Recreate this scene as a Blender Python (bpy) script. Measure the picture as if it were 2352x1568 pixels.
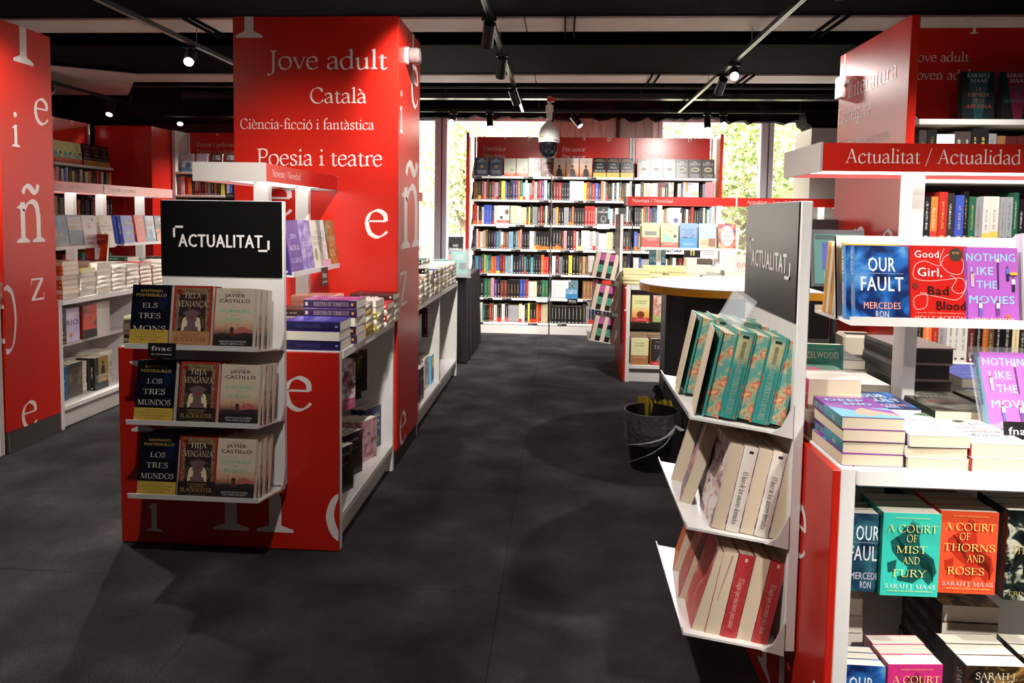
import bpy, math, random
from mathutils import Matrix, Vector
for o in list(bpy.data.objects): bpy.data.objects.remove(o)
SC = bpy.context.scene
COL = SC.collection
PI = math.pi

# ------------------------------------------------------------------ camera
cam = bpy.data.objects.new('camera', bpy.data.cameras.new('camera')); COL.objects.link(cam)
cam.data.sensor_width = 36.0; cam.data.lens = 25.2551
cam.data.shift_y = -0.07423
_F = Vector((-0.06645904, 0.99565316, -0.06525328)); _R = Vector((0.99760521, 0.06756022, 0.01481394)); _U = Vector((-0.01915807, 0.06411249, 0.99775877))
cam.matrix_world = Matrix(((_R.x, _U.x, -_F.x, 0), (_R.y, _U.y, -_F.y, 0), (_R.z, _U.z, -_F.z, 1.4), (0, 0, 0, 1)))
cam.data.clip_start = 0.05
SC.camera = cam

# ------------------------------------------------------------------ world, exposure
W = bpy.data.worlds.new('World'); SC.world = W; W.use_nodes = True
wn = W.node_tree.nodes; wl = W.node_tree.links
sky = wn.new('ShaderNodeTexSky'); sky.sky_type = 'NISHITA'; sky.sun_elevation = math.radians(38); sky.sun_rotation = math.radians(200)
sky.sun_disc = False; sky.air_density = 1.2; sky.dust_density = 4.0
hs = wn.new('ShaderNodeHueSaturation'); hs.inputs['Saturation'].default_value = 0.35
wl.new(sky.outputs[0], hs.inputs['Color']); wl.new(hs.outputs[0], wn['Background'].inputs['Color'])
wn['Background'].inputs['Strength'].default_value = 3.8
sun = bpy.data.objects.new('sun', bpy.data.lights.new('sun', 'SUN')); COL.objects.link(sun)
sun.data.energy = 24.0; sun.data.angle = math.radians(4); sun.rotation_euler = (math.radians(50), 0, math.radians(25))
SC.view_settings.view_transform = 'Standard'; SC.view_settings.look = 'None'
SC.view_settings.exposure = 0.22; SC.view_settings.gamma = 1.0; SC.view_settings.use_curve_mapping = False
SC.cycles.use_denoising = True
SC.cycles.max_bounces = 7; SC.cycles.diffuse_bounces = 4; SC.cycles.glossy_bounces = 3; SC.cycles.transmission_bounces = 6; SC.cycles.transparent_max_bounces = 8
SC.cycles.sample_clamp_indirect = 6.0
LAMP_W = 150.0     # watts of one ceiling spotlight

# ------------------------------------------------------------------ materials
def lin(c):
    return tuple(((v / 255) / 12.92 if v <= 10 else ((v / 255 + 0.055) / 1.055) ** 2.4) for v in c)
MATS = {}
def M(c, rough=0.5, spec=0.5, metal=0.0, noise=0.0, nscale=60.0, bump=0.0):
    """flat-ish procedural material of an sRGB colour with an optional fine grain"""
    key = (c, rough, spec, metal, noise, nscale, bump)
    if key in MATS: return MATS[key]
    m = bpy.data.materials.new('paint_%d_%d_%d' % tuple(int(v) for v in c)); m.use_nodes = True
    nt = m.node_tree; b = nt.nodes['Principled BSDF']
    L = lin(c)
    b.inputs['Base Color'].default_value = (*L, 1); b.inputs['Roughness'].default_value = rough
    b.inputs['Specular IOR Level'].default_value = spec; b.inputs['Metallic'].default_value = metal
    if noise or bump:
        tc = nt.nodes.new('ShaderNodeTexCoord'); n = nt.nodes.new('ShaderNodeTexNoise'); n.inputs['Scale'].default_value = nscale; n.inputs['Detail'].default_value = 4
        nt.links.new(tc.outputs['Object'], n.inputs['Vector'])
        if noise:
            r = nt.nodes.new('ShaderNodeMapRange'); r.inputs[1].default_value = 0.3; r.inputs[2].default_value = 0.7
            r.inputs[3].default_value = 1 - noise; r.inputs[4].default_value = 1 + noise
            nt.links.new(n.outputs[0], r.inputs[0])
            mx = nt.nodes.new('ShaderNodeVectorMath'); mx.operation = 'SCALE'; mx.inputs[0].default_value = L
            nt.links.new(r.outputs[0], mx.inputs['Scale']); nt.links.new(mx.outputs[0], b.inputs['Base Color'])
        if bump:
            bp = nt.nodes.new('ShaderNodeBump'); bp.inputs['Strength'].default_value = bump; bp.inputs['Distance'].default_value = 0.01
            nt.links.new(n.outputs[0], bp.inputs['Height']); nt.links.new(bp.outputs[0], b.inputs['Normal'])
    MATS[key] = m
    return m
def emis(c, s):
    key = ('e', c, s)
    if key in MATS: return MATS[key]
    m = bpy.data.materials.new('light_source'); m.use_nodes = True; b = m.node_tree.nodes['Principled BSDF']
    b.inputs['Base Color'].default_value = (0, 0, 0, 1); b.inputs['Emission Color'].default_value = (*lin(c), 1); b.inputs['Emission Strength'].default_value = s
    MATS[key] = m; return m
def mnoise(name, stops, scale, detail=5, rough=0.4, kind='noise', dist=0.0, spec=0.5, sz=(1, 1, 1)):
    """cover art: a noise or voronoi field through a colour ramp (printed colour only)"""
    if name in MATS: return MATS[name]
    m = bpy.data.materials.new(name); m.use_nodes = True; nt = m.node_tree; b = nt.nodes['Principled BSDF']
    tc = nt.nodes.new('ShaderNodeTexCoord'); mp = nt.nodes.new('ShaderNodeMapping'); mp.inputs['Scale'].default_value = sz
    nt.links.new(tc.outputs['Object'], mp.inputs['Vector'])
    if kind == 'noise':
        n = nt.nodes.new('ShaderNodeTexNoise'); n.inputs['Detail'].default_value = detail; n.inputs['Distortion'].default_value = dist; out = n.outputs[0]
    else:
        n = nt.nodes.new('ShaderNodeTexVoronoi'); out = n.outputs['Distance']
    n.inputs['Scale'].default_value = scale
    if kind != 'noise':
        wn2 = nt.nodes.new('ShaderNodeTexNoise'); wn2.inputs['Scale'].default_value = scale * 2.2; nt.links.new(mp.outputs[0], wn2.inputs['Vector'])
        ad = nt.nodes.new('ShaderNodeMix'); ad.data_type = 'RGBA'; ad.blend_type = 'LINEAR_LIGHT'; ad.inputs[0].default_value = .022
        nt.links.new(mp.outputs[0], ad.inputs[6]); nt.links.new(wn2.outputs['Color'], ad.inputs[7]); nt.links.new(ad.outputs[2], n.inputs['Vector'])
    else: nt.links.new(mp.outputs[0], n.inputs['Vector'])
    r = nt.nodes.new('ShaderNodeValToRGB'); e = r.color_ramp.elements
    while len(e) < len(stops): e.new(0.5)
    for k, (p, c) in enumerate(stops): e[k].position = p; e[k].color = (*lin(c), 1)
    nt.links.new(out, r.inputs[0]); nt.links.new(r.outputs[0], b.inputs['Base Color'])
    b.inputs['Roughness'].default_value = rough; b.inputs['Specular IOR Level'].default_value = spec
    MATS[name] = m; return m

WHITE = M((232, 228, 224), 0.35, 0.5, noise=0.015, nscale=40)
WHITE2 = M((214, 209, 205), 0.4)
RED = M((196, 34, 22), 0.28, 0.5, noise=0.03, nscale=3)
REDM = M((200, 34, 24), 0.4)
LETTER = M((238, 226, 222), 0.35)
BLACK = M((14, 13, 13), 0.45)
BLACKM = M((9, 8, 8), 0.8, 0.2, noise=0.3, nscale=12, bump=0.3)
PAGES = M((236, 228, 212), 0.85, 0.1, noise=0.05, nscale=400)
PAGESC = M((222, 205, 178), 0.85, 0.1, noise=0.05, nscale=400)
STEEL = M((170, 166, 158), 0.3, 0.5, 1.0)

# ------------------------------------------------------------------ mesh builder
class MB:
    def __init__(s): s.v = []; s.f = []; s.mi = []; s.mats = []; s.cols = None; s.uv = None
    def m(s, mat):
        if mat not in s.mats: s.mats.append(mat)
        return s.mats.index(mat)
    def face(s, pts, mat):
        n = len(s.v); s.v.extend(tuple(p) for p in pts); s.f.append(tuple(range(n, n + len(pts)))); s.mi.append(s.m(mat)); return s
    def box(s, x0, y0, z0, x1, y1, z1, mat, bev=0.0):
        if bev > 0:
            return s.bbox(x0, y0, z0, x1, y1, z1, mat, bev)
        n = len(s.v)
        s.v += [(x0, y0, z0), (x1, y0, z0), (x1, y1, z0), (x0, y1, z0), (x0, y0, z1), (x1, y0, z1), (x1, y1, z1), (x0, y1, z1)]
        for q in ((3, 2, 1, 0), (4, 5, 6, 7), (0, 1, 5, 4), (1, 2, 6, 5), (2, 3, 7, 6), (3, 0, 4, 7)):
            s.f.append(tuple(n + k for k in q)); s.mi.append(s.m(mat))
        return s
    def bbox(s, x0, y0, z0, x1, y1, z1, mat, b):
        """box with chamfered vertical and horizontal edges"""
        n = len(s.v); b = min(b, (x1 - x0) / 2.2, (y1 - y0) / 2.2, (z1 - z0) / 2.2)
        P = {}
        for i, X in ((0, x0), (1, x1)):
            for j, Y in ((0, y0), (1, y1)):
                for k, Z in ((0, z0), (1, z1)):
                    sx, sy, sz = (b if i == 0 else -b), (b if j == 0 else -b), (b if k == 0 else -b)
                    for a, p in enumerate(((X, Y + sy, Z + sz), (X + sx, Y, Z + sz), (X + sx, Y + sy, Z))):
                        P[(i, j, k, a)] = len(s.v); s.v.append(p)
        def F(*q): s.f.append(tuple(P[t] for t in q)); s.mi.append(s.m(mat))
        for i in (0, 1):
            F(*[(i, j, k, 0) for j, k in ((0, 0), (1, 0), (1, 1), (0, 1))]); F(*[(j, i, k, 1) for j, k in ((0, 0), (1, 0), (1, 1), (0, 1))]); F(*[(j, k, i, 2) for j, k in ((0, 0), (1, 0), (1, 1), (0, 1))])
        for i in (0, 1):
            for j in (0, 1):
                F((i, j, 0, 0), (i, j, 1, 0), (i, j, 1, 1), (i, j, 0, 1)); F((i, 0, j, 0), (i, 1, j, 0), (i, 1, j, 2), (i, 0, j, 2)); F((0, i, j, 1), (1, i, j, 1), (1, i, j, 2), (0, i, j, 2))
                for k in (0, 1): F((i, j, k, 0), (i, j, k, 1), (i, j, k, 2))
        return s
    def prism(s, pts, axis, a, b, mat):
        """2-D outline extruded along axis from a to b; pts are the other two coordinates in order"""
        def P(u, v, w): return {0: (w, u, v), 1: (u, w, v), 2: (u, v, w)}[axis]
        n = len(pts); base = len(s.v)
        s.v += [P(u, v, a) for u, v in pts] + [P(u, v, b) for u, v in pts]
        mi = s.m(mat)
        s.f.append(tuple(base + k for k in range(n))); s.mi.append(mi)
        s.f.append(tuple(base + n + k for k in reversed(range(n)))); s.mi.append(mi)
        for k in range(n):
            s.f.append((base + k, base + (k + 1) % n, base + n + (k + 1) % n, base + n + k)); s.mi.append(mi)
        return s
    def lathe(s, prof, mat, cx=0, cy=0, n=24, cap=True, M4=None):
        base = len(s.v); mi = s.m(mat)
        for r, z in prof:
            for k in range(n):
                a = 2 * PI * k / n; p = Vector((cx + r * math.cos(a), cy + r * math.sin(a), z))
                s.v.append(tuple(M4 @ p if M4 else p))
        for i in range(len(prof) - 1):
            for k in range(n):
                s.f.append((base + i * n + k, base + i * n + (k + 1) % n, base + (i + 1) * n + (k + 1) % n, base + (i + 1) * n + k)); s.mi.append(mi)
        if cap:
            s.f.append(tuple(base + k for k in reversed(range(n)))); s.mi.append(mi)
            s.f.append(tuple(base + (len(prof) - 1) * n + k for k in range(n))); s.mi.append(mi)
        return s
    def tube(s, a, b, r, mat, n=10, r2=None):
        a, b = Vector(a), Vector(b); d = (b - a); L = d.length
        q = d.to_track_quat('Z', 'Y').to_matrix().to_4x4(); T = Matrix.Translation(a) @ q
        return s.lathe([(r, 0), (r2 or r, L)], mat, n=n, M4=T)
    def path(s, pts, r, mat, n=8):
        for a, b in zip(pts[:-1], pts[1:]): s.tube(a, b, r, mat, n)
        return s
    def mesh(s, name):
        me = bpy.data.meshes.new(name); me.from_pydata(s.v, [], s.f)
        for m in s.mats: me.materials.append(m)
        me.polygons.foreach_set('material_index', s.mi)
        return me
    def build(s, name, parent=None, smooth=False, **kw):
        return obj(name, s.mesh(name), parent, smooth, **kw)

def obj(name, me, parent=None, smooth=False, label=None, cat=None, group=None, kind=None, mw=None):
    o = bpy.data.objects.new(name, me); COL.objects.link(o)
    if parent: o.parent = parent
    if smooth and me:
        me.polygons.foreach_set('use_smooth', [True] * len(me.polygons))
        try: me.set_sharp_from_angle(angle=0.7)
        except Exception: pass
    if mw is not None: o.matrix_world = mw
    tag(o, label, cat, group, kind); return o
SEEN = {}
def tag(o, label=None, cat=None, group=None, kind=None):
    if label:
        o['label'] = label
        if cat and not group and label in SEEN: print('DUPLICATE LABEL', label)
        SEEN[label] = 1
    if cat: o['category'] = cat
    if group: o['group'] = group
    if kind: o['kind'] = kind
    return o
def thing(name, label, cat, loc=(0, 0, 0), rz=0.0, group=None, mw=None):
    o = bpy.data.objects.new(name, None); COL.objects.link(o); o.empty_display_size = 0.05
    if mw is not None: o.matrix_world = mw
    else: o.location = loc; o.rotation_euler = (0, 0, rz)
    return tag(o, label, cat, group)

# ------------------------------------------------------------------ lettering: built-in sans glyphs and a broad-nib serif alphabet
SANS = {}
def _load_sans():
    chars = "ABCDEFGHIJKLMNOPQRSTUVWXYZabcdefghijklmnopqrstuvwxyz0123456789.,-/'&Ñúóéíàè¿?!çºÇÈÀÉÁ"
    tmp = []
    for w, off in (('sans', 0.0),):
        for ch in chars:
            for body in (ch, '|' + ch + '|', '||'):
                cu = bpy.data.curves.new('g', 'FONT'); cu.body = body; cu.resolution_u = 2; cu.offset = off if body == ch else 0
                o = bpy.data.objects.new('g', cu); COL.objects.link(o); tmp.append((w, ch, body, o))
    bpy.context.view_layer.update(); dg = bpy.context.evaluated_depsgraph_get()
    meas = {}
    for w, ch, body, o in tmp:
        me = o.evaluated_get(dg).to_mesh()
        vs = [(v.co.x, v.co.y) for v in me.vertices]; fs = [tuple(p.vertices) for p in me.polygons]
        if body == ch: SANS[(w, ch)] = [vs, fs, 0]
        else: meas[(w, ch, body != '||')] = (max(v[0] for v in vs) - min(v[0] for v in vs)) if vs else 0
        o.evaluated_get(dg).to_mesh_clear()
    for w, ch, body, o in tmp:
        if body == ch: SANS[(w, ch)][2] = meas[(w, ch, True)] - meas[(w, ch, False)] + {'sans': 0, 'bold': .03, 'heavy': .06}[w]
    for ch in chars:                                     # heavier weights: the same outline thickened
        vs, fs, adv = SANS[('sans', ch)]
        for w, sh in (('bold', ((-.016, .006), (0, 0), (.016, -.006))), ('heavy', ((-.034, 0), (-.017, .012), (0, -.012), (.017, .012), (.034, 0)))):
            V, F_ = [], []
            for dx, dy in sh:
                n = len(V); V += [(x + dx, y + dy, sh.index((dx, dy))) for x, y in vs]; F_ += [tuple(i + n for i in f) for f in fs]
            SANS[(w, ch)] = [V, F_, adv + {'bold': .035, 'heavy': .06}[w]]
    for t in tmp:
        c = t[3].data; bpy.data.objects.remove(t[3]); bpy.data.curves.remove(c)
_load_sans()
def _cr(pts, k=5):
    P = [pts[0]] + list(pts) + [pts[-1]]; out = []
    for i in range(1, len(P) - 2):
        p0, p1, p2, p3 = P[i - 1:i + 3]
        for j in range(k):
            t = j / k; t2 = t * t; t3 = t2 * t
            out.append(tuple(0.5 * (2 * p1[a] + (p2[a] - p0[a]) * t + (2 * p0[a] - 5 * p1[a] + 4 * p2[a] - p3[a]) * t2 + (-p0[a] + 3 * p1[a] - 3 * p2[a] + p3[a]) * t3) for a in (0, 1)))
    out.append(pts[-1]); return out
TK, TN, NIB = 0.078, 0.026, math.radians(28)
def _stroke(G, pts, w=None):
    vs, fs = G; b = len(vs); n = len(pts)
    for i, p in enumerate(pts):
        a = pts[max(0, i - 1)]; c = pts[min(n - 1, i + 1)]; dx, dy = c[0] - a[0], c[1] - a[1]; L = math.hypot(dx, dy) or 1
        t = math.atan2(dy, dx); ww = (w if w else TN + (TK - TN) * abs(math.sin(t - NIB))) / 2
        nx, ny = -dy / L * ww, dx / L * ww
        vs += [(p[0] + nx, p[1] + ny), (p[0] - nx, p[1] - ny)]
    for i in range(n - 1): fs.append((b + 2 * i, b + 2 * i + 1, b + 2 * i + 3, b + 2 * i + 2))
def _poly(G, pts):
    b = len(G[0]); G[0].extend(pts); G[1].append(tuple(range(b, b + len(pts))))
def _glyph(spec):
    G = ([], [])
    for k, *a in spec:
        if k == 'c': _stroke(G, _cr([(a[i], a[i + 1]) for i in range(0, len(a), 2)]))
        elif k == 'l': _stroke(G, [(a[i], a[i + 1]) for i in range(0, len(a) - 1, 2)], a[-1])
        elif k == 'S':                                    # stem x from y0 to y1 with serif b(ottom) t(op) f(lag)
            x, y0, y1, fl = a; w = TK / 2; _poly(G, [(x - w, y0), (x + w, y0), (x + w, y1), (x - w, y1)])
            for q in fl:
                if q in 'bt':
                    y, d = (y0, 1) if q == 'b' else (y1, -1); s = 0.115
                    _poly(G, [(x - s, y), (x + s, y), (x + s, y + d * .022), (x + w, y + d * .055), (x - w, y + d * .055), (x - s, y + d * .022)])
                elif q == 'f': _poly(G, [(x - w - .07, y1 - .055), (x + w, y1 + .012), (x + w, y1 - .06), (x - w, y1 - .075)])
        elif k == 'd':
            x, y, r = a; _poly(G, [(x + r * math.cos(t * PI / 6), y + r * math.sin(t * PI / 6)) for t in range(12)])
        elif k == 's':                                    # free thin serif centred at x,y
            x, y, s, d = a; _poly(G, [(x - s, y), (x + s, y), (x + s, y + d * .022), (x, y + d * .045), (x - s, y + d * .022)])
        elif k == 'p': _poly(G, [(a[i], a[i + 1]) for i in range(0, len(a), 2)])
    return G
_a = [('S', .31, .05, .30, ''), ('c', .05, .33, .10, .40, .19, .43, .28, .39, .31, .30), ('c', .31, .26, .17, .22, .06, .15, .07, .04, .16, .0, .25, .04, .31, .10), ('c', .31, .07, .34, .01, .40, .03)]
_e = [('l', .07, .255, .37, .255, .03), ('c', .365, .255, .35, .36, .27, .42, .19, .425, .09, .36, .05, .22, .10, .06, .21, -.005, .31, .02, .39, .09)]
_i = [('S', .12, 0, .41, 'bf')]
_n = [('S', .11, 0, .41, 'bf'), ('c', .12, .31, .19, .39, .28, .42, .36, .38, .385, .28), ('S', .39, 0, .29, 'b')]
_o = [('c', .24, .43, .11, .38, .05, .21, .11, .04, .24, -.01, .37, .04, .43, .21, .37, .38, .24, .43)]
_c = [('c', .37, .34, .31, .41, .22, .425, .11, .37, .05, .21, .10, .05, .21, -.01, .31, .02, .38, .09), ('d', .36, .345, .035)]
_acu = lambda x: [('p', x - .02, .50, x + .08, .64, x + .14, .60, x + .01, .49)]
_gra = lambda x: [('p', x + .02, .50, x - .08, .64, x - .14, .60, x - .01, .49)]
SER = {
 'a': (_a, .42), 'e': (_e, .43), 'i': (_i + [('d', .12, .60, .048)], .24), 'n': (_n, .51), 'o': (_o, .48), 'c': (_c, .42),
 'à': (_a + _gra(.2), .42), 'è': (_e + _gra(.22), .43), 'ó': (_o + _acu(.22), .48), 'ò': (_o + _gra(.26), .48), 'í': (_i + _acu(.1), .24), 'á': (_a + _acu(.2), .42),
 'ñ': (_n + [('c', .12, .50, .17, .57, .24, .57, .30, .53, .36, .52, .40, .60)], .51),
 'b': ([('S', .11, .02, .70, 'f'), ('c', .12, .32, .20, .41, .31, .42, .41, .35, .44, .21, .38, .05, .25, -.01, .11, .04)], .49),
 'd': ([('c', .37, .37, .28, .425, .16, .40, .06, .30, .05, .17, .12, .02, .24, -.005, .37, .09), ('S', .38, .0, .70, 'f'), ('p', .38, 0, .47, .03, .47, .05, .38, .06)], .49),
 'f': ([('S', .14, 0, .50, 'b'), ('c', .14, .48, .16, .62, .24, .70, .34, .68), ('d', .33, .66, .035), ('l', .03, .40, .28, .40, .03)], .28),
 'g': ([('c', .2, .425, .1, .38, .07, .28, .1, .18, .2, .135, .3, .18, .33, .28, .3, .38, .2, .425), ('c', .12, .16, .07, .09, .13, .03, .30, .01, .39, -.06, .34, -.17, .18, -.22, .05, -.17, .04, -.08, .13, .01), ('l', .30, .38, .42, .41, .04)], .43),
 'h': ([('S', .11, 0, .70, 'bf'), ('c', .12, .31, .19, .39, .28, .42, .36, .38, .385, .28), ('S', .39, 0, .29, 'b')], .51),
 'j': ([('S', .12, -.08, .41, 'f'), ('c', .12, -.06, .09, -.17, .0, -.22), ('d', .12, .60, .048)], .24),
 'k': ([('S', .11, 0, .70, 'bf'), ('l', .14, .20, .36, .40, .03), ('l', .18, .24, .40, .01, .075), ('s', .36, .40, .08, .5)], .48),
 'l': ([('S', .12, 0, .70, 'bf')], .24),
 'm': ([('S', .11, 0, .41, 'bf'), ('c', .12, .31, .19, .39, .27, .42, .35, .38, .365, .28), ('S', .37, 0, .29, 'b'), ('c', .38, .31, .45, .39, .53, .42, .61, .38, .625, .28), ('S', .63, 0, .29, 'b')], .75),
 'p': ([('S', .11, -.22, .40, 'bf'), ('c', .12, .32, .20, .41, .31, .42, .41, .35, .44, .21, .38, .05, .25, -.01, .11, .05)], .49),
 'q': ([('S', .38, -.22, .40, 'b'), ('c', .37, .37, .28, .425, .16, .40, .06, .30, .05, .17, .12, .02, .24, -.005, .37, .09)], .49),
 'r': ([('S', .11, 0, .41, 'bf'), ('c', .12, .30, .18, .39, .27, .42, .33, .39), ('d', .32, .385, .04)], .34),
 's': ([('c', .29, .33, .25, .41, .17, .425, .08, .38, .09, .28, .19, .215, .29, .14, .27, .03, .17, -.005, .09, .02, .05, .11)], .35),
 't': ([('S', .13, .08, .50, ''), ('c', .13, .10, .15, .02, .21, -.005, .29, .05), ('l', .02, .40, .28, .40, .03)], .30),
 'u': ([('S', .10, .12, .41, 'f'), ('c', .10, .14, .13, .02, .21, -.005, .30, .03, .37, .10), ('S', .38, 0, .41, 'f'), ('p', .38, 0, .47, .03, .47, .05, .38, .06)], .50),
 'v': ([('l', .06, .41, .22, .0, .07), ('l', .22, .0, .38, .41, .03), ('s', .07, .42, .08, -.7), ('s', .38, .42, .07, -.7)], .42),
 'w': ([('l', .06, .41, .20, .0, .07), ('l', .20, .0, .33, .41, .03), ('l', .32, .41, .46, .0, .07), ('l', .46, .0, .60, .41, .03), ('s', .07, .42, .08, -.7), ('s', .60, .42, .07, -.7)], .65),
 'x': ([('l', .07, .40, .36, .01, .07), ('l', .07, .01, .35, .40, .03), ('s', .08, .42, .08, -.7), ('s', .35, .42, .08, -.7), ('s', .08, 0, .08, .7), ('s', .36, 0, .08, .7)], .43),
 'y': ([('l', .06, .41, .22, .0, .07), ('c', .39, .41, .22, -.02, .13, -.18, .03, -.21), ('s', .07, .42, .08, -.7), ('s', .39, .42, .07, -.7)], .43),
 'z': ([('l', .04, .395, .38, .395, .035), ('l', .35, .39, .07, .02, .075), ('l', .04, .018, .39, .018, .036), ('l', .045, .40, .035, .30, .02), ('l', .385, .02, .40, .13, .02)], .43),
 'A': ([('l', .31, .66, .54, .01, .08), ('l', .32, .66, .09, .01, .03), ('l', .17, .23, .45, .23, .028), ('s', .09, 0, .09, .8), ('s', .54, 0, .1, .8)], .64),
 'B': ([('S', .13, 0, .65, 'bt'), ('c', .12, .635, .28, .635, .38, .58, .38, .42, .29, .35, .13, .345), ('c', .16, .345, .33, .34, .44, .26, .43, .10, .32, .02, .12, .015)], .52),
 'C': ([('c', .53, .50, .45, .62, .34, .66, .16, .59, .06, .40, .08, .18, .21, .02, .38, -.01, .50, .05, .56, .15), ('l', .54, .64, .53, .47, .025)], .60),
 'Ç': ([('c', .53, .50, .45, .62, .34, .66, .16, .59, .06, .40, .08, .18, .21, .02, .38, -.01, .50, .05, .56, .15), ('l', .54, .64, .53, .47, .025), ('c', .33, -.02, .38, -.10, .32, -.18, .24, -.17)], .60),
 'D': ([('S', .13, 0, .65, 'bt'), ('c', .12, .635, .34, .635, .52, .55, .60, .34, .52, .11, .34, .02, .12, .015)], .68),
 'E': ([('S', .13, 0, .65, 'bt'), ('l', .10, .635, .46, .635, .03), ('l', .10, .015, .49, .015, .03), ('l', .13, .34, .38, .34, .028), ('l', .46, .64, .46, .50, .022), ('l', .485, .01, .505, .16, .022), ('l', .38, .40, .38, .27, .02)], .54),
 'F': ([('S', .13, 0, .65, 'bt'), ('l', .10, .635, .45, .635, .03), ('l', .13, .34, .37, .34, .028), ('l', .45, .64, .45, .50, .022), ('l', .37, .40, .37, .27, .02)], .49),
 'G': ([('c', .55, .51, .46, .62, .34, .66, .16, .59, .06, .40, .08, .18, .21, .02, .38, -.01, .54, .06), ('S', .55, .04, .29, 't'), ('l', .55, .64, .545, .47, .025)], .67),
 'H': ([('S', .13, 0, .65, 'bt'), ('S', .55, 0, .65, 'bt'), ('l', .13, .34, .55, .34, .028)], .68),
 'I': ([('S', .14, 0, .65, 'bt')], .28),
 'J': ([('S', .17, .0, .65, 't'), ('c', .17, .03, .15, -.12, .08, -.19, -.02, -.20), ('d', .0, -.19, .04)], .31),
 'K': ([('S', .13, 0, .65, 'bt'), ('l', .15, .30, .48, .64, .03), ('l', .23, .37, .55, .01, .078), ('s', .48, .65, .09, -.7), ('s', .55, 0, .1, .7)], .63),
 'L': ([('S', .13, 0, .65, 'bt'), ('l', .10, .015, .47, .015, .03), ('l', .465, .01, .49, .17, .022)], .52),
 'M': ([('S', .66, 0, .65, 'bt'), ('l', .11, .65, .12, 0, .03), ('l', .12, .65, .38, .02, .078), ('l', .38, .02, .65, .65, .03), ('s', .12, 0, .09, .8), ('s', .10, .65, .09, -.8)], .80),
 'N': ([('l', .11, .65, .12, 0, .03), ('l', .12, .64, .56, .02, .078), ('l', .57, .65, .57, 0, .03), ('s', .12, 0, .09, .8), ('s', .09, .65, .09, -.8), ('s', .57, .65, .09, -.8)], .68),
 'O': ([('c', .35, .66, .16, .58, .07, .33, .16, .07, .35, -.01, .54, .07, .63, .33, .54, .58, .35, .66)], .70),
 'P': ([('S', .13, 0, .65, 'bt'), ('c', .12, .635, .30, .635, .43, .58, .44, .43, .35, .31, .16, .30)], .50),
 'Q': ([('c', .35, .66, .16, .58, .07, .33, .16, .07, .35, -.01, .54, .07, .63, .33, .54, .58, .35, .66), ('c', .33, .0, .45, -.12, .66, -.15)], .70),
 'R': ([('S', .13, 0, .65, 'bt'), ('c', .12, .635, .30, .635, .41, .58, .41, .44, .32, .35, .16, .34), ('l', .27, .35, .52, .01, .078), ('s', .53, 0, .09, .7)], .58),
 'S': ([('c', .38, .50, .34, .62, .23, .66, .10, .59, .10, .45, .22, .36, .38, .25, .38, .08, .24, -.01, .12, .03, .07, .16), ('l', .38, .64, .38, .48, .022), ('l', .07, .18, .07, .01, .022)], .46),
 'T': ([('S', .29, 0, .65, 'b'), ('l', .03, .635, .55, .635, .032), ('l', .035, .64, .03, .49, .022), ('l', .545, .64, .55, .49, .022)], .58),
 'U': ([('S', .14, .18, .65, 't'), ('c', .14, .20, .19, .04, .34, -.01, .48, .04, .53, .20), ('l', .53, .19, .53, .64, .03), ('s', .53, .65, .09, -.8)], .65),
 'V': ([('l', .08, .65, .31, .0, .078), ('l', .31, .0, .53, .65, .03), ('s', .08, .65, .09, -.8), ('s', .53, .65, .08, -.8)], .60),
 'W': ([('l', .08, .65, .27, .0, .078), ('l', .27, .0, .45, .65, .03), ('l', .43, .65, .62, .0, .078), ('l', .62, .0, .82, .65, .03), ('s', .08, .65, .09, -.8), ('s', .82, .65, .08, -.8)], .9),
 'X': ([('l', .08, .64, .52, .01, .078), ('l', .09, .01, .50, .64, .03), ('s', .08, .65, .09, -.8), ('s', .5, .65, .09, -.8), ('s', .09, 0, .09, .8), ('s', .52, 0, .09, .8)], .6),
 'Y': ([('S', .29, 0, .30, 'b'), ('l', .06, .65, .29, .28, .078), ('l', .29, .28, .50, .65, .03), ('s', .06, .65, .09, -.8), ('s', .51, .65, .08, -.8)], .57),
 'Z': ([('l', .06, .635, .52, .635, .032), ('l', .50, .63, .09, .02, .078), ('l', .05, .015, .54, .015, .032), ('l', .06, .64, .05, .5, .022), ('l', .53, .01, .55, .16, .022)], .59),
 '/': ([('l', .03, -.12, .30, .72, .035)], .34), '-': ([('l', .05, .21, .25, .21, .045)], .30), '.': ([('d', .1, .03, .04)], .2), ',': ([('d', .1, .03, .04), ('l', .12, .02, .07, -.09, .03)], .2),
 "'": ([('l', .08, .68, .06, .52, .04)], .15),
}
SERG = {}
def text2d(s, font='sans'):
    """list of (verts, faces) and total advance at em size 1; baseline y = 0"""
    out = []; x = 0
    for ch in s:
        if ch == ' ': x += .25 if font == 'serif' else .28; continue
        if font == 'serif':
            if ch not in SERG: SERG[ch] = (_glyph(SER[ch][0]), SER[ch][1]) if ch in SER else (([], []), .4)
            (vs, fs), adv = SERG[ch]
        else:
            g = SANS.get((font, ch)) or [[], [], .5]; vs, fs, adv = g
        out.append(([(p[0] + x, p[1], p[2] if len(p) > 2 else 0) for p in vs], fs)); x += adv
    return out, x
CAPH = {'serif': .65, 'sans': .72, 'bold': .74, 'heavy': .76}
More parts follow.
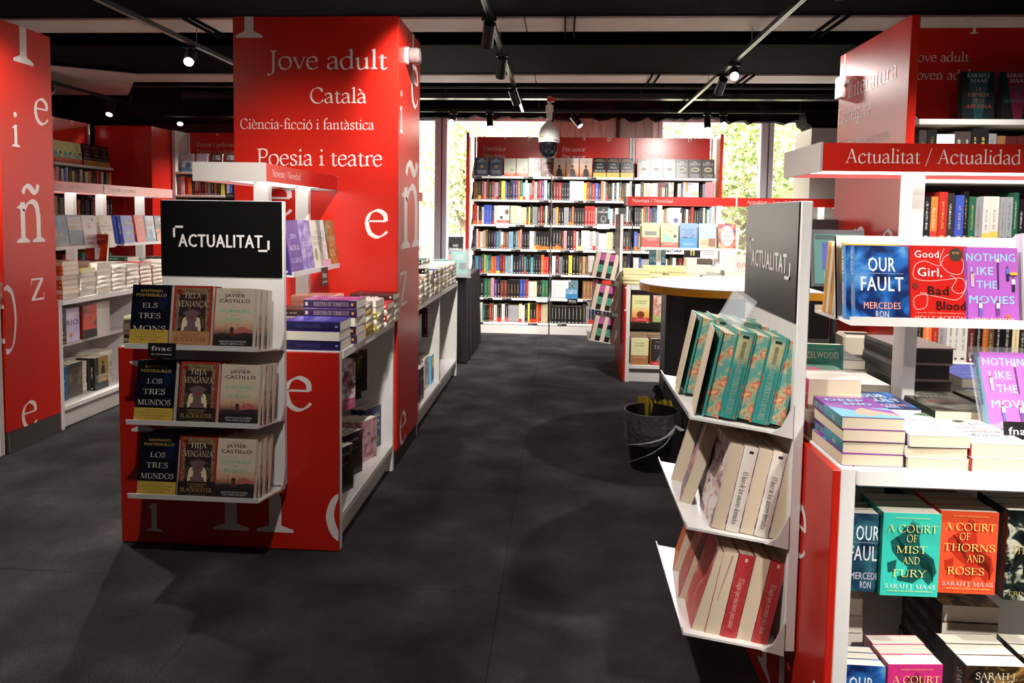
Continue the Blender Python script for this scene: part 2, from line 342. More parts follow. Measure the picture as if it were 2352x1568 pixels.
def put_text(mb, s, mat, T, cx, y, cap, width=None, font='sans', align='c'):
    """letters on the plane given by T(u, v, depth); cap = capital height, width forces the line width; y is the baseline"""
    gl, adv = text2d(s, font); k = cap / CAPH[font]; kx = (width / adv) if width else k; W_ = adv * kx
    x0 = cx - W_ / 2 if align == 'c' else (cx if align == 'l' else cx - W_)
    mi = mb.m(mat); q = 0
    for vs, fs in gl:
        for f in fs:
            if font == 'serif':
                q += 1; b = len(mb.v); mb.v.extend(T(x0 + vs[i][0] * kx, y + vs[i][1] * k, (q % 4) * 5e-5) for i in f); mb.f.append(tuple(range(b, b + len(f)))); mb.mi.append(mi)
        if font != 'serif':
            b = len(mb.v); mb.v.extend(T(x0 + px * kx, y + py * k, pl * 4.5e-5) for px, py, pl in vs)
            for f in fs: mb.f.append(tuple(b + i for i in f)); mb.mi.append(mi)
def front(y=-.0008, x0=0, z0=0): return lambda u, v, d=0: (x0 + u, y - d, z0 + v)          # plane facing -y
def rside(x, y0=0): return lambda u, v, d=0: (x + d, y0 + u, v)                            # plane facing +x, text runs along +y
def lside(x, y0=0): return lambda u, v, d=0: (x - d, y0 - u, v)                            # plane facing -x
def _clip(poly, r):
    for ax, lim, sg in ((0, r[0], 1), (0, r[2], -1), (1, r[1], 1), (1, r[3], -1)):
        out = []
        for i in range(len(poly)):
            a, b = poly[i - 1], poly[i]; ia, ib = (a[ax] - lim) * sg >= 0, (b[ax] - lim) * sg >= 0
            if ia != ib:
                t = (lim - a[ax]) / (b[ax] - a[ax]); out.append((a[0] + (b[0] - a[0]) * t, a[1] + (b[1] - a[1]) * t))
            if ib: out.append(b)
        poly = out
        if len(poly) < 3: return []
    return poly
def big(mb, s, mat, T, x, y, cap, clip, kx=1.0, rot=0.0):
    """large decorative serif letters starting at x on baseline y, cut off at the panel's edge"""
    gl, adv = text2d(s, 'serif'); k = cap / .65; mi = mb.m(mat); q = 0; c, sn = math.cos(rot), math.sin(rot)
    for vs, fs in gl:
        for f in fs:
            P = [(vs[i][0] * k * kx, vs[i][1] * k) for i in f]
            P = _clip([(x + c * a - sn * b, y + sn * a + c * b) for a, b in P], clip); q += 1
            if len(P) > 2:
                n = len(mb.v); mb.v.extend(T(u, v, (q % 4) * 6e-5) for u, v in P); mb.f.append(tuple(range(n, n + len(P)))); mb.mi.append(mi)
# ================================================================== THE SETTING
def struct(name, mb, parent=None, **kw):
    o = mb.build(name, parent)
    if not parent: o['kind'] = 'structure'
    return o
# carpet: one sub-floor and the laid tiles whose joints show
CARP = mnoise('carpet', [(0.30, (46, 45, 46)), (0.48, (62, 60, 61)), (0.62, (75, 73, 74)), (0.75, (94, 92, 93))], 3.2, 14, 0.95, spec=0.1)
nt = CARP.node_tree; b_ = nt.nodes['Principled BSDF']; n_ = nt.nodes.new('ShaderNodeTexNoise'); n_.inputs['Scale'].default_value = 260; n_.inputs['Detail'].default_value = 3
tc_ = nt.nodes.new('ShaderNodeTexCoord'); nt.links.new(tc_.outputs['Object'], n_.inputs['Vector'])
mx_ = nt.nodes.new('ShaderNodeMix'); mx_.data_type = 'RGBA'; mx_.blend_type = 'MULTIPLY'; mx_.inputs[0].default_value = 0.9
cr_ = nt.nodes.new('ShaderNodeMapRange'); cr_.inputs[1].default_value = .3; cr_.inputs[2].default_value = .7; cr_.inputs[3].default_value = .45; cr_.inputs[4].default_value = 1.35
nt.links.new(n_.outputs[0], cr_.inputs[0]); src = b_.inputs['Base Color'].links[0].from_socket
nt.links.new(src, mx_.inputs[6]); nt.links.new(cr_.outputs[0], mx_.inputs[7]); nt.links.new(mx_.outputs[2], b_.inputs['Base Color'])
bp_ = nt.nodes.new('ShaderNodeBump'); bp_.inputs['Strength'].default_value = .7; bp_.inputs['Distance'].default_value = .004
nt.links.new(n_.outputs[0], bp_.inputs['Height']); nt.links.new(bp_.outputs[0], b_.inputs['Normal'])
FX0, FX1, FY0, FY1 = -6.6, 4.8, -1.6, 9.62
fl = struct('floor', MB().box(FX0, FY0, -.05, FX1, FY1, -.012, M((22, 21, 21), .95)))
rr = random.Random(4)
for i in range(6):
    for j in range(10):
        x0 = -3.2 + i * 1.0; y0 = -.4 + j * 1.0
        h = rr.uniform(-.0012, 0)
        MB().bbox(x0 + .0006, y0 + .0006, -.0118, x0 + .9994, y0 + .9994, h, CARP, .0012).build('carpet_tile', fl)
mb = MB()
for a in ((FX0, FY0, -3.2, FY1), (2.8, FY0, FX1, FY1), (-3.2, FY0, 2.8, -.4), (-3.2, 9.6, 2.8, FY1)): mb.box(a[0], a[1], -.0118, a[2], a[3], -.001, CARP)
mb.build('carpet_border', fl)

CEIL = mnoise('ceiling_foam', [(0.35, (9, 8, 8)), (0.55, (16, 13, 12)), (0.70, (42, 31, 26)), (0.85, (76, 60, 50))], 2.6, 8, 0.9, spec=0.1)
bpn = CEIL.node_tree.nodes.new('ShaderNodeBump'); bpn.inputs['Distance'].default_value = .05; bpn.inputs['Strength'].default_value = .8
nz = CEIL.node_tree.nodes.new('ShaderNodeTexNoise'); nz.inputs['Scale'].default_value = 9; nz.inputs['Detail'].default_value = 6
CEIL.node_tree.links.new(nz.outputs[0], bpn.inputs['Height']); CEIL.node_tree.links.new(bpn.outputs[0], CEIL.node_tree.nodes['Principled BSDF'].inputs['Normal'])
struct('ceiling', MB().box(FX0, FY0, 3.35, FX1, FY1, 3.45, CEIL))
DARK = M((6, 5, 5), .95, .05, noise=.15, nscale=6)
SLAB = mnoise('slab_underside', [(0.3, (222, 208, 198)), (0.6, (240, 228, 218)), (0.8, (248, 238, 230))], 2.0, 6, .8, spec=.2)
for k, (y0, y1, ys) in enumerate(((3.9, 5.86, 5.48), (6.36, 8.03, 7.62))):
    b = struct('ceiling_beam', MB().box(FX0, y0, 2.91, FX1, y1, 3.35, DARK))
    x = FX0; j = 0
    while x < FX1:
        w = (1.55, 1.9, 1.3)[j % 3]; MB().bbox(x + .004, ys, 2.893, min(FX1, x + w) - .004, y1, 2.911, SLAB, .003).build('underside_panel', b); x += w; j += 1
    for x in (-2.9, .0 + k * .9, 1.95 - k * .1):
        MB().box(x, ys - .1, 2.87, x + .012, y1 + .12, 2.893, DARK).box(x + .07, ys - .1, 2.87, x + .082, y1 + .12, 2.893, DARK).build('hanger_strap', b)
struct('ceiling_beam', MB().box(FX0, 1.2, 2.91, FX1, 3.2, 3.35, DARK))
mb = MB().prism([(-6.6, 6.4), (-5.5, 6.9), (-4.55, 7.5), (-5.45, 8.8), (-6.6, 8.8)], 2, 2.872, 2.885, SLAB)
struct('trim_1', mb)
# ragged sprayed soffit above the windows
rr = random.Random(9); pts = []
x = -4.0
while x < 3.2: pts.append((x, 2.70 + rr.uniform(-.035, .03) - (.03 if x > 2 else 0))); x += rr.uniform(.05, .12)
pts += [(3.2, 2.70), (3.2, 3.35), (-4.0, 3.35)]
struct('trim_2', MB().prism(pts, 1, 9.35, 9.5, CEIL))
# dark insulation lump hanging at the right end of the windows
pts = [(2.95, 2.75), (2.98, 2.62), (3.04, 2.58), (3.05, 2.50), (3.15, 2.46), (3.22, 2.38), (3.42, 2.36), (3.72, 2.34), (3.75, 2.75)]
struct('trim_3', MB().prism(pts, 1, 9.1, 9.5, CEIL))
struct('trim_4', MB().box(FX0, 8.80, 2.62, -4.0, 9.62, 3.35, CEIL))
WALLD = M((20, 18, 18), .8, noise=.3, nscale=8)
struct('wall_left', MB().box(-6.7, FY0, 0, -6.6, FY1, 3.35, WALLD))
struct('wall_right', MB().box(FX1, FY0, 0, FX1 + .1, FY1, 3.35, WALLD))
struct('wall_front', MB().box(FX0, FY0 - .1, 0, FX1, FY0, 3.35, M((120, 112, 108), .8)))
# window wall: piers, sill, frames, panes
struct('wall_back', MB().box(-6.6, 9.55, 0, -2.35, 9.75, 3.35, WALLD).box(3.85, 9.55, 0, FX1, 9.75, 3.35, WALLD).box(-2.35, 9.55, 0, 3.85, 9.75, .45, M((196, 200, 204), .6)).box(-2.35, 9.55, 2.74, 3.85, 9.75, 3.35, WALLD))
FR = M((216, 228, 240), .45); FRW = M((206, 212, 216), .45)
GL = bpy.data.materials.new('window_glass'); GL.use_nodes = True; g = GL.node_tree.nodes; gl_ = GL.node_tree.links
g.remove(g['Principled BSDF']); tr = g.new('ShaderNodeBsdfTransparent'); gs = g.new('ShaderNodeBsdfGlossy'); gs.inputs['Roughness'].default_value = .02; mxs = g.new('ShaderNodeMixShader'); mxs.inputs[0].default_value = .05
gl_.new(tr.outputs[0], mxs.inputs[1]); gl_.new(gs.outputs[0], mxs.inputs[2]); gl_.new(mxs.outputs[0], g['Material Output'].inputs['Surface'])
for k, (x0, x1) in enumerate(((-2.35, -1.60), (-1.60, -.10), (1.20, 2.64), (2.64, 3.85))):
    w = struct('window_%d' % (k + 1), MB().box(x0, 9.60, .45, x1, 9.606, 2.74, GL))
    MB().bbox(x0, 9.57, .45, x0 + .05, 9.64, 2.74, FR, .006).bbox(x1 - .05, 9.57, .45, x1, 9.64, 2.74, FR if k != 1 else FRW, .006).build('window_frame', w)
    MB().box(x0 + .05, 9.57, .45, x1 - .05, 9.64, .52, FR).box(x0 + .05, 9.57, 2.68, x1 - .05, 9.64, 2.74, FR).build('window_rail', w)
for k, x in enumerate((-1.60, 2.63)):
    struct('trim_%d' % (5 + k), MB().bbox(x - .085, 9.50, 0, x + .085, 9.58, 2.74, FR, .01).box(x + .005, 9.495, 0, x + .02, 9.502, 2.74, M((70, 76, 84), .5)))
struct('trim_7', MB().bbox(1.165, 9.50, 0, 1.30, 9.58, 2.74, FRW, .01).box(1.235, 9.495, 0, 1.242, 9.502, 2.74, M((60, 64, 64), .5)))
# blanked-off bay between two windows
PAN = mnoise('blank_panel', [(0.3, (120, 140, 132)), (0.55, (150, 168, 158)), (0.8, (170, 184, 174))], 5, 8, .8, sz=(6, 1, .6))
struct('trim_8', MB().box(-.10, 9.55, 0, 1.165, 9.62, 2.74, PAN).box(.70, 9.50, 2.3, .745, 9.56, 2.74, M((34, 26, 24), .7)))

# ================================================================== OUTSIDE THE WINDOWS
struct('ground', MB().box(-30, 9.8, -.35, 30, 60, -.3, M((150, 146, 140), .9)))
bd = thing('apartment_building', 'pale stone building with arched windows seen through the leftmost windows', 'building', (-9, 30, -.3))
mb = MB().box(-16, 0, 0, 30, 8, 18, M((214, 208, 198), .9)); mb.build('facade', bd)
for i in range(12):
    for j in range(4):
        x = -12 + i * 2.9; z = 2 + j * 4.1
        fr = MB().prism([(x - .75, z - .1), (x + .75, z - .1), (x + .75, z + 1.9), (x + .5, z + 2.45), (x, z + 2.7), (x - .5, z + 2.45), (x - .75, z + 1.9)], 1, -.12, 0, M((196, 188, 176), .9)).build('window_surround', bd)
        MB().prism([(x - .5, z), (x + .5, z), (x + .5, z + 1.8), (x + .3, z + 2.2), (x, z + 2.35), (x - .3, z + 2.2), (x - .5, z + 1.8)], 1, -.14, -.12, M((96, 104, 112), .3)).build('pane', fr)
for j in range(3): MB().box(-16, -.35, 5.3 + j * 4.1, 30, 0, 5.6 + j * 4.1, M((200, 194, 184), .9)).build('cornice', bd)
LEAVES = [M((104, 126, 66), .6), M((146, 160, 92), .6), M((182, 180, 116), .6), M((204, 196, 146), .6)]; BARK = M((98, 84, 66), .9)
def tree(x, y, h, r, n, seed, label):
    rr = random.Random(seed); t = thing('tree', label, 'tree', (x, y, -.3), group=None)
    mb = MB().tube((0, 0, 0), (.1, 0, h * .55), .14, BARK, 8, .08); tips = []
    for k in range(9):
        a = rr.uniform(0, 6.28); L = rr.uniform(.5, .95) * r; z = h * rr.uniform(.35, .6); e = (math.cos(a) * L, math.sin(a) * L, z + rr.uniform(.6, 1.4)); mb.tube((.06, 0, z), e, .05, BARK, 5, .015); tips.append(e)
    mb.build('trunk', t)
    mb = MB()
    for k in range(n):
        u = Vector((rr.gauss(0, 1), rr.gauss(0, 1), rr.gauss(0, 1))).normalized() * r * rr.random() ** .4
        c = Vector((u.x, u.y, h * .66 + u.z * h * .40 / r)); c += Vector((rr.gauss(0, .1), rr.gauss(0, .1), rr.gauss(0, .1)))
        if math.sin(c.x * 3.1 + seed) + math.sin(c.z * 3.7) + math.sin(c.y * 2.9 + 1) + .8 * math.sin(c.x * 9 + c.z * 7) < -.1: continue
        s = rr.uniform(.028, .06); q = Matrix.Rotation(rr.uniform(0, 6.28), 3, 'Z') @ Matrix.Rotation(rr.uniform(-1.2, 1.2), 3, 'X')
        mb.face([c + q @ Vector(p) for p in ((0, -s, 0), (s * .8, -.2 * s, s * .2), (0, s * 1.2, 0), (-s * .8, -.2 * s, s * .2))], rr.choice(LEAVES))
    o = mb.build('foliage', t); o['kind'] = 'stuff'
tree(3.1, 12.6, 4.0, 1.9, 26000, 1, 'leafy green plane tree filling the window right of the far bookcase')
tree(5.3, 16.8, 5.0, 2.1, 24000, 2, 'green plane tree behind the rightmost window')
tree(-2.0, 14.5, 3.9, .95, 8000, 3, 'small green tree behind the window left of the far bookcase')
tree(-.9, 17.5, 5.4, .9, 5000, 5, 'distant tree top seen left of the dome camera')

# ================================================================== CEILING SERVICES, TRACKS, SPOTLIGHTS
CH = M((58, 56, 56), .35, .5, 0.6)
t = thing('cable_tray', 'perforated grey cable tray running across the ceiling before the windows', 'cable tray', (0, 8.55, 2.835))
mb = MB().box(-4.6, -.06, -.035, 3.9, .06, -.03, CH).box(-4.6, -.065, -.035, 3.9, -.06, .03, CH).box(-4.6, .06, -.035, 3.9, .065, .03, CH); mb.build('tray', t)
mb = MB()
for k in range(140): mb.box(-4.55 + k * .06, -.0665, -.008, -4.55 + k * .06 + .028, -.065, .004, M((10, 10, 10), .8))
o = mb.build('perforations', t); o['kind'] = 'stuff'
for x in (-3.9, -1.4, .9, 3.1): MB().box(x, -.01, .03, x + .02, .01, .54, CH).build('hanger', t)
for k, (y, z) in enumerate(((8.30, 2.90), (8.75, 2.92))):
    tag(MB().tube((-5.2, y, z), (3.9, y, z), .022, CH if k == 0 else DARK, 10).build('conduit'), ('thin grey conduit pipe nearest above the cable tray', 'thin black conduit pipe behind the cable tray')[k], 'pipe', kind=None)
def track(name_label, a, b, seed=0):
    a, b = Vector(a), Vector(b); L = (b - a).length; rz = math.atan2(b.y - a.y, b.x - a.x)
    t = thing('lighting_track', name_label, 'lighting track', a, rz)
    MB().box(0, -.018, -.017, L, .018, .017, M((24, 23, 23), .35)).build('rail', t)
    MB().box(0, -.012, -.0185, L, -.006, -.0165, STEEL).box(0, .006, -.0185, L, .012, -.0165, STEEL).build('conductor', t)
    k = .5
    while k < L: MB().tube((k, 0, .017), (k, 0, .2 if a.z < 2.9 else .3), .003, STEEL, 5).build('suspension_cable', t); k += 1.6
track('black lighting track running toward the windows left of the dome camera', (-.50, -1.2, 2.75), (-.50, 9.1, 2.75))
track('black lighting track running toward the windows above the round counter', (1.43, -1.2, 2.75), (1.43, 9.1, 2.75))
track('black lighting track passing behind the tall central red column', (-2.95, -1.2, 2.75), (-2.95, 9.1, 2.75))
track('black lighting track over the far left bookcases', (-5.35, 5.0, 2.75), (-5.35, 9.1, 2.75))
track('black cross track just before the windows', (-5.6, 9.12, 2.75), (3.8, 9.12, 2.75))
LAMPB = M((30, 28, 28), .35); RIM = M((190, 190, 186), .25, .5, 1.0)
GLOW = emis((255, 246, 232), 60.0)
def spot(x, y, aim, label, energy=1.0, ztop=2.75, lit=True, size=56, r=.041, group=None):
    """cylinder spotlight on a track: adapter, neck, can, lens; the lens faces the aim point"""
    aim = Vector(aim); p = Vector((x, y, ztop - .10)); d = (aim - p).normalized()
    t = thing('ceiling_spotlight', label, 'spotlight', (x, y, ztop), group=group)
    MB().box(-.05, -.016, -.045, .05, .016, -.018, LAMPB, .004).build('adapter', t)
    MB().tube((0, 0, -.045), (0, 0, -.10), .009, LAMPB, 8).build('neck', t)
    q = d.to_track_quat('Z', 'Y').to_matrix().to_4x4(); T = Matrix.Translation((0, 0, -.10)) @ q
    MB().lathe([(r * .7, -.05), (r, -.045), (r, .12), (r * .93, .12), (r * .9, .112)], LAMPB, n=20, M4=T).build('lamp_housing', t, True)
    MB().lathe([(r, .12), (r * .90, .12), (r * .90, .117)], RIM, n=20, cap=False, M4=T).build('rim', t)
    MB().lathe([(.001, .1125), (r * .86, .1125)], GLOW if lit else M((90, 88, 84), .3), n=20, cap=False, M4=T).build('lens', t)
    if lit:
        l = bpy.data.objects.new('lamp_light', bpy.data.lights.new('lamp_light', 'SPOT')); COL.objects.link(l); l.parent = t
        l.data.energy = LAMP_W * energy; l.data.spot_size = math.radians(size); l.data.spot_blend = .9; l.data.shadow_soft_size = .035; l.data.color = (1.0, .955, .90)
        l.matrix_local = Matrix.Translation(Vector((0, 0, -.10)) + d * .13) @ (-d).to_track_quat('Z', 'Y').to_matrix().to_4x4()
# in the photograph
spot(-.50, 4.85, (-.95, 6.6, .7), 'large nearest black can spotlight on the central track, seen from behind')
spot(-.50, 5.90, (-.85, 7.4, .6), 'second black can spotlight down the central track', 1.3)
spot(-.50, 7.30, (.1, 8.6, 1.0), 'third black can spotlight of the central track, above the dome camera', 1.4, size=85)
spot(1.43, 6.25, (.8, 2.6, .9), 'dazzling lit spotlight on the right hand track facing the camera', 1.6)
spot(1.43, 6.70, (1.2, 8.7, 1.0), 'black spotlight turned away beside the dazzling one', 1.4, size=90)
spot(-2.95, 5.60, (-2.0, 2.9, .6), 'glowing spotlight between the left red column and the central one', 1.4)
spot(-1.38, 9.12, (-1.6, 6.3, 1.0), 'lit spotlight before the left window mullion', .9)
spot(-.92, 9.12, (-.75, 8.6, 1.2), 'unlit looking spotlight just left of the dome camera, on the cross track', .7)
spot(.15, 9.12, (.9, 8.7, 1.7), 'black spotlight tilted right in front of the blanked panel', .7)
spot(1.78, 9.12, (1.8, 8.6, 1.2), 'left one of the paired spotlights in front of the right window', .6)
spot(1.98, 9.12, (1.6, 6.6, .8), 'right one of the paired spotlights in front of the right window', .9)
spot(-5.35, 7.25, (-5.3, 6.0, 1.5), 'spotlight hanging left over the far left bookcase, tilted', 1.2)
spot(-5.35, 8.3, (-5.2, 7.3, 1.2), 'black spotlight hanging straight down over the red corner panels', .9)
spot(-4.95, 9.12, (-4.6, 8.3, 1.4), 'black spotlight right of the one over the red corner panels', .9)
spot(-4.1, 9.12, (-3.7, 6.4, .9), 'lit spotlight beside the left edge of the central red column', 1.2)
spot(-.15, 9.12, (-.3, 8.5, 1.6), 'small spotlight hidden behind the dome camera', .6)
# unseen lamps added on the same tracks to brighten tables, shelves and signs
for _i, (x, y, aim, e) in enumerate(((-.50, 2.0, (-1.5, 4.0, .9), 1.3), (-.50, 3.3, (-1.35, 5.4, .9), 1.0), (-.50, 1.0, (.6, 2.15, .95), 1.1), (1.43, 1.2, (1.2, 1.6, .4), .65), (1.43, 2.3, (2.1, 3.7, 1.0), 1.4),
                     (1.43, 3.4, (1.15, 1.9, .8), .75), (1.43, 3.6, (1.0, 4.3, .9), 1.0), (-2.95, 1.4, (-3.2, 4.1, .7), .8), (-2.95, 3.0, (-3.6, 5.2, .8), 1.4), (-2.95, 3.6, (-1.75, 3.0, 1.0), .8), (-.50, .75, (-1.2, 2.95, .5), .6),
                     (1.43, -.3, (1.15, 1.75, .2), 2.0), (1.43, .35, (1.05, 1.85, 1.0), 1.0), (-2.95, 7.3, (-3.4, 6.0, .8), 1.2), (-2.95, 8.3, (-4.3, 8.4, 1.4), 1.3), (-2.95, 6.7, (-.6, 8.65, .8), 2.0), (1.43, 3.85, (1.3, 6.4, 1.1), 3.0), (-2.95, 7.0, (-1.2, 5.6, .8), 1.6))):
    spot(x, y, aim, '%s can spotlight of the %s track that the photo does not show' % (('first', 'second', 'third', 'fourth', 'fifth', 'sixth', 'seventh', 'eighth', 'ninth', 'tenth', 'eleventh', 'twelfth', 'thirteenth', 'fourteenth', 'fifteenth', 'sixteenth', 'seventeenth', 'eighteenth', 'nineteenth')[_i], 'left' if x < -2 else ('central' if x < 0 else 'right')), e, group='track spotlights outside the view', size=36 if y == -.3 else (44 if y == 1.2 else (34 if y == .35 else 56)))

# ---- dome camera
t = thing('dome_camera', 'white dome security camera with dark lower globe hanging before the far bookcase', 'security camera', (-.153, 8.35, 2.10))
mw = M((226, 220, 216), .3)
MB().lathe([(.045, .60), (.045, .53), (.035, .52), (.035, .44)], mw, n=16).build('bracket', t, True)
MB().box(-.03, -.03, .64, .055, .03, .69, M((206, 26, 20), .4)).build('ceiling_plate', t)
MB().box(-.02, -.02, .675, .02, .21, .70, mw).build('arm', t)
MB().lathe([(.024, .68), (.024, .40)], mw, n=12).build('stem', t, True)
MB().lathe([(.03, .42), (.05, .40), (.095, .345), (.118, .28), (.125, .19), (.122, .175), (.11, .17)], mw, n=32).build('housing', t, True)
MB().lathe([(.108, .175), (.108, .10), (.10, .06), (.08, .02), (.05, -.005), (.001, -.015)], M((12, 14, 18), .06, .8), n=32).build('globe', t, True)
mb = MB().box(-.10, -.118, .235, -.05, -.105, .245, M((220, 200, 60), .5)).box(.05, -.119, .195, .1, -.1, .199, M((60, 60, 60), .5)); mb.build('sticker', t)

# ================================================================== RED COLUMNS AND SIGN PANELS
t = thing('red_column', 'tall central red column with large white category lettering', 'column', (-1.34, 3.861, 0))
X0, X1 = -.457, .457
MB().bbox(X0, 0, .10, X1, .59, 2.47, RED, .004).build('cladding', t)
MB().box(X0 + .01, .012, 0, X1 - .01, .58, .10, M((40, 38, 38), .4)).build('base_trim', t)
mb = MB(); cl = (X0, .1, X1, 2.469); F = front(-.0006)
for s, x, y, cap, wd in (('Jove adult', .396, 2.190, .098, .655), ('Català', .285, 2.009, .079, .315), ('Ciència-ficció i fantàstica', .325, 1.868, .053, .745), ('Poesia i teatre', .372, 1.672, .088, .70)):
    put_text(mb, s, LETTER, F, x, y, cap, wd, 'serif', 'r')
big(mb, 'I', LETTER, F, -.455, 2.355, .42, cl); big(mb, 'e', LETTER, F, .270, 1.290, .215, cl); big(mb, 'e', LETTER, F, -.285, 1.395, .25, cl)
mb.build('lettering', t)
mb = MB(); S = rside(X1 + .0006); cl = (0.0, .1, .59, 2.469)
for s, x, y, cap in (('e', .32, 2.06, .34), ('i', .03, 1.86, .23), ('ñ', .08, 1.22, .55), ('z', .05, .90, .30), ('e', .06, .10, .27)): big(mb, s, LETTER, S, x, y, cap, cl, 1.25 if s == 'ñ' else 1)
big(mb, 'l', LETTER, S, .30, 2.20, .4, cl)
mb.build('side_lettering', t)
t = thing('beacon', 'clear round alarm beacon fixed high on the side of the central red column', 'alarm', (-.883, 4.05, 2.30))
ry = Matrix.Rotation(PI / 2, 4, 'Y')
MB().lathe([(.05, 0), (.05, .015), (.046, .02)], M((230, 220, 215), .3), n=20, M4=ry).build('base', t, True)
cm = M((250, 236, 232), .05, .6); cm = cm.copy(); cm.node_tree.nodes['Principled BSDF'].inputs['Transmission Weight'].default_value = .85
MB().lathe([(.046, .02), (.046, .065), (.04, .08), (.01, .085)], cm, n=20, M4=ry).build('lens', t, True)
MB().lathe([(.015, .02), (.02, .06), (.012, .066)], M((190, 120, 100), .4), n=10, M4=ry).build('bulb', t)

t = thing('red_column', 'tall red column at the left edge with a steel base strip', 'column', (-3.148, 3.86, 0))
MB().bbox(-.92, 0, .125, 0, .43, 2.47, RED, .004).build('cladding', t)
MB().box(-.915, .004, 0, .003, .43, .125, STEEL).build('base_trim', t)
mb = MB(); S = rside(.0006); cl = (0, .125, .43, 2.469)
for s, x, y, cap in (('T', .0, 2.26, .50), ('e', .27, 1.93, .22), ('i', .09, 1.77, .20), ('ñ', .11, 1.215, .375), ('z', .20, .865, .21), ('e', .10, .11, .23)): big(mb, s, LETTER, S, x, y, cap, cl, .78 if s == 'ñ' else .9)
mb.build('lettering', t)
mb = MB(); big(mb, 'o', LETTER, front(-.0006), -.10, .66, .30, (-.9, .1, -.004, 2.4)); big(mb, 'O', LETTER, S, -.06, .60, .36, (0, .1, .4, 2.4), .4); mb.build('edge_lettering', t)

t = thing('sign_panel', 'tall glossy red sign panel reading Estrangera at the right, above the canopy', 'sign', (1.63, 3.565, 0))
MB().bbox(0, 0, 0, .04, .87, 2.385, RED, .003).build('panel', t)
mb = MB(); S = lside(-.0006, .87); cl = (0, .1, .87, 2.38)
put_text(mb, 'Literatura', LETTER, S, .44, 2.115, .10, .61, 'serif'); put_text(mb, 'Estrangera', LETTER, S, .0, 1.985, .085, .46, 'serif', 'l')
put_text(mb, 'Espanyola i hispanoamericana', LETTER, S, .01, 1.828, .056, .68, 'serif', 'l'); big(mb, 'e', LETTER, S, .66, 1.235, .20, cl); big(mb, 'n', LETTER, S, .28, 1.20, .27, cl)
mb.build('lettering', t)
MB().box(-.001, .79, 2.24, 0, .805, 2.38, WHITE2).box(-.03, .77, 2.13, 0, .85, 2.25, WHITE).box(-.012, .72, 2.20, 0, .77, 2.22, WHITE).build('alarm_sensor', t)
t2 = thing('red_panel', 'glossy red corner panels between the two left far bookcases', 'wall panel', (-4.72, 8.05, 0))
MB().bbox(-.68, 0, 0, -.34, .05, 2.40, RED, .003).bbox(-.337, 0, 0, 0, .05, 2.40, RED, .003).build('front_panel', t2); MB().bbox(-.05, .05, 0, 0, .62, 2.40, RED, .003).build('side_panel', t2)
t2 = thing('white_cabinet', 'tall plain white cabinet behind the canopy at the right', 'cabinet', (2.44, 7.3, 0))
MB().bbox(0, 0, .05, .95, .5, 2.33, WHITE, .004).build('body', t2); MB().box(.02, .02, 0, .93, .48, .05, WHITE2).build('plinth', t2)
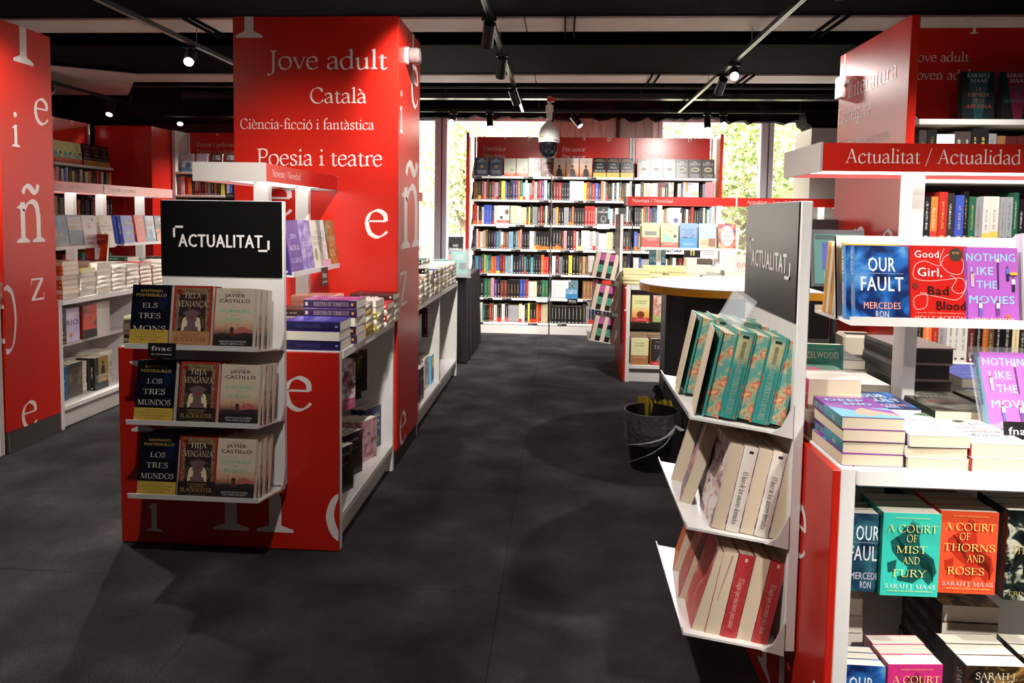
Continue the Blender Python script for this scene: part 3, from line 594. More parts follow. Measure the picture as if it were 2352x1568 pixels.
# ================================================================== DISPLAY TABLES (gondolas), ENDCAPS, BOOKCASES
EDGE = M((222, 218, 214), .35)
INNER = M((205, 200, 196), .5)
LED = emis((255, 252, 246), 9.0)
def gondola(label, loc, rz, L, canopy=None, post_at=(.20,), far_panel=True, slant=None, led=0.0, posts=2, bays=1, shelves=True):
    """double sided display table: local y runs along it from the red end panel, +x is the side with lettering"""
    t = thing('display_table', label, 'display table', loc, rz)
    ep = MB().bbox(-.47, 0, .004, .47, .018, .838, RED, .002).build('end_panel', t)
    MB().bbox(-.47, .018, 0, .47, .052, .842, WHITE, .002).build('end_frame', t)
    if far_panel: MB().bbox(-.47, L - .035, 0, .47, L, .842, WHITE, .002).build('end_frame', t)
    MB().bbox(-.475, .052, .802, .475, L - .035, .842, WHITE, .004).build('table_top', t)
    MB().box(-.01, .052, .12, .01, L - .035, .802, INNER).build('centre_panel', t)
    MB().box(-.43, .052, 0, .43, L - .035, .118, WHITE2).build('plinth', t)
    n = bays; step = (L - .087) / n
    for k in range(n):
        y0 = .052 + k * step; y1 = y0 + step
        if k: MB().bbox(-.465, y0 - .012, .118, .465, y0 + .012, .802, WHITE, .002).build('divider', t); y0 += .012
        if k < n - 1: y1 -= .012
        MB().bbox(-.47, y0, .118, .47, y1, .150, WHITE, .003).build('shelf', t)
        for s in (-1, 1): MB().bbox(min(s * .012, s * .34), y0, .50, max(s * .012, s * .34), y1, .525, WHITE, .003).build('shelf', t)
    if canopy:
        c0, c1 = canopy
        cp = MB().bbox(-.150, c0, 1.552, .150, c1, 1.610, WHITE, .002).build('canopy', t)
        MB().box(.150, c0 + .002, 1.538, .156, c1, 1.612, RED).box(-.156, c0 + .002, 1.538, -.150, c1, 1.612, RED).build('red_fascia', cp)
        MB().box(-.156, c0 - .004, 1.536, .156, c0 + .002, 1.614, M((176, 168, 162), .5)).build('end_cap', cp); MB().box(-.156, c1, 1.536, .156, c1 + .005, 1.614, M((176, 168, 162), .5)).build('end_cap', cp)
        if led: MB().box(.02, c0 + .03, 1.548, .12, c1 - .02, 1.552, emis((255, 252, 246), led)).box(-.12, c0 + .03, 1.548, -.02, c1 - .02, 1.552, emis((255, 252, 246), led)).build('light_strip', cp)
        for p in post_at: MB().bbox(-.0, p, .842, .070, p + .035, 1.552, WHITE, .002).build('post', t)
    for (a, b, sides) in (slant or ()):
        for s in sides:
            q = lambda x: s * x
            MB().prism([(q(.148), 1.368), (q(.156), 1.368), (q(.190), 1.158), (q(.270), 1.152), (q(.270), 1.166), (q(.276), 1.166), (q(.276), 1.144), (q(.18), 1.148), (q(.148), 1.35)], 1, a, b, WHITE).build('slanted_shelf', t)
            MB().prism([(q(.148), 1.366), (q(.156), 1.366), (q(.192), 1.149), (q(.165), 1.149)], 1, a, a + .004, WHITE).build('side_wing', t)
            MB().prism([(q(.148), 1.366), (q(.156), 1.366), (q(.192), 1.149), (q(.165), 1.149)], 1, b - .004, b, WHITE).build('side_wing', t)
    return t, ep
def fascia_text(t, lines):
    mb = MB(); S = rside(.1566)
    for s, y, w in lines: put_text(mb, s, LETTER, S, y, 1.562, .030, w, 'serif', 'l')
    mb.build('fascia_lettering', t)
def end_letters(ep, items):
    mb = MB()
    for s, x, y, cap, kx in items: big(mb, s, LETTER, front(-.0006), x, y, cap, (-.47, .004, .47, .838), kx)
    mb.build('lettering', ep)

PLUM = 0
g1, e1 = gondola('white book table with the nearest red end panel, left of the aisle', (-1.368, 2.858, 0), 0, 1.0, (.04, .995), (.27, .775), slant=((.02, .64, (1,)),), led=3)
fascia_text(g1, [('Novetat / Novedad', .10, .33)])
end_letters(e1, [('e', .235, .60, .20, 1.0), ('i', -.36, .055, .19, 1.0), ('n', -.065, .075, .34, 1.3), ('o', .41, .055, .31, 1.0), ('I', -.43, .483, .30, 1)])
g2, e2 = gondola('white book table behind the central red column', (-1.368, 4.46, 0), 0, 1.82, (.02, 1.80), (.35, 1.3), slant=((.25, 1.1, (1,)),), led=3, bays=2)
g3, e3 = gondola('long white book table beside the left red column, under a red lettered canopy', (-3.632, 4.30, 0), 0, 1.96, (.02, 1.94), (.20, .75, 1.10, 1.62), slant=((.12, .93, (1,)), (1.03, 1.86, (1,))), led=3, bays=2)
fascia_text(g3, [('Actualitat / Actualidad', .33, .42), ('Novetat / Novedad', 1.04, .34)]); MB().box(.1562, .975, 1.536, .159, .992, 1.613, WHITE).build('fascia_joint', g3)
g4, e4 = gondola('white book table cut off by the left edge of the picture', (-3.632, 2.88, 0), 0, .97, None)
g5, e5 = gondola('white book table with red end panel in the right foreground', (.632, 2.124, 0), -PI / 2, 2.3, (.055, 2.2), (.33, 1.55), slant=((.10, 2.1, (1,)),), led=6, bays=2)
MB().prism([(.020, 1.166), (.026, 1.166), (.026, 1.152), (.170, 1.152), (.170, 1.144), (.020, 1.144)], 1, .10, 1.2, WHITE).build('rear_shelf', g5)
fascia_text(g5, []); mb = MB(); put_text(mb, 'Actualitat / Actualidad', LETTER, rside(.1566), .115, 1.560, .036, .445, 'serif', 'l'); mb.build('fascia_lettering', g5)
end_letters(e5, [('e', .222, .545, .19, .8), ('n', -.05, .06, .34, 1.1), ('i', .38, .10, .2, 1.0)])
g6, e6 = gondola('white book table beyond the round counter, with a red end panel toward the aisle', (.56, 6.67, 0), -PI / 2, 1.96, (.03, 1.93), (.32, .85, 1.25, 1.75), slant=((.15, 1.0, (1,)),), led=8, bays=2)
fascia_text(g6, [('Novetat / Novedad', .075, .36), ('Actualitat / Actualidad', 1.08, .42)]); MB().box(.1562, .985, 1.536, .159, 1.0, 1.613, WHITE).build('fascia_joint', g6)
mb = MB(); big(mb, 'l', LETTER, rside(.4706), -.01, .62, .2, (0, 0, .05, .84)); mb.build('edge_lettering', g6)

def endcap(label, loc, rz, sign=True, lips=(.90, .61, .325)):
    t = thing('endcap_display', label, 'display stand', loc, rz)
    MB().bbox(-.255, -.032, .285, .255, -.003, 1.455, WHITE, .003).build('back_board', t)
    if sign:
        sg = MB().bbox(-.2545, -.036, 1.146, .250, -.0325, 1.453, M((15, 15, 15), .34, .18), .001).build('sign_board', t)
        mb = MB(); F = front(-.0366); c = M((232, 226, 222), .4)
        put_text(mb, 'ACTUALITAT', c, F, -.003, 1.266, .056, .352, 'heavy')
        for x0, z0, x1, z1 in ((-.203, 1.342, -.160, 1.351), (-.203, 1.304, -.1935, 1.351), (.152, 1.250, .1995, 1.259), (.190, 1.250, .1995, 1.296)):
            mb.face([F(x0, z0), F(x1, z0), F(x1, z1), F(x0, z1)], c)
        mb.build('sign_lettering', sg)
    for z in lips:
        s = MB().prism([(-.036, z - .040), (-.036, z - .046), (-.292, z - .008), (-.297, z + .012), (-.293, z + .012), (-.288, z - .002)], 0, -.255, .255, WHITE).build('shelf', t)
        MB().prism([(-.032, z - .05), (-.032, z + .04), (-.060, z - .02), (-.09, z - .038)], 0, .2552, .2582, WHITE2).build('bracket', s); MB().prism([(-.032, z - .05), (-.032, z + .04), (-.060, z - .02), (-.09, z - .038)], 0, -.2582, -.2552, WHITE2).build('bracket', s)
        MB().box(.05, -.034, z + .245, .14, -.0318, z + .249, BLACK).build('slot', t)
    return t
d1 = endcap('white three shelf display with a black ACTUALITAT sign, on the left red end panel', (-1.368, 2.858, 0), 0)
d2 = endcap('white three shelf display with an ACTUALITAT sign seen edge on, right foreground', (.632, 2.10, 0), -PI / 2)
d3 = endcap('small three shelf display seen side on at the far red end panel', (.56, 6.70, 0), -PI / 2)
d4 = endcap('white display board seen from behind at the far end of the second left table', (-1.368, 6.282, 0), PI, lips=(.9,))



SHELVES = (.137, .436, .730, 1.030, 1.327, 1.626, 1.905)
def bookcase(label, loc, rz, w, head, left=True, right=True, hc=.052, hx=.115, tags=()):
    t = thing('bookcase', label, 'bookcase', loc, rz)
    MB().box(.012, .31, .12, w - .012, .325, 1.93, M((96, 90, 86), .6)).build('back_panel', t)
    hp = MB().bbox(.035, .285, 1.93, w - .035, .297, 2.405, RED, .002).build('header_panel', t)
    mb = MB()
    for k, s in enumerate(head): put_text(mb, s, LETTER, front(.2844), hx, 2.235 - k * .09, hc, None, 'serif', 'l')
    for ch, x, z, cap in (('I', .36, 2.375, .12), ('B', .66, 2.362, .07), ('I', .86, 1.99, .12), ('t', .40, 2.06, .09)): big(mb, ch, M((214, 110, 100), .4) if ch == 't' else LETTER, front(.2844), x, z, cap, (.035, 1.93, w - .035, 2.403))
    mb.build('lettering', hp)
    for x in (.0, w - .03):
        MB().box(x + .003, .275, .12, x + .027, .30, 2.40, WHITE2).build('upright', t)
        mb = MB()
        for k in range(14): mb.box(x + .011, .274, 1.95 + k * .032, x + .019, .2755, 1.965 + k * .032, BLACK)
        o = mb.build('slots', t); o['kind'] = 'stuff'
    pl = MB().bbox(.004, .0, 0, w - .004, .30, .105, WHITE2, .002).build('plinth', t)
    for k, z in enumerate(SHELVES):
        s = MB().bbox(.004, .0, z - .028, w - .004, .31, z, WHITE, .003).build('shelf', t)
        if k >= 1:
            for q in (0, 1): MB().prism([(.02, z), (.30, z), (.30, z + .18), (.26, z + .18)], 0, (.004 if q == 0 else w - .007), (.007 if q == 0 else w - .004), WHITE2).build('bracket', s)
        for x in tags[k] if k < len(tags) else ():
            MB().box(x, -.003, z - .025, x + .11, -.0005, z - .003, M((34, 32, 34), .4)).box(x + .01, -.0035, z - .017, x + .05, -.003, z - .011, M((190, 186, 180), .5)).build('shelf_label', s)
    if left: MB().bbox(-.055, -.03, .0, -.02, .33, 2.42, RED, .003).build('side_panel', t)
    if right: MB().bbox(w + .02, -.03, 0, w + .055, .33, 2.42, RED, .003).build('side_panel', t)
    return t
TG = [(.06, .72), (.17, .40, .85), (.1,), (.02, .50, .82), (.55, .78), (.83,), (.02, .64)]
B1 = bookcase('left bay of the far bookcase, header lettered Històrica', (-1.09, 8.66, 0), 0, .97, ('Històrica', 'Histórica'), True, False, tags=TG)
B2 = bookcase('middle bay of the far bookcase, header lettered Per autor', (-.115, 8.66, 0), 0, .97, ('Per autor', 'Por autor'), False, False, tags=[(.1,), (.4,), (.02,), (.12, .28), (.39,), (.27, .41), (.02, .42)])
B3 = bookcase('right bay of the far bookcase, header lettered Històrica, against the window', (.86, 8.66, 0), 0, .97, ('Històrica', 'Histórica'), False, True, tags=[(), (), (), (), (), (.55,)])
B4 = bookcase('dark right hand bookcase bay with fantasy novels, header ending adult and adulto', (1.70, 3.60, 0), 0, .97, ('Jove adult', 'Joven adulto'), False, False, .047, .09, tags=[(), (), (), (), (.05, .3, .5, .7)])
B5 = bookcase('second right hand bookcase bay at the picture edge', (2.675, 3.60, 0), 0, .97, ('Romàntica', 'Romántica'), False, False)
B6 = bookcase('left wall bookcase bay nearer the viewer, header lettered Per autor', (-5.10, 5.98, 0), PI / 2, .97, ('Per autor', 'Por autor'), False, False)
B7 = bookcase('left wall bookcase bay next to the red corner panels', (-5.10, 6.96, 0), PI / 2, .97, ('Per autor', 'Por autor'), False, False)
B8 = bookcase('back left bookcase bay, header lettered Terror i policíaca', (-4.66, 8.45, 0), 0, .97, ('Terror i policíaca', 'Terror y policíaca'), False, False)
B9 = bookcase('back left bookcase bay half hidden by the central red column', (-3.68, 8.45, 0), 0, .97, ('Juvenil', 'Juvenil'), False, False)
MB().box(-.04, .0, .1, -.002, .3, 2.4, M((224, 220, 216), .4)).build('side_panel', B8)

# ---- round ended counter
t = thing('service_counter', 'round ended service counter with white top, yellow edge and dark base', 'counter', (.90, 4.14, 0))
YE = M((224, 150, 20), .4); TOP = M((232, 230, 238), .25)
def capsule(r, x1, n=24): return [(r * math.cos(PI / 2 + PI * k / n), r * math.sin(PI / 2 + PI * k / n)) for k in range(n + 1)] + [(x1, -r), (x1, r)]
MB().prism(capsule(.440, .44), 2, 1.008, 1.046, YE).build('yellow_edge', t)
MB().prism(capsule(.441, .441), 2, 1.046, 1.050, TOP).build('counter_top', t)
DG = M((52, 51, 54), .5, noise=.05); DG2 = M((40, 40, 42), .5)
MB().bbox(-.27, .13, 0, -.155, .33, 1.008, DG, .003).build('leg_panel', t)
MB().bbox(-.152, .16, 0, .42, .30, 1.008, DG2, .003).build('cabinet', t)
t = thing('price_leaflet', 'printed leaflet lying on the white counter top', 'leaflet', (1.02, 3.86, 1.0505), .1)
MB().box(-.16, -.05, 0, .16, .06, .002, M((214, 214, 220), .3)).build('sheet', t)
MB().box(-.09, -.03, .002, .02, .045, .0025, M((150, 150, 120), .4)).box(.03, -.03, .002, .13, .045, .0025, M((196, 160, 130), .4)).build('print', t)
t = thing('barcode_scanner', 'small black and grey barcode scanner lying on the counter beside the sign', 'scanner', (1.155, 3.98, 1.0505), .5)
MB().bbox(-.06, -.03, 0, .05, .03, .035, M((40, 40, 44), .35), .012).build('body', t); MB().tube((.03, 0, .03), (.11, .02, .045), .016, M((120, 122, 126), .3), 12).build('handle', t)
# ---- bin
t = thing('waste_bin', 'black waste bin with a knotted clear liner beside the counter', 'bin', (.53, 4.06, 0))
BK = M((16, 16, 17), .4)
MB().lathe([(.105, 0), (.145, .315), (.150, .32), (.150, .33), (.143, .33), (.100, .012), (.001, .012)], BK, n=40).build('bin_body', t, True)
LN = bpy.data.materials.new('bin_liner'); LN.use_nodes = True; nt = LN.node_tree; b = nt.nodes['Principled BSDF']
b.inputs['Base Color'].default_value = (.75, .78, .8, 1); b.inputs['Roughness'].default_value = .18; b.inputs['Alpha'].default_value = .08
wv = nt.nodes.new('ShaderNodeTexWave'); wv.inputs['Scale'].default_value = 14; wv.inputs['Distortion'].default_value = 5; tc = nt.nodes.new('ShaderNodeTexCoord'); mp = nt.nodes.new('ShaderNodeMapping'); mp.inputs['Scale'].default_value = (.5, .5, 2.5)
nt.links.new(tc.outputs['Object'], mp.inputs[0]); nt.links.new(mp.outputs[0], wv.inputs['Vector']); bp = nt.nodes.new('ShaderNodeBump'); bp.inputs['Strength'].default_value = .9; bp.inputs['Distance'].default_value = .01
nt.links.new(wv.outputs[0], bp.inputs['Height']); nt.links.new(bp.outputs[0], b.inputs['Normal'])
mb = MB(); n = 48; rings = ((.140, .22), (.152, .335), (.156, .33), (.150, .27), (.1455, .17)); rr = random.Random(3)
for i, (r, z) in enumerate(rings):
    for k in range(n):
        a = 2 * PI * k / n; f = max(0, math.cos(a + .55)) ** 6
        zz = z + (.0 if i < 3 else .045 * f * (i - 2)) + rr.uniform(-.002, .002) - (.015 * math.cos(a * 1 + 2) if i == 4 else 0)
        mb.v.append(((r + rr.uniform(-.0012, .0012)) * math.cos(a), (r + rr.uniform(-.0012, .0012)) * math.sin(a), zz))
mi = mb.m(LN)
for i in range(4):
    for k in range(n): mb.f.append((i * n + k, i * n + (k + 1) % n, (i + 1) * n + (k + 1) % n, (i + 1) * n + k)); mb.mi.append(mi)
lo = mb.build('clear_liner', t, True)
LW = M((214, 216, 218), .2, .6)
a = -.55; kx, ky = .153 * math.cos(a), .153 * math.sin(a)
mb = MB().tube((kx * .98, ky * .98, .262), (kx * 1.18, ky * 1.3, .250), .007, LW, 8, .011).tube((kx * 1.18, ky * 1.3, .250), (kx * 1.32, ky * 1.5, .252), .011, LW, 8, .003)
for j in range(17):                       # gathers of plastic running to the knot
    th = a - .10 - .13 * j; z = .27 - .055 * math.sin(j * .9) - .012 * j if j % 2 else .235 - .006 * j
    p = [(.151 * math.cos(a + (th - a) * q), .151 * math.sin(a + (th - a) * q), .262 + (z - .262) * q ** .7 + .004 * math.sin(9 * q)) for q in (0, .25, .5, .75, 1)]
    for u, v in zip(p[:-1], p[1:]): mb.tube(u, v, .0011, LW, 4)
mb.build('liner_knot', t, True)
# ---- crumpled yellow envelopes behind the bin
rr = random.Random(11)
EY = M((208, 176, 40), .55, noise=.1, nscale=30)
for k in range(6):
    x = .495 + k * .030; t = thing('padded_envelope', ('flat yellow envelope at the left of the bundle behind the bin', 'second yellow envelope of the bundle behind the bin', 'crumpled yellow envelope mid bundle behind the bin', 'yellow envelope with white edge behind the bin', 'tall yellow envelope near the right of the bundle behind the bin', 'folded yellow envelope at the right end of the bundle behind the bin')[k], 'envelope', (x, 4.25 + k * .006, 0), rr.uniform(-1.25, -1.0))
    h = .365 - .008 * k + rr.uniform(-.01, .02); tl = rr.uniform(-.02, .02)
    MB().prism([(-.05, 0), (.06, 0), (.065 + tl, h * .9), (.04 + tl, h), (-.04 + tl, h - .02)], 1, -.006, .006, EY).build('envelope_body', t)
    if k in (1, 3, 4): MB().prism([(-.045, .02), (.05, .02), (.05 + tl, h * .86), (-.035 + tl, h * .95)], 1, -.010, -.0075, M((226, 222, 206), .6)).build('letter', t)
# ---- dark oval item behind the bin
t = thing('bin_lid', 'dark oval lid standing on edge between bin and counter', 'lid', (.585, 4.262, 0))
MB().lathe([(.02, -.02), (.06, -.018), (.075, 0), (.06, .018), (.02, .02)], M((28, 34, 40), .3), n=24, M4=Matrix.Translation((0, 0, .30)) @ Matrix.Rotation(.9, 4, 'Z') @ Matrix.Rotation(PI / 2, 4, 'X') @ Matrix.Diagonal((1, 1.7, 1, 1))).build('shell', t, True); MB().box(-.03, -.008, 0, .03, .008, .20, M((24, 26, 30), .5)).build('foot', t)

# ---- service desk equipment behind the right foreground table
t = thing('checkout_desk', 'dark checkout desk between the round counter and the red sign panel', 'desk', (1.36, 3.95, 0))
MB().bbox(0, -.25, 0, .255, .75, .70, M((30, 28, 28), .5), .004).build('cabinet', t)
MB().box(-.01, -.26, .70, .262, .76, .72, M((60, 54, 52), .4)).build('desk_top', t)
MB().tube((.09, -.248, .62), (.09, -.262, .62), .02, STEEL, 14).build('lock', t)
t = thing('touch_screen', 'tilted touch screen monitor of the checkout with a blue and teal display', 'monitor', (1.475, 3.92, 1.05), -.12)
T4 = Matrix.Translation((0, 0, .16)) @ Matrix.Rotation(-.25, 4, 'X')
def xb(x0, y0, z0, x1, y1, z1, m, T=T4, mb=None):
    mb = mb or MB(); n = len(mb.v); mb.box(x0, y0, z0, x1, y1, z1, m); mb.v[n:] = [tuple(T @ Vector(p)) for p in mb.v[n:]]; return mb
xb(-.13, .0, -.15, .13, .03, .16, M((52, 50, 48), .4)).build('casing', t)
mb = xb(-.12, -.001, -.135, .12, .0005, .135, emis((84, 140, 128), .9)); xb(-.08, -.002, -.06, .03, -.001, .09, emis((70, 84, 170), .9), mb=mb); xb(-.115, -.002, .105, .115, -.001, .13, emis((60, 96, 88), .6), mb=mb); xb(.085, -.002, .06, .11, -.001, .12, emis((30, 40, 110), .7), mb=mb)
for k in range(4):
    for j in range(3): xb(-.07 + k * .055, -.002, -.125 + j * .018, -.02 + k * .055, -.001, -.111 + j * .018, emis((150, 200, 184), .8), mb=mb)
mb.build('screen', t)
MB().box(-.06, -.02, -.33, .06, .09, -.315, M((40, 38, 38), .4)).tube((0, .03, -.32), (0, .03, .12), .02, M((40, 38, 38), .4)).build('stand', t)
t = thing('receipt_printer', 'small beige printer on the checkout desk', 'printer', (1.53, 3.80, .721), -.1)
MB().bbox(-.07, -.06, 0, .09, .10, .11, M((206, 196, 176), .5), .012).build('body', t); MB().box(-.05, -.03, .11, .07, .02, .113, M((50, 48, 46), .5)).build('paper_slot', t)
t = thing('cardboard_tray', 'dark flat box on top of the checkout screen shelf', 'box', (1.47, 4.40, .721))
MB().box(-.08, -.08, 0, .12, .10, .58, M((26, 22, 22), .5)).build('carton', t); MB().bbox(-.10, -.10, .58, .14, .12, .70, M((32, 22, 24), .5), .003).build('lid', t)

# ---- black draped table behind the second left table
t = thing('draped_table', 'low table under a black cloth beyond the table behind the central column', 'table', (-1.27, 7.35, 0))
pts = []
CL = M((16, 15, 16), .8, noise=.2, nscale=8)
mb = MB().bbox(-.38, -.55, .80, .38, .62, .835, CL, .008)
n = 64; P = []
for k in range(n):
    u = k / n * 4; sd = int(u); f = u - sd; w_ = .010 * math.sin(k * 1.7) + .006 * math.sin(k * 3.1)
    c = ((-.38, -.55), (.38, -.55), (.38, .62), (-.38, .62)); a_, b_2 = c[sd], c[(sd + 1) % 4]
    x, y = a_[0] + (b_2[0] - a_[0]) * f, a_[1] + (b_2[1] - a_[1]) * f; s_ = 1.03 + w_ * 2
    P.append(((x, y, .82), (x * s_ + .004, y * s_, .012)))
for k in range(n): mb.face([P[k][0], P[(k + 1) % n][0], P[(k + 1) % n][1], P[k][1]], CL)
mb.build('cloth', t)
for sx in (-1, 1):
    for sy in (-.5, .57): MB().tube((sx * .33, sy, 0), (sx * .33, sy, .80), .015, STEEL, 8).build('leg', t)
# ================================================================== BOOKS: designs
def grad(name, stops, h):
    """printed colour running up the cover"""
    if name in MATS: return MATS[name]
    m = bpy.data.materials.new(name); m.use_nodes = True; nt = m.node_tree; b = nt.nodes['Principled BSDF']
    tc = nt.nodes.new('ShaderNodeTexCoord'); sp = nt.nodes.new('ShaderNodeSeparateXYZ'); mp = nt.nodes.new('ShaderNodeMapRange'); mp.inputs[2].default_value = h
    r = nt.nodes.new('ShaderNodeValToRGB'); e = r.color_ramp.elements
    while len(e) < len(stops): e.new(.5)
    for k, (p, c) in enumerate(stops): e[k].position = p; e[k].color = (*lin(c), 1)
    nt.links.new(tc.outputs['Object'], sp.inputs[0]); nt.links.new(sp.outputs[2], mp.inputs[0]); nt.links.new(mp.outputs[0], r.inputs[0]); nt.links.new(r.outputs[0], b.inputs['Base Color'])
    b.inputs['Roughness'].default_value = .3; MATS[name] = m; return m
def cm(c): return M(c, .42) if isinstance(c, tuple) else c
DES = {}
def D(name, w, h, t, cov, spine=None, pages=None, hard=False, band=None, P=(), SP=(), fore=None):
    DES[name] = dict(w=w, h=h, t=t, cov=cm(cov), spine=cm(spine or cov), pages=pages or PAGES, hard=hard, band=band, P=P, SP=SP, fore=fore, me=None)
def _meshes(name):
    d = DES[name]
    if d['me']: return d['me']
    w, h, t = d['w'], d['h'], d['t']; W2 = w / 2; b = .0028 if d['hard'] else .0009; i = .004 if d['hard'] else .0006
    c = MB().box(-W2, 0, 0, W2, b, h, d['cov']).box(-W2, t - b, 0, W2, t, h, d['cov'])
    c.prism([(-W2, b), (-W2 - .0012, b + t * .15), (-W2 - .0018, t / 2), (-W2 - .0012, t - b - t * .15), (-W2, t - b), (-W2 + b, t - b), (-W2 + b, b)], 2, 0, h, d['spine'])
    p = MB(); a = (-W2 + b, b, i, W2 - i, t - b, h - i); p.box(*a, d['pages'])
    if d['fore']: p.box(W2 - i, b, i, W2 - i + .0004, t - b, h - i, d['fore'])
    pr = MB(); n = 0
    def FR(u, v, q=0): return (u, -.00025 - n * .00017 - q, v)
    for e in d['P']:
        n += 1; k = e[0]
        if k == 'T':
            _, s, cx, y, cap, wd, col, font = e; put_text(pr, s, M(col, .35), lambda u, v, q=0: FR(u, v, q), cx * w - W2, y * h, cap * h, wd * w if wd else None, font)
        elif k == 'R':
            x0, y0, x1, y1 = [e[1] * w - W2, e[2] * h, e[3] * w - W2, e[4] * h]; pr.face([FR(x0, y0), FR(x1, y0), FR(x1, y1), FR(x0, y1)], cm(e[5]))
        elif k == 'E':
            pr.face([FR(e[1] * w - W2 + e[3] * w * math.cos(a_ * PI / 12), e[2] * h + e[4] * w * math.sin(a_ * PI / 12)) for a_ in range(24)], cm(e[5]))
        elif k == 'P': pr.face([FR(x * w - W2, y * h) for x, y in e[1]], cm(e[2]))
        elif k == 'L':                                       # thick line through points
            G = ([], []); _stroke(G, _cr([(x * w - W2, y * h) for x, y in e[1]], 6), e[2] * w)
            for f in G[1]: pr.face([FR(*G[0][v]) for v in f], cm(e[3]))
        elif k == 'B':                                       # rows of small print too fine to read
            _, cx, y, wd, rows, col = e; rr = random.Random(int(y * 1000))
            for r in range(rows):
                L = wd * rr.uniform(.6, 1); x = cx - L / 2
                while x < cx + L / 2:
                    q = rr.uniform(.03, .09); y0 = (y - r * .028) * h; pr.face([FR(x * w - W2, y0), FR((x + q) * w - W2, y0), FR((x + q) * w - W2, y0 + .007 * h), FR(x * w - W2, y0 + .007 * h)], M(col, .4)); x += q + .018
    for e in d['SP']:
        if e[0] == 'D':                                      # spine title, reading downwards
            _, s, y, cap, wd, col, font = e; put_text(pr, s, M(col, .35), lambda u, v, q=0: (-W2 - .0022 - q, t / 2 - v, 2 * y * h - u), y * h, -cap * t / 2, cap * t, wd * h, font)
        elif e[0] == 'T':                                    # spine title, reading upwards
            _, s, y, cap, wd, col, font = e; put_text(pr, s, M(col, .35), lambda u, v, q=0: (-W2 - .0022 - q, t / 2 + v, u), y * h, -cap * t / 2, cap * t, wd * h, font)
        else:
            _, y0, y1, col, a0, a1 = e; pr.face([(-W2 - .0020, a0 * t, y0 * h), (-W2 - .0020, a1 * t, y0 * h), (-W2 - .0020, a1 * t, y1 * h), (-W2 - .0020, a0 * t, y1 * h)], cm(col))
    bd = None
    if d['band']:
        y0, y1, col = d['band']; y0 *= h; y1 *= h; e = .0004
        bd = MB().box(-W2 - .0022, -e * .5, y0, W2 + .0002, 0, y1, cm(col)).box(-W2 - .0022, t, y0, W2 + .0002, t + e * .5, y1, cm(col)).box(-W2 - .0026, 0, y0, -W2 - .0019, t, y1, cm(col))
    d['me'] = (c.mesh('cover'), p.mesh('pages'), pr.mesh('cover_print') if pr.v else None, bd.mesh('paper_band') if bd else None)
    return d['me']
I4 = Matrix.Identity(4)
def Tm(x, y, z): return Matrix.Translation((x, y, z))
def R(a, ax): return Matrix.Rotation(a, 4, ax)
NB = [0]
def book(des, mw, label, group=None, flip=False, name='book', prints=True):
    d = DES[des]; me = _meshes(des)
    if flip: mw = mw @ Tm(0, d['t'], 0) @ R(PI, 'Z')
    o = thing(name, label, 'book', mw=mw, group=group); NB[0] += 1
    obj('cover', me[0], o); obj('pages', me[1], o)
    if me[3]: obj('paper_band', me[3], o)
    if me[2] and prints: obj('cover_print', me[2], o)
    return o
def frame(t): return t.matrix_basis.copy() if t.parent is None else t.matrix_world
ORD = ['first', 'second', 'third', 'fourth', 'fifth', 'sixth', 'seventh', 'eighth', 'ninth', 'tenth', 'eleventh', 'twelfth', 'thirteenth', 'fourteenth', 'fifteenth', 'sixteenth']
def ordn(k):
    return ORD[k] if k < 16 else '%d%s' % (k + 1, {1: 'st', 2: 'nd', 3: 'rd'}.get((k + 1) % 10, 'th') if (k + 1) // 10 != 1 else 'th')
def lying(des, x, y, z, rz, label, group=None, up=True):
    """a book lying on its back cover, centred on x,y; rz 0 puts the spine toward -x, 90 toward -y"""
    d = DES[des]; h, t = d['h'], d['t']
    mw = Tm(x, y, z) @ R(math.radians(rz), 'Z') @ Tm(0, -h / 2, t) @ R(-PI / 2, 'X')
    return book(des, mw, label, group)
SG = {}
def stack(desc, x, y, z, items, grp, rs=0):
    """items: (design, rz) from the bottom up"""
    rr = random.Random(hash((round(x, 3), round(y, 3))) & 0xffff if False else int(abs(x) * 1000 + abs(y) * 7919) + rs)
    n = len(items)
    for k, (des, rz) in enumerate(items):
        pos = 'top' if k == n - 1 else ('bottom' if k == 0 else ordn(k))
        lab = ('only book of %s' % desc) if n == 1 else (('%s book of %s' % (pos, desc)) if pos in ('top', 'bottom') else '%s book from bottom, %s' % (pos, desc))
        lying(des, x + rr.uniform(-.004, .004), y + rr.uniform(-.004, .004), z, rz + rr.uniform(-1.6, 1.6), lab, grp); z += DES[des]['t'] + .0004
    return z
def pr_(des, rzs): return [(des, r) for r in rzs]

GOLD = (206, 172, 84); CREAM = (232, 214, 176)
NAVY = mnoise('navy_cover', [(0.35, (8, 9, 15)), (0.6, (13, 16, 31)), (0.8, (24, 30, 60))], 14, 5, .28)
def ltm(nm, l1, l2, l3, y3, b1, lines):
    D(nm, .152, .236, .036, NAVY, (24, 26, 48), hard=True, P=[('P', [(.70, .78), (.80, .90), (.90, .86), (.93, .74), (.86, .62), (.76, .60), (.68, .68)], M((20, 26, 56), .3)), ('T', 'SANTIAGO', .5, .885, .042, .58, GOLD, 'sans'), ('T', 'POSTEGUILLO', .5, .815, .046, .80, GOLD, 'sans'),
        ('T', l1, .48, .635, .075, .40, (226, 220, 206), 'serif'), ('T', l2, .48, .465, .082, .58, (226, 220, 206), 'serif'), ('T', l3, .5, y3, .082, .86, (226, 220, 206), 'serif'), ('R', 0, .015, 1, b1, (192, 158, 66))] +
        [('T', s, .5, b1 - .045 - k * .042, .018, wd, (70, 56, 24), 'sans') for k, (s, wd) in enumerate(lines)], SP=[('T', 'SANTIAGO POSTEGUILLO', .5, .4, .6, GOLD, 'sans')])
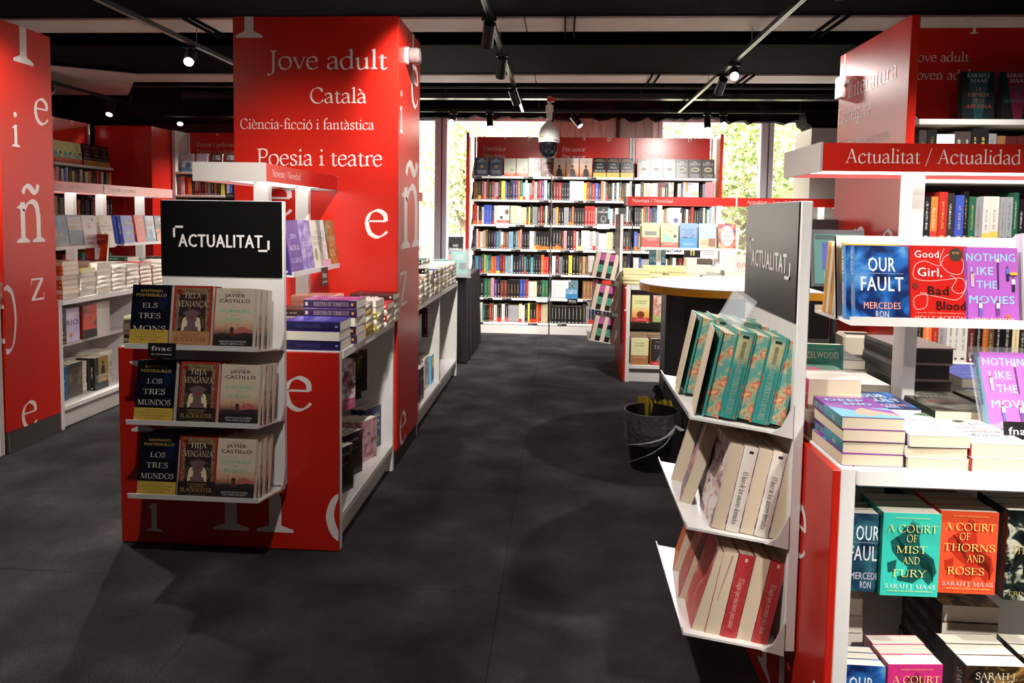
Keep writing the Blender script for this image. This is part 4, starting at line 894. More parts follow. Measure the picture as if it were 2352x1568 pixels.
ltm('tresmundos', 'LOS', 'TRES', 'MUNDOS', .295, .25, (('VIVE LA SAGA', .4), ('MAS APASIONANTE DE LA HISTORIA', .8), ('LA CONQUISTA DE LAS GALIAS', .7), ('POR JULIO CESAR', .45)))
ltm('tresmons', 'ELS', 'TRES', 'MONS', .262, .285, (('VIU LA SAGA MES APASSIONANT', .75), ('DE LA HISTORIA', .4), ('LA CONQUESTA DE LES GAL.LIES', .7), ('PER JULI CESAR', .45)))
ORN = mnoise('ornate_cover', [(0.0, (60, 24, 20)), (0.30, (38, 22, 22)), (0.5, (160, 132, 98)), (0.62, (40, 24, 24)), (0.85, (150, 60, 44))], 60, 3, .35, dist=2.5)
def face_(cx, s):   # profile looking toward the middle: s=+1 looks right
    q = lambda x, y: (cx + s * x, y)
    return [('P', [q(.04, .505), q(.0, .545), q(-.08, .555), q(-.15, .50), q(-.175, .42), q(-.155, .33), q(-.10, .29), q(-.055, .34), q(-.05, .41), q(-.02, .47)], (30, 20, 20)),
            ('P', [q(.02, .50), q(.05, .487), q(.058, .463), q(.054, .452), q(.098, .417), q(.074, .408), q(.084, .394), q(.072, .384), q(.080, .374), q(.064, .348), q(.036, .340), q(.01, .352), q(.005, .292), q(-.07, .272), q(-.072, .34), q(-.058, .40), q(-.045, .46), q(-.01, .492)], (222, 200, 162)),
            ('E', cx + s * .03, .452, .014, .007, (40, 26, 26))] + [('L', [q(-.03 - j * .03, .53 - j * .01), q(-.09 - j * .02, .45), q(-.08 - j * .02, .33)], .006, (150, 120, 92)) for j in range(4)]
def ven(nm, t1, t2, band, tc, l0):
    D(nm, .147, .236, .034, (158, 42, 30), (146, 34, 26), hard=True, P=[('R', .06, .04, .94, .965, ORN), ('R', .15, .26, .85, .86, (48, 30, 32)), ('T', t1, .5, .80, .082, .42, CREAM, 'serif'), ('T', t2, .5, .665, .092, .76, CREAM, 'serif'), ('E', .5, .42, .36, .34, (70, 52, 54)), ('E', .5, .42, .33, .31, (104, 84, 86)), ('E', .5, .50, .04, .035, (150, 30, 26)), ('E', .15, .90, .07, .07, (120, 34, 26))]
      + face_(.31, 1) + face_(.69, -1) + [('R', 0, .03, 1, .275, band), ('T', 'BLACKWATER', .5, .115, .062, .84, tc, 'serif'), ('T', l0[0], .5, .225, .02, .5, tc, 'sans'), ('T', l0[1], .5, .19, .02, .38, tc, 'sans'), ('T', l0[2], .5, .06, .014, .5, tc, 'sans')], SP=[('T', 'VENGANZA', .5, .45, .4, CREAM, 'serif')])
ven('venganza', 'HIJA', 'VENGANZA', (34, 28, 26), (196, 160, 96), ('EL ESPERADO REGRESO', 'DEL AUTOR DE', 'UN MILLON DE EJEMPLARES'))
ven('venjanca', 'FILLA', 'VENJANÇA', (176, 124, 82), (70, 32, 26), ("L'ESPERAT RETORN", "DE L'AUTOR DE", 'UN MILIO EXEMPLARS'))
JG = grad('dusk_cover', [(0, (28, 24, 26)), (.20, (44, 34, 36)), (.27, (120, 84, 76)), (.36, (196, 150, 118)), (.5, (206, 186, 160)), (1, (206, 190, 170))], .23)
def jcs(nm, a, b, c, d, e, q1, q2):
    D(nm, .150, .230, .030, JG, (226, 214, 198), P=[('T', 'JAVIER', .5, .855, .056, .52, (40, 36, 38), 'bold'), ('T', 'CASTILLO', .5, .765, .060, .80, (40, 36, 38), 'bold'), ('B', .5, .945, .35, 2, (120, 110, 100)), ('T', a, .5, .685, .028, .1, (120, 190, 140), 'sans'), ('T', b, .5, .60, .056, .78, (118, 196, 142), 'bold'), ('T', c, .5, .545, .026, .16, (120, 190, 140), 'sans'), ('T', d, .5, .46, .058, e, (118, 196, 142), 'bold'),
       ('P', [(.50, .29), (.64, .36), (.72, .385), (.82, .36), (1, .30), (1, .27), (.5, .27)], (176, 96, 92)), ('P', [(0, .24), (.2, .27), (.5, .25), (.8, .285), (1, .27), (1, .15), (0, .15)], (50, 40, 42)), ('E', .46, .33, .05, .06, (52, 34, 34)), ('P', [(.41, .22), (.42, .33), (.50, .33), (.53, .22)], (92, 44, 40)), ('R', .31, .24, .317, .42, (60, 50, 50)), ('R', .62, .24, .627, .42, (60, 50, 50)),
       ('R', 0, 0, 1, .20, (34, 30, 32)), ('T', q1, .5, .125, .026, .70, (230, 224, 214), 'sans'), ('T', q2, .5, .085, .026, .62, (230, 224, 214), 'sans'), ('T', 'MAS DE 2.000.000 EJEMPLARES VENDIDOS', .5, .02, .014, .8, (190, 130, 80), 'sans')],
       SP=[('T', 'JAVIER CASTILLO', .30, .42, .45, (52, 44, 44), 'sans'), ('T', 'Suma', .92, .4, .06, (52, 44, 44), 'sans'), ('R', .5, .56, (206, 166, 140), .1, .9)])
jcs('susurro', 'EL', 'SUSURRO', 'DEL', 'FUEGO', .60, '¿QUÉ NOS HA DE SUCEDER', 'PARA ABRIR LOS OJOS?')
jcs('murmuri', 'EL', 'MURMURI', 'DEL', 'FOC', .45, 'QUÈ ENS HA DE PASSAR', 'PERQUÈ OBRIM ELS ULLS?')
FLO = mnoise('floral_print', [(0.0, (236, 206, 166)), (.16, (226, 150, 112)), (.30, (214, 96, 74)), (.34, (72, 158, 148)), (1.0, (64, 150, 142))], 26, 3, .35, 'voronoi')
FLO2 = mnoise('floral_edge', [(0.0, (236, 214, 170)), (.22, (226, 168, 122)), (.36, (206, 104, 78)), (.42, (206, 186, 140)), (.6, (110, 168, 152)), (1.0, (66, 150, 144))], 26, 3, .6, 'voronoi')
TEA = grad('teal_spine', [(0, (58, 150, 142)), (.60, (60, 146, 136)), (.72, (190, 184, 140)), (.90, (196, 186, 140)), (1, (70, 150, 140))], .23)
D('floral', .146, .230, .040, FLO, TEA, PAGESC, hard=True, fore=FLO2, SP=[('D', 'CUANDO DESPIERTEN LAS FLORES', .36, .34, .62, (206, 220, 200), 'serif'), ('D', 'ANDREA LONGARELA', .79, .26, .2, (66, 84, 80), 'sans'), ('R', .925, .955, (30, 50, 50), .3, .7)])
WH = mnoise('botanical_cover', [(.2, (236, 230, 224)), (.46, (228, 220, 214)), (.55, (200, 150, 140)), (.62, (110, 90, 130)), (.72, (80, 90, 70))], 22, 4, .35, dist=1.5)
D('lazo', .150, .230, .036, WH, (236, 228, 216), PAGESC, SP=[('D', 'El lazo de los amores dormidos', .40, .36, .62, (70, 60, 56), 'serif'), ('R', .925, .955, (40, 36, 36), .3, .6)])
VIO = mnoise('violet_floral', [(.3, (120, 96, 140)), (.45, (60, 100, 84)), (.52, (196, 60, 84)), (.6, (226, 214, 220)), (.72, (230, 130, 70)), (.85, (96, 60, 130))], 18, 4, .3, dist=1.2)
D('violet', .150, .230, .034, VIO, (60, 110, 92), PAGESC)
ROS = mnoise('rose_cover', [(.3, (196, 84, 80)), (.5, (176, 62, 62)), (.62, (214, 150, 140)), (.8, (90, 40, 44))], 12, 4, .35, dist=1)
D('rosa', .150, .230, .040, ROS, (184, 58, 58), PAGESC, P=[('T', 'El lugar', .5, .55, .10, .6, (240, 210, 200), 'serif')], SP=[('D', 'El lugar que encontre para amar', .42, .34, .6, (236, 206, 196), 'serif'), ('R', .92, .96, (236, 206, 196), .42, .58)])
ORA = mnoise('orange_cover', [(.3, (234, 140, 60)), (.6, (220, 110, 70)), (.8, (120, 60, 60))], 12, 4, .35)
D('naranja', .150, .230, .030, ORA, (226, 130, 60), PAGESC)
CLOUD = mnoise('blue_cloud_cover', [(.28, (8, 12, 40)), (.45, (16, 40, 96)), (.58, (40, 110, 190)), (.72, (120, 180, 220)), (.85, (20, 40, 90))], 14, 8, .28, dist=.6)
CLOUDT = mnoise('teal_cloud_cover', [(.28, (16, 24, 40)), (.45, (30, 62, 84)), (.6, (60, 116, 130)), (.75, (130, 176, 180))], 14, 8, .28, dist=.6)
for nm, mt, c1, wn_ in (('ourfault', CLOUD, (236, 160, 146), .132), ('ourfaultt', CLOUDT, (206, 196, 214), .132), ('ourfaultn', CLOUDT, (206, 196, 214), .104), ('ourfaultm', CLOUD, (206, 196, 214), .112)):
    D(nm, wn_, .190, .026, mt, (70, 130, 180), pages=M((150, 200, 216), .8) if nm == 'ourfaultt' else None, P=[('T', 'OUR', .5, .66, .20, .52, (226, 238, 240), 'bold'), ('T', 'FAULT', .5, .40, .20, .82, (226, 226, 230), 'bold'), ('T', 'THE WORLDWIDE BESTSELLING SERIES', .5, .625, .014, .8, (180, 200, 220), 'sans'), ('T', 'MERCEDES', .5, .16, .095, .70, c1, 'bold'), ('T', 'RON', .5, .045, .095, .26, (206, 206, 220), 'bold')],
      SP=[('D', 'OUR FAULT', .78, .55, .34, (226, 230, 240), 'bold'), ('D', 'MERCEDES', .35, .4, .3, (236, 170, 160), 'bold')])
WHC = (240, 236, 230)
D('goodgirl', .138, .192, .028, mnoise('red_cover', [(.3, (206, 30, 20)), (.7, (190, 22, 16)), (.9, (140, 14, 12))], 9, 4, .3), (206, 30, 20), P=[('L', [(.60, .97), (.52, .80), (.66, .66), (.88, .64), (.93, .80), (.78, .90), (.60, .86), (.50, .74), (.25, .80), (.08, .74), (.06, .58), (.3, .54), (.62, .56), (.90, .58), (.97, .46), (.85, .38), (.72, .44), (.80, .56), (.70, .62)], .012, (232, 190, 180)), ('L', [(.98, .56), (.95, .42), (.80, .30), (.5, .33), (.2, .36), (.05, .30), (.08, .17), (.26, .20), (.28, .36), (.16, .38)], .012, (232, 190, 180)),
   ('E', .80, .89, .12, .12, (60, 44, 34)), ('T', 'FIVE', .80, .895, .035, .13, (190, 150, 90), 'bold'), ('T', 'Good', .29, .845, .10, .45, WHC, 'bold'), ('T', 'Girl,', .34, .60, .12, .46, WHC, 'bold'), ('T', 'Bad', .48, .36, .12, .40, (40, 12, 12), 'bold'), ('T', 'Blood', .70, .165, .12, .54, (40, 12, 12), 'bold'), ('E', .07, .47, .05, .06, (120, 20, 16)), ('T', 'HOLLY JACKSON', .5, .035, .05, .90, (236, 206, 196), 'sans'), ('T', 'From the million copy bestselling author', .5, .115, .016, .85, (236, 206, 196), 'sans')])
PUR = (178, 92, 190); LB = (150, 206, 232)
def fig(x, y, c1, c2): return [('E', x, y + .085, .022, .024, (120, 70, 50)), ('P', [(x - .035, y), (x + .035, y), (x + .028, y + .07), (x - .028, y + .07)], c1), ('R', x - .025, y - .10, x - .003, y, c2), ('R', x + .006, y - .10, x + .026, y, c2)]
D('movies', .130, .190, .028, PUR, (150, 200, 220), pages=PAGES, P=[('T', 'NOTHING', .5, .82, .11, .94, LB, 'bold'), ('T', 'LIKE', .33, .64, .11, .44, LB, 'bold'), ('T', 'THE', .42, .46, .11, .40, LB, 'bold'), ('T', 'MOVIES', .5, .26, .11, .86, LB, 'bold'), ('R', .61, .45, .64, .82, (60, 30, 70)), ('E', .625, .83, .03, .035, (240, 220, 180))] + fig(.80, .66, (90, 110, 190), (50, 40, 90)) + fig(.90, .52, (240, 240, 240), (40, 40, 60)) + fig(.14, .58, (236, 170, 160), (236, 230, 230)) + fig(.28, .20, (240, 236, 230), (90, 110, 180)) + fig(.60, .20, (236, 236, 220), (60, 60, 110)) + [('E', .9, .66, .08, .03, (230, 180, 60)), ('E', .78, .10, .05, .03, (210, 110, 60)), ('T', 'LYNN PAINTER', .5, .03, .045, .80, (236, 220, 120), 'bold')], SP=[('D', 'NOTHING LIKE THE MOVIES', .6, .4, .6, (60, 60, 110), 'bold')])
YG = (246, 226, 130)
def beast(c): return [('E', .50, .78, .16, .12, c), ('P', [(.14, .66), (.34, .76), (.62, .78), (.66, .58), (.90, .46), (.96, .30), (.84, .14), (.70, .24), (.56, .16), (.40, .18), (.46, .36), (.30, .44), (.18, .54)], c), ('P', [(.10, .40), (.26, .44), (.24, .30), (.12, .28)], c), ('P', [(.28, .24), (.48, .26), (.44, .18), (.30, .19)], c)] + [('L', [(.56 + .02 * j, .56 - .03 * j), (.74 + .02 * j, .50 - .035 * j), (.90, .42 - .04 * j)], .012, tuple(int(v * .55) for v in c)) for j in range(7)] + [('L', [(.22 + .03 * j, .72 - .02 * j), (.30 + .03 * j, .66 - .03 * j), (.33 + .03 * j, .56 - .03 * j)], .010, tuple(int(v * .55) for v in c)) for j in range(6)] + [('L', [(.48 + .03 * j, .86), (.50 + .035 * j, .92 - .01 * j)], .012, c) for j in range(4)]
def acot(nm, col, dk, l, sp=None, q='SARAH J. MAAS'):
    D(nm, .132, .200, .040, col, sp or col, P=beast(dk) + [('T', s, cx, y, .085, wd, YG, 'serif') for s, cx, y, wd in l] + [('T', q, .5, .105, .05, .88, WHC, 'serif'), ('T', '#1 BESTSELLING GLOBAL PHENOMENON'[1:], .5, .065, .018, .8, YG, 'sans'), ('T', 'THE SEQUEL TO THE BESTSELLING NOVEL', .5, .945, .014, .6, YG, 'sans')])
acot('mist', (56, 196, 176), (20, 84, 80), (('A COURT', .50, .78, .88), ('OF', .50, .665, .20), ('MIST', .50, .53, .54), ('AND', .50, .40, .30), ('FURY', .48, .245, .58)), (20, 140, 126))
acot('thorns', (240, 86, 48), (196, 50, 30), (('A COURT', .50, .78, .88), ('OF', .42, .665, .20), ('THORNS', .50, .53, .90), ('AND', .62, .40, .30), ('ROSES', .46, .245, .64)))
acot('wings', (206, 44, 122), (120, 20, 60), (('A COURT', .50, .78, .88), ('OF', .60, .63, .18), ('WINGS', .46, .48, .72), ('AND', .58, .36, .30), ('RUIN', .50, .22, .54)), (130, 24, 60))
FOR_ = mnoise('dark_foliage_cover', [(.40, (14, 16, 16)), (.55, (30, 40, 34)), (.64, (206, 206, 186)), (.70, (120, 110, 70)), (.85, (110, 24, 40))], 26, 5, .28, dist=1)
D('child', .142, .215, .040, FOR_, (20, 18, 18), P=[('R', .28, .30, .86, .72, (18, 22, 20)), ('T', 'THE', .60, .64, .06, .22, GOLD, 'serif'), ('T', 'THIRTEENTH', .54, .52, .09, .9, GOLD, 'serif'), ('T', 'CHILD', .58, .38, .10, .56, GOLD, 'serif'), ('T', 'ERIN A. CRAIG', .5, .05, .05, .86, (190, 170, 110), 'serif'), ('R', .0, .0, .0, .0, BLACK)])
BRO = mnoise('bronze_cover', [(.35, (20, 15, 12)), (.5, (60, 42, 22)), (.6, (176, 132, 66)), (.7, (36, 26, 18)), (.9, (120, 84, 40))], 12, 6, .28, dist=2)
D('maas', .142, .215, .044, BRO, (22, 20, 20), P=[('T', 'SARAH J.', .5, .85, .075, .70, (230, 226, 214), 'serif'), ('T', 'MAAS', .5, .75, .085, .56, (230, 226, 214), 'serif'), ('L', [(.5, .68), (.25, .6), (.2, .4), (.45, .25), (.75, .35), (.8, .55), (.55, .68)], .05, (176, 134, 70))], SP=[('D', 'SARAH J. MAAS', .6, .4, .6, (210, 206, 196), 'serif')])
def sjm(nm, bg, fg, lines, col):
    D(nm, .150, .232, .044, bg, (20, 20, 26), P=[('P', [(.15, 1), (.85, 1), (.62, .02), (.38, .02)], fg), ('T', 'SARAH J.', .5, .885, .07, .72, (214, 206, 190), 'serif'), ('T', 'MAAS', .5, .775, .07, .50, (214, 206, 190), 'serif')] + [('T', s, .5, .60 - k * .12, .075, wd, col, 'serif') for k, (s, wd) in enumerate(lines)])
sjm('espada', (16, 22, 26), (20, 56, 62), (('LA', .16), ('ESPADA', .66), ('DE LA', .34), ('ASESINA', .8)), (176, 96, 60))
sjm('corona', (16, 18, 20), (96, 22, 44), (('CORONA', .74), ('DE', .16), ('MEDIANOCHE', .9)), (30, 104, 92))
sjm('heredera', (18, 34, 22), (176, 66, 24), (('HEREDERA', .90), ('DE', .16), ('FUEGO', .66)), (196, 170, 60))
sjm('trono', (14, 26, 70), (60, 20, 26), (('TRONO', .70), ('DE', .16), ('CRISTAL', .8)), (196, 150, 60))
IND = mnoise('indigo_cover', [(.35, (52, 44, 150)), (.6, (76, 66, 186)), (.8, (110, 90, 200))], 6, 4, .28)
D('tormenta', .155, .235, .040, IND, (26, 24, 76), P=[('T', 'JOANA', .5, .80, .05, .4, (230, 226, 236), 'sans'), ('T', 'TORMENTA', .5, .46, .12, .85, (226, 222, 240), 'serif'), ('T', 'DE GUERRA', .5, .32, .08, .7, (226, 222, 240), 'serif'), ('E', .5, .66, .12, .12, (90, 60, 130))], SP=[('D', 'TORMENTA DE GUERRA', .58, .36, .46, (96, 96, 160), 'serif'), ('R', .04, .09, (150, 150, 200), .4, .6)])
PLU = mnoise('plum_cover', [(.3, (90, 40, 110)), (.48, (150, 80, 150)), (.6, (206, 180, 206)), (.75, (150, 40, 90))], 9, 5, .28, dist=1)
D('herederat', .155, .235, .038, PLU, (48, 28, 66), P=[('T', 'HEREDERA', .5, .60, .09, .85, (226, 206, 220), 'serif'), ('T', 'DE TORMENTAS', .5, .46, .06, .8, (226, 206, 220), 'serif')], SP=[('D', 'HEREDERA DE TORMENTAS', .48, .44, .66, (206, 186, 176), 'serif'), ('R', .92, .97, (206, 186, 176), .3, .7), ('R', .06, .10, (230, 160, 60), .35, .65)])
D('deepend', .138, .198, .028, (128, 62, 150), grad('deep_spine', [(0, (24, 110, 120)), (.45, (60, 150, 160)), (.55, (90, 150, 190)), (.6, (96, 50, 120)), (1, (70, 40, 96))], .21), PAGESC, P=[('R', 0, 0, 1, .46, (110, 178, 206)), ('P', [(.0, .46), (.55, .47), (1, .36), (1, .1), (.6, .2)], (140, 70, 160)), ('P', [(.30, .14), (.40, .34), (.55, .44), (.62, .36), (.95, .20), (1, .05), (.7, .18), (.55, .05)], (226, 164, 140)), ('T', 'ALI HAZELWOOD', .46, .93, .045, .80, (236, 220, 200), 'bold'), ('T', 'DEEP', .44, .74, .12, .70, (150, 220, 236), 'bold'), ('T', 'END', .58, .56, .12, .50, (150, 220, 236), 'bold')], SP=[('D', 'DEEP END', .78, .55, .34, (170, 226, 236), 'bold'), ('D', 'ALI', .25, .4, .1, WHC, 'bold')])
D('wonderful', .135, .205, .026, WHC, (226, 220, 210), PAGESC, P=[('T', 'Wonderful', .5, .60, .12, .9, (110, 120, 100), 'serif'), ('L', [(.1, .4), (.35, .52), (.6, .36), (.9, .2)], .012, (70, 70, 66)), ('L', [(.3, .3), (.5, .4), (.7, .3), (.55, .2), (.35, .3)], .01, (90, 90, 84)), ('P', [(.7, .9), (1, 1), (1, .8)], (80, 110, 80)), ('P', [(0, .5), (.1, .6), (.06, .42)], (80, 110, 80)), ('B', .5, .1, .8, 1, (150, 140, 130))])
D('guide', .135, .205, .032, WHC, (170, 40, 40), PAGESC, P=[('T', 'A Good', .5, .76, .09, .6, (60, 56, 54), 'serif'), ('T', "Girl's", .36, .60, .09, .5, (60, 56, 54), 'serif'), ('T', 'Guide to', .52, .44, .09, .7, (60, 56, 54), 'serif'), ('T', 'Murder', .52, .28, .09, .76, (60, 56, 54), 'serif'), ('L', [(.62, .95), (.66, .6), (.6, .3), (.7, .05)], .012, (190, 50, 40)), ('E', .5, .90, .10, .07, (70, 60, 40)), ('B', .5, .12, .8, 1, (120, 110, 100))])
D('hazel', .135, .205, .036, (70, 140, 122), (70, 140, 122), PAGESC, P=[('T', 'HAZELWOOD', .48, .80, .10, .86, (236, 226, 200), 'bold'), ('B', .5, .93, .7, 1, (190, 200, 180)), ('P', [(0, .6), (.2, .5), (.35, .2), (.3, 0), (0, 0)], (190, 60, 90)), ('R', .3, .3, 1, .5, (40, 110, 84)), ('P', [(.3, .55), (.6, .62), (1, .56), (1, .5), (.3, .5)], (190, 170, 120))])
D('pinkrom', .135, .205, .040, (236, 220, 206), (190, 50, 96), PAGESC, P=[('R', 0, .6, 1, 1, (70, 130, 110)), ('P', [(0, .65), (.5, .8), (.6, .6), (0, .55)], (206, 60, 110)), ('B', .55, .4, .6, 3, (140, 100, 90))])
D('blackedge', .160, .240, .048, (110, 96, 92), (18, 16, 18), M((30, 24, 24), .5), hard=True, P=[('B', .5, .6, .7, 3, (150, 136, 130))])
D('blackflower', .150, .225, .040, mnoise('dark_botanical', [(.4, (24, 24, 22)), (.6, (120, 116, 100)), (.7, (40, 40, 36))], 18, 5, .3), (26, 26, 24), PAGESC, P=[('T', 'Bitter', .5, .66, .1, .7, (214, 206, 196), 'serif'), ('T', 'Blood', .5, .40, .1, .6, (150, 34, 30), 'serif')])
D('twilight', .132, .205, .04, mnoise('silver_foil', [(.3, (110, 104, 96)), (.6, (190, 182, 170)), (.8, (80, 74, 68))], 30, 5, .2), (60, 54, 50), M((30, 26, 24), .5))
D('yellowtri', .14, .20, .022, (236, 180, 70), (214, 150, 40), PAGES, P=[('B', .5, .6, .5, 3, (120, 80, 30))], SP=[('R', .3, .6, (90, 60, 20), .4, .6)])
# ---- plainer designs
def plain(nm, w, h, t, cov, spine, pages=None, hard=False, band=None, title=(250, 246, 236), art=None, words=None, font='sans'):
    P = []
    if art: P += art
    if words:
        for k, (s, y, cap, wd) in enumerate(words): P.append(('T', s, .5, y, cap, wd, title, font))
    else: P.append(('B', .5, .84, .66, 2, title)); P.append(('B', .5, .62, .5, 1, title))
    if band: P.append(('R', 0, band[0], 1, band[1], band[2])); P.append(('B', .5, band[1] - .05, .8, 3, (240, 236, 226)))
    D(nm, w, h, t, cov, spine, pages, hard, None, P, [('R', .04, .08, title, .35, .65)] + [('R', .34 + j * .03, .34 + j * .03 + .014 + .008 * (j % 3 == 1), title, .36, .64) for j in range(14) if (j + len(nm)) % 6])
def man(c): return [('E', .5, .56, .10, .11, c), ('P', [(.28, .02), (.30, .32), (.42, .46), (.58, .46), (.72, .32), (.76, .02)], c)]
plain('armadura', .148, .228, .04, mnoise('slate_cover', [(.3, (44, 52, 70)), (.7, (70, 80, 100))], 20, 4, .3), (50, 58, 76), words=[('KEN', .86, .07, .3), ('FOLLETT', .76, .08, .78), ("L'ARMADURA", .25, .06, .75), ('DE LA LLUM', .15, .06, .65)], font='serif', art=[('E', .5, .52, .14, .14, (150, 110, 70))])
plain('greygreen', .140, .220, .03, (196, 196, 176), (180, 180, 160), band=(0, .18, (220, 90, 50)), title=(150, 150, 136), art=[('E', .7, .36, .2, .14, (150, 160, 110))])
plain('falcones', .150, .230, .045, mnoise('wine_cover', [(.3, (50, 16, 14)), (.7, (96, 36, 28))], 9, 4, .3), (70, 24, 20), words=[('ILDEFONSO', .87, .045, .6), ('FALCONES', .79, .07, .84), ('EN EL', .64, .05, .3), ('AMOR', .54, .075, .5), ('Y EN LA', .46, .045, .36), ('GUERRA', .35, .075, .66)], title=(236, 226, 206), font='serif', band=(0, .28, (216, 196, 140)))
plain('falcones2', .150, .230, .045, mnoise('wine_cover', [], 9), (70, 24, 20), words=[('ILDEFONSO', .87, .045, .6), ('FALCONES', .79, .07, .84), ('EN EL', .64, .05, .3), ('AMOR', .54, .075, .5), ('Y EN LA', .46, .045, .36), ('GUERRA', .35, .075, .66)], title=(236, 226, 206), font='serif', art=[('E', .5, .08, .07, .1, (230, 220, 210))])
plain('troya', .150, .230, .035, grad('sepia_cover', [(0, (120, 60, 44)), (.3, (190, 140, 110)), (1, (190, 180, 172))], .23), (150, 120, 100), words=[('EL SUEÑO', .82, .055, .6), ('DE TROYA', .73, .055, .6)], title=(70, 70, 76), font='serif', art=man((40, 24, 22)))
plain('circulo', .148, .228, .05, mnoise('granite_cover', [(.3, (60, 56, 54)), (.7, (86, 82, 80))], 24, 4, .3), (60, 56, 54), words=[('KEN', .80, .08, .32), ('FOLLETT', .69, .09, .80), ('EL CIRCULO', .15, .07, .72), ('DE LOS DIAS', .05, .06, .72)], font='serif', art=[('E', .5, .46, .30, .17, (236, 220, 170)), ('E', .5, .46, .25, .12, (90, 84, 78))])
plain('cercle', .148, .228, .05, mnoise('granite_cover', [], 24), (60, 56, 54), words=[('KEN', .80, .08, .32), ('FOLLETT', .69, .09, .80), ('EL CERCLE', .15, .07, .72), ('DELS DIES', .05, .06, .62)], font='serif', art=[('E', .5, .46, .30, .17, (236, 220, 170)), ('E', .5, .46, .25, .12, (90, 84, 78))])
plain('templario', .150, .230, .04, (26, 26, 28), (30, 30, 30), words=[('YO,', .82, .06, .2), ('TEMPLARIO', .68, .08, .9)], font='serif', art=[('E', .5, .34, .24, .32, (110, 106, 102)), ('E', .5, .38, .12, .18, (24, 24, 26))])
plain('obrian', .150, .230, .03, (92, 120, 130), (92, 120, 130), words=[('PATRICK', .40, .10, .9), ("O'BRIAN", .28, .10, .9)], font='serif', art=[('L', [(.2, .9), (.5, .7), (.85, .5)], .04, (40, 30, 26)), ('L', [(.8, .9), (.5, .7), (.15, .5)], .04, (40, 30, 26)), ('R', 0, 0, 1, .55, (40, 110, 150))])
plain('venecia', .148, .228, .03, (240, 236, 230), (236, 232, 226), title=(200, 80, 70), band=(0, .22, (206, 70, 60)), art=[('E', .8, .66, .16, .22, (110, 90, 60)), ('E', .35, .36, .12, .14, (70, 80, 60))])
plain('family', .148, .228, .03, (238, 234, 226), (236, 232, 226), title=(150, 130, 130), art=[('E', .55, .34, .2, .2, (90, 90, 150)), ('R', .2, 0, .9, .12, (170, 110, 70))])
plain('greycastle', .148, .228, .03, mnoise('ash_cover', [(.3, (120, 110, 100)), (.7, (190, 182, 170))], 16, 5, .35), (150, 140, 130), title=(236, 232, 226), words=None)
plain('townwhite', .148, .228, .03, (238, 232, 224), (236, 230, 222), title=(190, 180, 170), band=(0, .10, (214, 90, 70)), art=[('E', .7, .42, .3, .2, (190, 180, 150))])
plain('sinrostro', .145, .225, .04, mnoise('amber_cover', [(.3, (120, 70, 24)), (.55, (196, 140, 60)), (.75, (60, 84, 60))], 8, 5, .25, dist=2), (60, 110, 90), words=[('SIN', .82, .07, .3), ('ROSTRO', .56, .08, .85), ('EN EL', .42, .05, .4), ('SOL', .22, .13, .66)], title=(240, 226, 190), font='serif')
plain('virtudes', .145, .225, .04, mnoise('lilac_cover', [(.3, (96, 70, 160)), (.5, (150, 130, 200)), (.7, (214, 206, 236))], 20, 5, .22, dist=1), (70, 50, 130), words=[('LAS', .78, .06, .3), ('VIRTUDES', .50, .08, .85), ('INFAMES', .28, .08, .75)], title=(236, 230, 246), font='serif')
plain('moral', .145, .225, .04, mnoise('grape_cover', [(.3, (76, 44, 130)), (.6, (110, 70, 170)), (.8, (150, 110, 190))], 14, 5, .25, dist=1), (60, 40, 110), words=[('SIN', .66, .08, .5), ('MORAL', .44, .09, .8), ('ALMAS', .20, .09, .8)], title=(226, 216, 240), font='serif')
plain('trufas', .145, .225, .035, WHC, (226, 220, 210), title=(110, 120, 110), words=[('FUEGO Y', .70, .06, .6), ('TRUFAS', .56, .09, .7)], font='serif', band=(0, .17, (226, 160, 190)), art=[('P', [(.7, .8), (1, .95), (1, .6)], (110, 140, 110)), ('P', [(0, .4), (.2, .6), (.1, .3)], (110, 140, 110)), ('L', [(.4, .5), (.6, .4), (.4, .3), (.6, .22)], .02, (190, 70, 80))])
plain('finales', .145, .225, .035, (236, 230, 214), (226, 220, 200), title=(110, 110, 96), words=[('CON', .72, .05, .3), ('PERFUMES', .60, .07, .8), ('DE FLORES', .48, .07, .8)], font='serif', art=[('E', .3, .3, .15, .2, (150, 160, 120))])
plain('mientas', .145, .225, .03, (24, 36, 70), (40, 90, 150), words=[('NUNCA', .72, .11, .7), ('MIENTAS', .56, .11, .85), ('FREIDA McFADDEN'.upper(), .05, .05, .9)], title=(206, 60, 56), art=[('R', 0, .52, 1, .95, (190, 196, 206)), ('E', .78, .26, .12, .14, (40, 60, 110))])
plain('profesora', .145, .225, .03, (18, 28, 56), (30, 50, 100), words=[('LA', .40, .07, .2), ('PROFESORA', .26, .12, .92), ('FREIDA', .06, .06, .6)], title=(236, 232, 226), art=[('P', [(.3, .95), (.6, .95), (.8, .45), (.4, .45)], (60, 110, 170)), ('E', .75, .70, .14, .14, (50, 70, 130)), ('E', .5, .48, .06, .06, (190, 40, 40)), ('R', 0, 0, 1, .14, (30, 26, 28))])
plain('asistenta', .145, .225, .03, (232, 222, 226), (60, 50, 60), words=[('EL CHICO DE LA', .34, .04, .7), ('ASISTENTA', .22, .09, .8), ('FREIDA', .08, .05, .5)], title=(110, 70, 120), art=[('E', .5, .66, .12, .15, (190, 150, 130)), ('E', .8, .85, .08, .08, (60, 70, 130))])
plain('ultimo', .145, .225, .035, (54, 66, 160), (60, 80, 180), words=[('EL', .78, .07, .2), ('ULTIMO', .66, .10, .7), ('TANGO', .36, .10, .6), ('DE MILO', .14, .09, .6)], title=(236, 220, 90), art=[('E', .45, .45, .3, .3, (96, 110, 200))])
